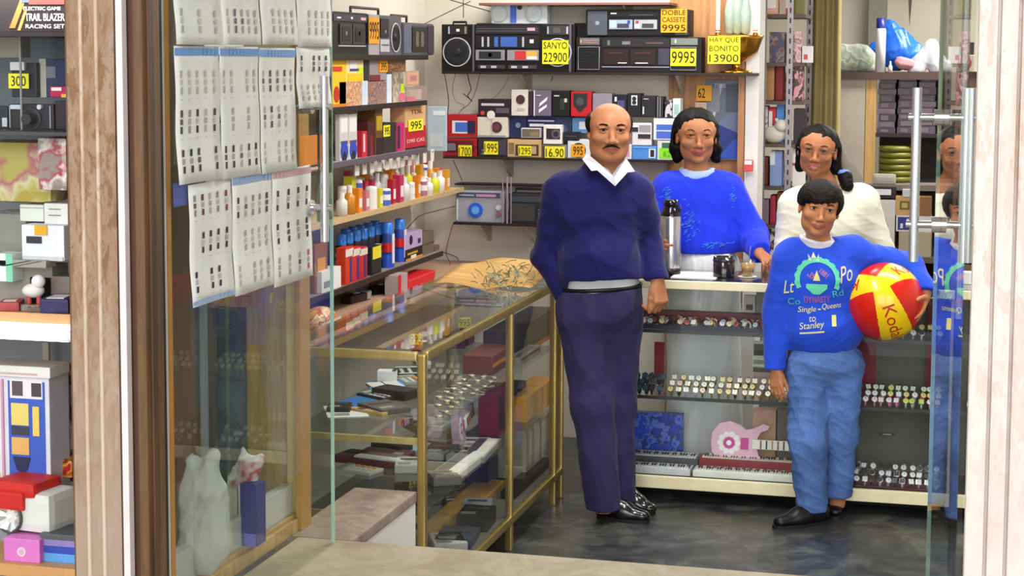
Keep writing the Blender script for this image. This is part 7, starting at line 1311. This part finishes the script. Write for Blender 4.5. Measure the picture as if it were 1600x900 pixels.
# lower compartment
lz = sh_z['low']
item('boxed_shaver', 'tall white carton picturing blue and yellow shavers', 'box', -6, 588, 78, 762, .10, '#d4d2dc', [(.24, .10, .92, .96, '#3a58b8'), (.28, .82, .88, .97, '#e2dde0'), (.32, .84, .52, .96, '#5a4a50'), (.68, .84, .86, .95, '#4a3f46'), (.30, .60, .62, .78, '#e0c870'), (.30, .52, .62, .59, '#3a3a48'), (.30, .36, .62, .50, '#d8a860'), (0, 0, 0, 0, '#23234a', 'p', [(.32, .34), (.64, .34), (.58, .24), (.48, .2), (.38, .24)]), (.70, .52, .82, .76, '#e2c25c'), (.40, .12, .46, .22, '#2c4ad0'), (.12, .06, .16, .97, '#c890a8'), (.0, .0, .06, .2, '#e8d820')], Y=3.96, Z=lz + .12)
o = MB().box(-.16, -.06, 0, .16, .06, .119, '#8d8a92', .003).build('grey_box', None, (at(20, 800, Y=4.02).x, 4.03, lz)); tag(o, 'grey box that the shaver carton stands on, behind the lantern', 'box')
item('flat_box', 'long white flat box lying on the shaver carton', 'box', -20, 572, 78, 588, .10, '#dcdcd8', [(.1, .2, .8, .4, '#c8a8a8')], Y=3.95, Z=at(30, 588, Y=3.96).z)
item('brown_case', 'brown topped dark box right of the shaver carton', 'box', 79, 576, 112, 598, .08, '#6a4a3a', [(0, .6, 1, 1, '#b08a68')], Y=4.1); item('grey_case', 'grey square box under the brown one', 'box', 80, 600, 112, 640, .08, '#8f8a82', (), Y=4.12); item('black_rod', 'grey rod leaning against the back of the window', 'rod', 66, 535, 76, 575, .01, '#a8a498', (), Y=4.3)
item('flower_box', 'box with red roses print behind the lantern', 'box', 78, 640, 112, 752, .05, mat('#8a1c24', .5, kind='print', dark='#2a1416', light='#d8b0a0', scale=24), [(.1, .45, .6, .55, '#e8e8ea')], Y=4.08); item('red_parcel', 'glossy red and gold parcel right of the lantern', 'parcel', 60, 718, 112, 745, .06, mat('#a81c20', .3, kind='print', dark='#6a1010', light='#d8a040', scale=22), (), Y=4.02); item('red_toy', 'red and black toy torch lying right of the lantern', 'torch', 78, 800, 116, 842, .06, '#b8182c', [(.1, 0, .5, .4, '#1c1418'), (.4, .3, .8, .5, '#d8a0a8')], Y=3.95, bev=.01)
t = thing('lantern', 'big red and white hand lantern with a faceted silver reflector', 'lantern', (at(58, 840, Y=3.90).x, 3.91, lz + .062), R(-8)); 
b = MB().box(-.075, -.05, 0, .07, .07, .10, '#d9dad2', .022); b.build('housing', t); b = MB(); b.box(-.10, -.056, .085, .03, .06, .125, '#c8231c', .018); b.box(-.10, -.062, .055, .0, -.045, .10, '#c8231c', .012); b.build('red_shell', t, label='red shell'); c0 = (-.048, -.055, .035); b = MB(); n = 14
for i in range(n):
    a0, a1 = 2 * math.pi * i / n, 2 * math.pi * (i + 1) / n; rr_ = .036; b.add([(c0[0], c0[1] + .012, c0[2]), (c0[0] + rr_ * math.cos(a0), c0[1] - (.004 if i % 2 else 0), c0[2] + rr_ * math.sin(a0)), (c0[0] + rr_ * math.cos(a1), c0[1] - (0 if i % 2 else .004), c0[2] + rr_ * math.sin(a1))], [(0, 1, 2)], mat('#e6e6ea', .15, .8, 'metal'))
b.ring(c0[0], c0[2], c0[1], .037, .004, mat('#4a4a4c', .4)); b.ball((c0[0], c0[1] + .004, c0[2]), .007, '#ffffff'); b.build('reflector', t)
b = MB().box(-.055, -.045, 0, .055, .045, .06, '#5a5a5e', .004); o = b.build('grey_stand', None, (at(52, 860, Y=3.92).x, 3.935, lz)); tag(o, 'low grey block under the lantern', 'box')
item('pink_box', 'pink gift box with a pale oval emblem in front of the lantern', 'box', 6, 842, 62, 886, .06, '#d676c4', [(.5, .45, .2, 0, '#e8c8d8', 'c'), (.5, .45, .13, 0, '#d0a8b8', 'c')], Y=3.82, Z=lz, bev=.004)
for i, (c, lb, y0, y1) in enumerate((('#5a9cdc', 'lowest, light blue one', 864, 878), ('#3048a8', 'middle, royal blue one', 852, 864), ('#8a7ab8', 'upper, lilac one', 842, 852), ('#54565a', 'top, dark grey one', 835, 842))): item('flat_case', f'flat case in the stack right of the pink box, {lb}', 'case', 62, y0, 117, y1, .10, c, (), Y=3.84, Z=lz + (878 - y1) * .00147)
# ============================================================ BACK ROOM seen through the opening
rb = thing('metal_rack', 'grey slotted steel rack crammed with goods beyond the white post', 'rack', (at(1225, 400, Y=9.1).x, 9.1, 0)); SM = mat('#8a8488', .4, .5, 'metal')
def upright(px, Y):
    x = at(px, 200, Y=Y).x; l = rb.location; b = MB().box(x - l.x - .015, Y - l.y, 0, x - l.x + .015, Y - l.y + .003, 2.3, SM)
    for i in range(44): b.box(x - l.x - .004, Y - l.y - .001, .1 + i * .05, x - l.x + .004, Y - l.y, .125 + i * .05, '#2a2628')
    b.build('slotted_upright', rb)
for px, Y in ((1191, 8.95), (1232, 8.95), (1262, 9.35)): upright(px, Y)
RZ = {}
x0r, x1r = at(1186, 200, Y=8.95).x, at(1262, 200, Y=9.2).x
for k_, py in (('r0', 22), ('r1', 98), ('r2', 158), ('r3', 225), ('r4', 292), ('r5', 352), ('r6', 405)):
    z = at(1220, py, Y=8.95).z; RZ[k_] = z; pb(rb, 'rack_shelf', x0r, 8.96, z - .018, x1r, 9.36, z, mat('#5a4a44', .6))
def Rk(lab, x0, y0, x1, y1, c, lev, name='packet', cat='packet', dl=(), dep=.10, **k): return item(name, lab, cat, x0, y0, x1, y1, dep, c, dl, Y=9.0, Z=RZ[lev], **k)
Rk('orange and white box at the very top of the rack', 1180, -10, 1216, 20, '#d8a890', 'r0', 'carton', 'box', [(.4, .3, .9, .8, '#e8e0da')]); Rk('white toothpaste box with red ends on top of the rack', 1228, -10, 1240, 20, '#e8dce0', 'r0', 'carton', 'box', [(0, 0, 1, .3, '#d02840')]); Rk('olive box on top of the rack', 1241, -8, 1257, 20, '#6e6a34', 'r0', 'carton', 'box')
Rk('blue and brown bag hanging in the rack', 1202, 50, 1226, 98, mat('#3a4470', .5, kind='print', dark='#5a3c30', light='#8a7a70', scale=18), 'r1', 'bag', 'bag'); Rk('clear bag of pink packets in the rack', 1236, 48, 1252, 98, mat('#a88a88', .3, kind='print', dark='#6a3038', light='#d8a8a8', scale=24), 'r1', 'bag', 'bag'); Rk('tall white roll box behind the second upright', 1253, 72, 1268, 98, '#d4d2d6', 'r1', 'carton', 'box', [(.2, .2, .6, .5, '#c04a50')])
Rk('tan star shaped toy low on its rack shelf', 1197, 102, 1210, 158, '#a87a4c', 'r2', 'toy', 'toy', bev=.012); Rk('dark red bottle in the rack', 1211, 100, 1224, 158, '#7a1c1c', 'r2', 'bottle', 'bottle', bev=.01); Rk('packet of dark red spools in the rack', 1238, 104, 1254, 158, mat('#4a1818', .4, kind='mottle', dark='#2a1014', light='#c88890', scale=60), 'r2')
Rk('orange ball of string at the left of the rack', 1184, 172, 1200, 190, '#d8701c', 'r3', 'string_ball', 'string', Z=None) if False else None
Rk('round silver tin seen end on in the rack', 1187, 165, 1200, 225, mat('#8a8488', .4, kind='mottle', dark='#4a3434', light='#c8c0c4', scale=50), 'r3', 'tin', 'tin', bev=.012); Rk('red and white medicine cartons in the rack', 1201, 168, 1212, 225, '#c83040', 'r3', 'carton', 'box', [(.0, .3, .5, .9, '#e8e0e0')]); Rk('bright blue carton next to the red ones', 1213, 160, 1225, 225, '#4a86d0', 'r3', 'carton', 'box'); Rk('black packet behind the steel upright', 1240, 170, 1258, 225, '#2c2024', 'r3')
b = MB(); b.ball((0, 0, .045), .05, mat('#cfcac0', .8, kind='cloth'), 14, (1.2, .8, .9)); b.ball((.035, -.02, .09), .032, mat('#cfcac0', .8, kind='cloth'), 12); b.ball((.06, -.02, .115), .011, mat('#cfcac0', .8, kind='cloth'), 8); b.ball((.012, -.02, .118), .011, mat('#cfcac0', .8, kind='cloth'), 8); o = b.build('soft_toy', None, (at(1208, 200, Y=8.93).x, 8.90, RZ['r3'] + .07)); o.location.z = RZ['r3']; o.location.y = 8.99; tag(o, 'cream soft toy sitting on the third rack shelf', 'soft toy')
Rk('pale blue carton with white top in the lower rack', 1203, 236, 1222, 292, '#8aa0d8', 'r4', 'carton', 'box', [(0, .6, .4, 1, '#dfe6f4')]); Rk('white wall poster box behind the second upright', 1238, 232, 1256, 292, '#dcd8d4', 'r4', 'carton', 'box', [(0, .55, 1, .62, '#c03848')]); Rk('brown jar with red lid at the left of the lower rack', 1187, 245, 1200, 292, '#6a2a20', 'r4', 'jar', 'jar', bev=.012)
Rk('crimson tin in the lower rack', 1203, 305, 1212, 352, '#b03048', 'r5', 'tin', 'tin', bev=.008); Rk('amber bottle beside the crimson tin', 1213, 300, 1226, 352, '#8a5a24', 'r5', 'bottle', 'bottle', [(.1, .3, .9, .6, '#c8a070')], bev=.012); Rk('mauve packet at the left of the lower rack', 1187, 312, 1201, 352, '#8a7480', 'r5'); Rk('purple and white packet in the lowest visible rack row', 1203, 365, 1226, 405, mat('#a890a8', .4, kind='mottle', dark='#4a2c4a', light='#e0d8e0', scale=50), 'r6'); Rk('grey cardboard carton at the left of the lowest visible rack row', 1186, 360, 1202, 405, '#8a857c', 'r6', 'carton', 'box')
for i, (px, lv, c, nm) in enumerate(((1190, 'r1', '#4a2c30', 'wine'), (1226, 'r1', '#c8c4c0', 'white'), (1188, 'r2', '#8a8288', 'grey'), (1228, 'r2', '#b8602c', 'rust'), (1227, 'r3', '#2c3c6a', 'navy'), (1228, 'r4', '#c8a868', 'tan'), (1230, 'r5', '#3a3438', 'black'), (1242, 'r5', '#b8b4b0', 'pale grey'), (1240, 'r6', '#7a3040', 'maroon'), (1228, 'r6', '#cfc8d0', 'lilac white'))):
    a = at(px, 100, Y=9.12); o = MB().cyl((0, 0, 0), (0, 0, .09 + .01 * (i % 4)), .018 + .003 * (i % 3), mat(c, .35, kind='mottle', dark='#2a2028', light=c, scale=50), n=14).cyl((0, 0, .09 + .01 * (i % 4)), (0, 0, .11 + .01 * (i % 4)), .012, '#d8d4d0', n=12).build('jar', None, (a.x, 9.14, RZ[lv])); tag(o, f'{nm} mottled jar at the back of the steel rack, {["highest", "second", "third", "fourth", "fifth", "lowest"][int(lv[1]) - 1]} stocked shelf', 'jar')
# curtain
cx0, cx1 = at(1264, 100, Y=9.45).x, at(1312, 100, Y=9.45).x; zt_, zb_ = 2.6, .9; b = MB()
b.grid(lambda u, v: (cx0 + (cx1 - cx0) * (u * (1 + .18 * (1 - v)) - .09 * (1 - v)), 9.45 + .028 * math.sin(u * 6 * math.pi) + .01 * math.sin(13 * u), zb_ + (zt_ - zb_) * v), 60, 12, mat('#9a8a58', .8, kind='cloth', var=.1), .004); o = b.build('curtain', None); tag(o, 'olive beige curtain gathered beside the steel rack', 'curtain')
# cupboard top, panels
CY_ = 10.2; topz = at(1400, 113, Y=CY_).z
t = thing('cupboard', 'tall back-room cupboard with dark top, cream door and a dark open bay', 'cupboard', (at(1420, 400, Y=CY_).x, CY_ + .25, 0)); x0c, x1c = at(1308, 100, Y=CY_).x, at(1560, 100, Y=CY_).x
pb(t, 'top_board', x0c, CY_ - .02, topz - .04, x1c, CY_ + .5, topz, mat('#4c3834', .5)); pb(t, 'door_panel', x0c, CY_, .6, at(1352, 150, Y=CY_).x, CY_ + .02, topz - .04, mat('#b4aa9c', .6)); pb(t, 'wood_upright', at(1353, 150, Y=CY_).x, CY_, .6, at(1369, 150, Y=CY_).x, CY_ + .03, topz - .04, mat('#c8a060', .5, kind='wood', dark='#b08848')); pb(t, 'back_board', at(1369, 150, Y=CY_).x, CY_ + .45, .5, x1c, CY_ + .47, topz - .04, mat('#3a3230', .8))
zl = at(1400, 209, Y=CY_).z; pb(t, 'inner_shelf', at(1369, 150, Y=CY_).x, CY_ + .02, zl - .02, x1c, CY_ + .45, zl, mat('#2c2422', .6)); z5_ = at(1400, 288, Y=CY_ - .1).z; pb(t, 'lower_shelf', x0c, CY_ - .15, z5_ - .03, x1c, CY_ + .45, z5_, mat('#77706a', .6))
stk = ['#3a3038', '#54465a', '#2c2630', '#6a5a64', '#463a48', '#35303a', '#5c4a58', '#2a2428', '#4c4050']
for cidx, (pa, pb_) in enumerate(((1371, 1400), (1402, 1432), (1434, 1462))):
    z = zl
    for i in range(9):
        a = at(pa, 170, Y=CY_ + .03).x; b_ = at(pb_, 170, Y=CY_ + .03).x; h_ = .030 + .006 * ((i * 7 + cidx) % 3); o = MB().box(a + .004 * (i % 3), CY_ + .03, z, b_ - .005 * ((i + cidx) % 2), CY_ + .28, z + h_, mat(stk[(i + cidx * 4) % 9], .35), .002).box(a + .02, CY_ + .0285, z + .008, a + .06 + .02 * (i % 2), CY_ + .03, z + h_ - .008, mat('#6a5e6a', .5)).build('tape_case', None); z += h_
        tag(o, f'dark tape case, {ORDW[i]} from below in the {["left", "middle", "right"][cidx]} stack of the cupboard bay', 'tape case', 'dark tape cases stacked in the cupboard')
c_ = at(1399, 266, Y=CY_ + .02); t = thing('hose_reel', 'olive green coil of hose on the cupboard\'s lower shelf', 'hose coil', (c_.x, CY_ + .10, z5_)); w_ = .082
for i in range(6): MB().tube([(w_ * math.cos(a), w_ * math.sin(a), .018 + i * .034) for a in [2 * math.pi * k / 28 for k in range(28)]], .018, mat('#6a6a24', .35), 8, True).build('hose_turn', t)
MB().cyl((0, 0, 0), (0, 0, .20), .06, mat('#2c2c1c', .6), n=20).build('core', t)
b = MB(); xa, xb = at(1296, 260, Y=9.9).x, at(1372, 260, Y=9.9).x; za_, zb_ = z5_, at(1320, 196, Y=9.9).z
b.grid(lambda u, v: (xa + (xb - xa) * u, 9.95 + .12 * v + .015 * math.sin(8 * u + 3 * v), za_ - .3 + (zb_ - za_ + .3) * v * (1 - .75 * u * v) + .012 * math.sin(14 * u)), 24, 12, mat('#6f6960', .85, kind='cloth'), .01); o = b.build('dust_sheet', None); tag(o, 'grey dust sheet draped down from the cupboard behind the girl', 'sheet')
sbag('clear bag of green clothes on the cupboard top, left of the white spray can', [((1318, 92, .08), (1345, 92, .075)), ((1345, 92, .07), (1366, 104, .03))], CY_ + .14, mat('#a8b0a0', .35, kind='print', dark='#7f9478', light='#c8ccc0', scale=14), topz)
sbag('large crumpled bright blue plastic bag on the cupboard top', [((1392, 46, .045), (1402, 78, .10)), ((1402, 80, .10), (1432, 92, .05)), ((1362, 78, .02), (1395, 70, .07))], CY_ + .20, mat('#1f5cc4', .35), topz, amp=.014)
sbag('pale grey plastic bag right of the blue one', [((1432, 106, .05), (1455, 72, .03)), ((1455, 74, .03), (1470, 108, .06))], CY_ + .08, mat('#a8a8b0', .4), topz); sbag('small pinkish bag at the foot of the blue bag', [((1408, 98, .03), (1420, 100, .03))], CY_ + .06, mat('#a87a80', .4), topz)
a = at(1375, 108, Y=CY_ + .02); t = thing('aerosol_can', 'white spray can with dark blue cap alone on the cupboard top', 'spray can', (a.x, CY_ + .03, topz)); MB().lathe([(0, 0), (.028, 0), (.028, .235), (.024, .245), (0, .246)], mat('#d6d6dc', .35), n=20).build('can_body', t); MB().lathe([(.026, .244), (.026, .30), (0, .302)], mat('#1c2878', .35), n=20).build('cap', t)
a = at(1391, 106, Y=CY_ + .02); o = MB().lathe([(0, 0), (.012, 0), (.012, .03), (.005, .045), (.005, .06), (0, .062)], mat('#c8c4b8', .3), n=12).build('small_bottle', None, (a.x, CY_ + .02, topz)); tag(o, 'tiny glass bottle beside the white spray can', 'bottle')
struct(MB().box(at(1358, 30, Y=11.5).x, 11.45, 0, at(1385, 30, Y=11.5).x, 11.6, 2.7, mat('#8f9282', .7)).build('trim_10'))
o = MB().add([(-.016, 0, .25), (.016, 0, .25), (.0, 0, 0), (-.016, .01, .25), (.016, .01, .25), (.0, .01, 0)], [(0, 2, 1), (3, 4, 5), (0, 1, 4, 3), (1, 2, 5, 4), (2, 0, 3, 5)], mat('#5a4440')).build('hanging_strip', None, (at(1421, 42, Y=11.4).x, 11.4, at(1421, 42, Y=11.4).z)); tag(o, 'dark pointed strip hanging on the far wall above the blue bag', 'strip')
# things on and below the lower shelf
item('paper_roll', 'long grey paper roll on the cupboard\'s lower shelf', 'roll', 1363, 272, 1400, 290, .05, '#a8a59c', (), Y=CY_ - .13, Z=z5_, bev=.02); item('steel_bar', 'dark bar with a bright white label under the shelf', 'bar', 1362, 292, 1400, 310, .04, '#2a2424', [(.05, .3, .8, .8, '#e8e8ee')], Y=CY_ - .18); item('small_white_box', 'small white box on the lower shelf by the door handle', 'box', 1410, 296, 1432, 308, .05, '#c4ccd4', (), Y=CY_ - .19)
t2z = at(1420, 402, Y=CY_ - .2).z; sb = MB().box(x0c, CY_ - .2, t2z - .03, x1c, CY_ + .4, t2z, mat('#6a5c50', .6)).box(x0c, CY_ - .1, 0, x0c + .04, CY_ + .3, t2z - .03, mat('#6a5c50')).box(x1c - .04, CY_ - .1, 0, x1c, CY_ + .3, t2z - .03, mat('#6a5c50')).build('low_table', None); tag(sb, 'low brown table under the stacked cartons in the back room', 'table')
item('carton', 'big white carton left of the emblem box', 'box', 1362, 312, 1398, 402, .16, '#d6d2cc', (), Y=CY_ - .18, Z=t2z); item('carton', 'pale carton under the blue printed box behind the door handle', 'box', 1404, 362, 1455, 402, .16, '#b0a48c', (), Y=CY_ - .18, Z=t2z); zq = at(1420, 362, Y=CY_ - .18).z
item('carton', 'blue and white printed box between two cartons', 'box', 1400, 337, 1455, 362, .14, '#dcdce0', [(.05, .1, .5, .9, '#2c3c8c'), (.12, .2, .2, .5, '#dcdce0'), (.3, .5, .42, .8, '#dcdce0')], Y=CY_ - .18, Z=zq); item('carton', 'tan cardboard box with a square dark emblem', 'box', 1399, 307, 1455, 337, .14, '#cfa468', [(.12, .3, .4, .75, '#6a6a3c'), (.18, .4, .34, .65, '#c8b060'), (.68, 0, 1, 1, '#8a5c38')], Y=CY_ - .18, Z=at(1420, 337, Y=CY_ - .18).z)
# narrow view right of the door
rx0, rx1 = at(1497, 200, Y=9.8).x, at(1530, 200, Y=9.8).x
t = thing('side_shelf', 'pinkish brown shelving seen in the gap right of the glass door', 'shelf', ((rx0 + rx1) / 2 + .2, 9.9, 0)); pb(t, 'back_board', rx0 - .02, 10.0, 0, rx1 + .5, 10.02, at(1505, 112, Y=9.8).z, mat('#a8806a', .6))
for py in (112, 200, 257, 312, 380, 445): z = at(1505, py, Y=9.8).z; pb(t, 'board', rx0, 9.8, z - .03, rx1 + .5, 10.0, z, mat('#4a2c24', .6))
item('clock_box', 'white box with a round red clock print on the side shelf', 'box', 1499, 86, 1522, 108, .06, '#dcd4cc', [(.35, .5, .42, 0, '#c82c20', 'c'), (.33, .3, .40, .7, '#e8d8c8')], Y=9.82, Z=at(1505, 112, Y=9.8).z); item('black_radio', 'black box above the clock box on the side shelf', 'box', 1499, 66, 1522, 85, .06, '#2c2828', [(.1, .3, .5, .6, '#a8b8b8')], Y=9.83, Z=at(1505, 87, Y=9.82).z); item('red_book', 'red book with white edge on the side shelf', 'book', 1500, 262, 1524, 282, .08, '#b81c38', [(0, 0, 1, .25, '#e8dce0')], Y=9.82)
item('white_bottle', 'white bottle on the far right of the counter', 'bottle', 1502, 425, 1518, 452, .04, '#e0dcd8', (), Y=7.6, Z=CZ)
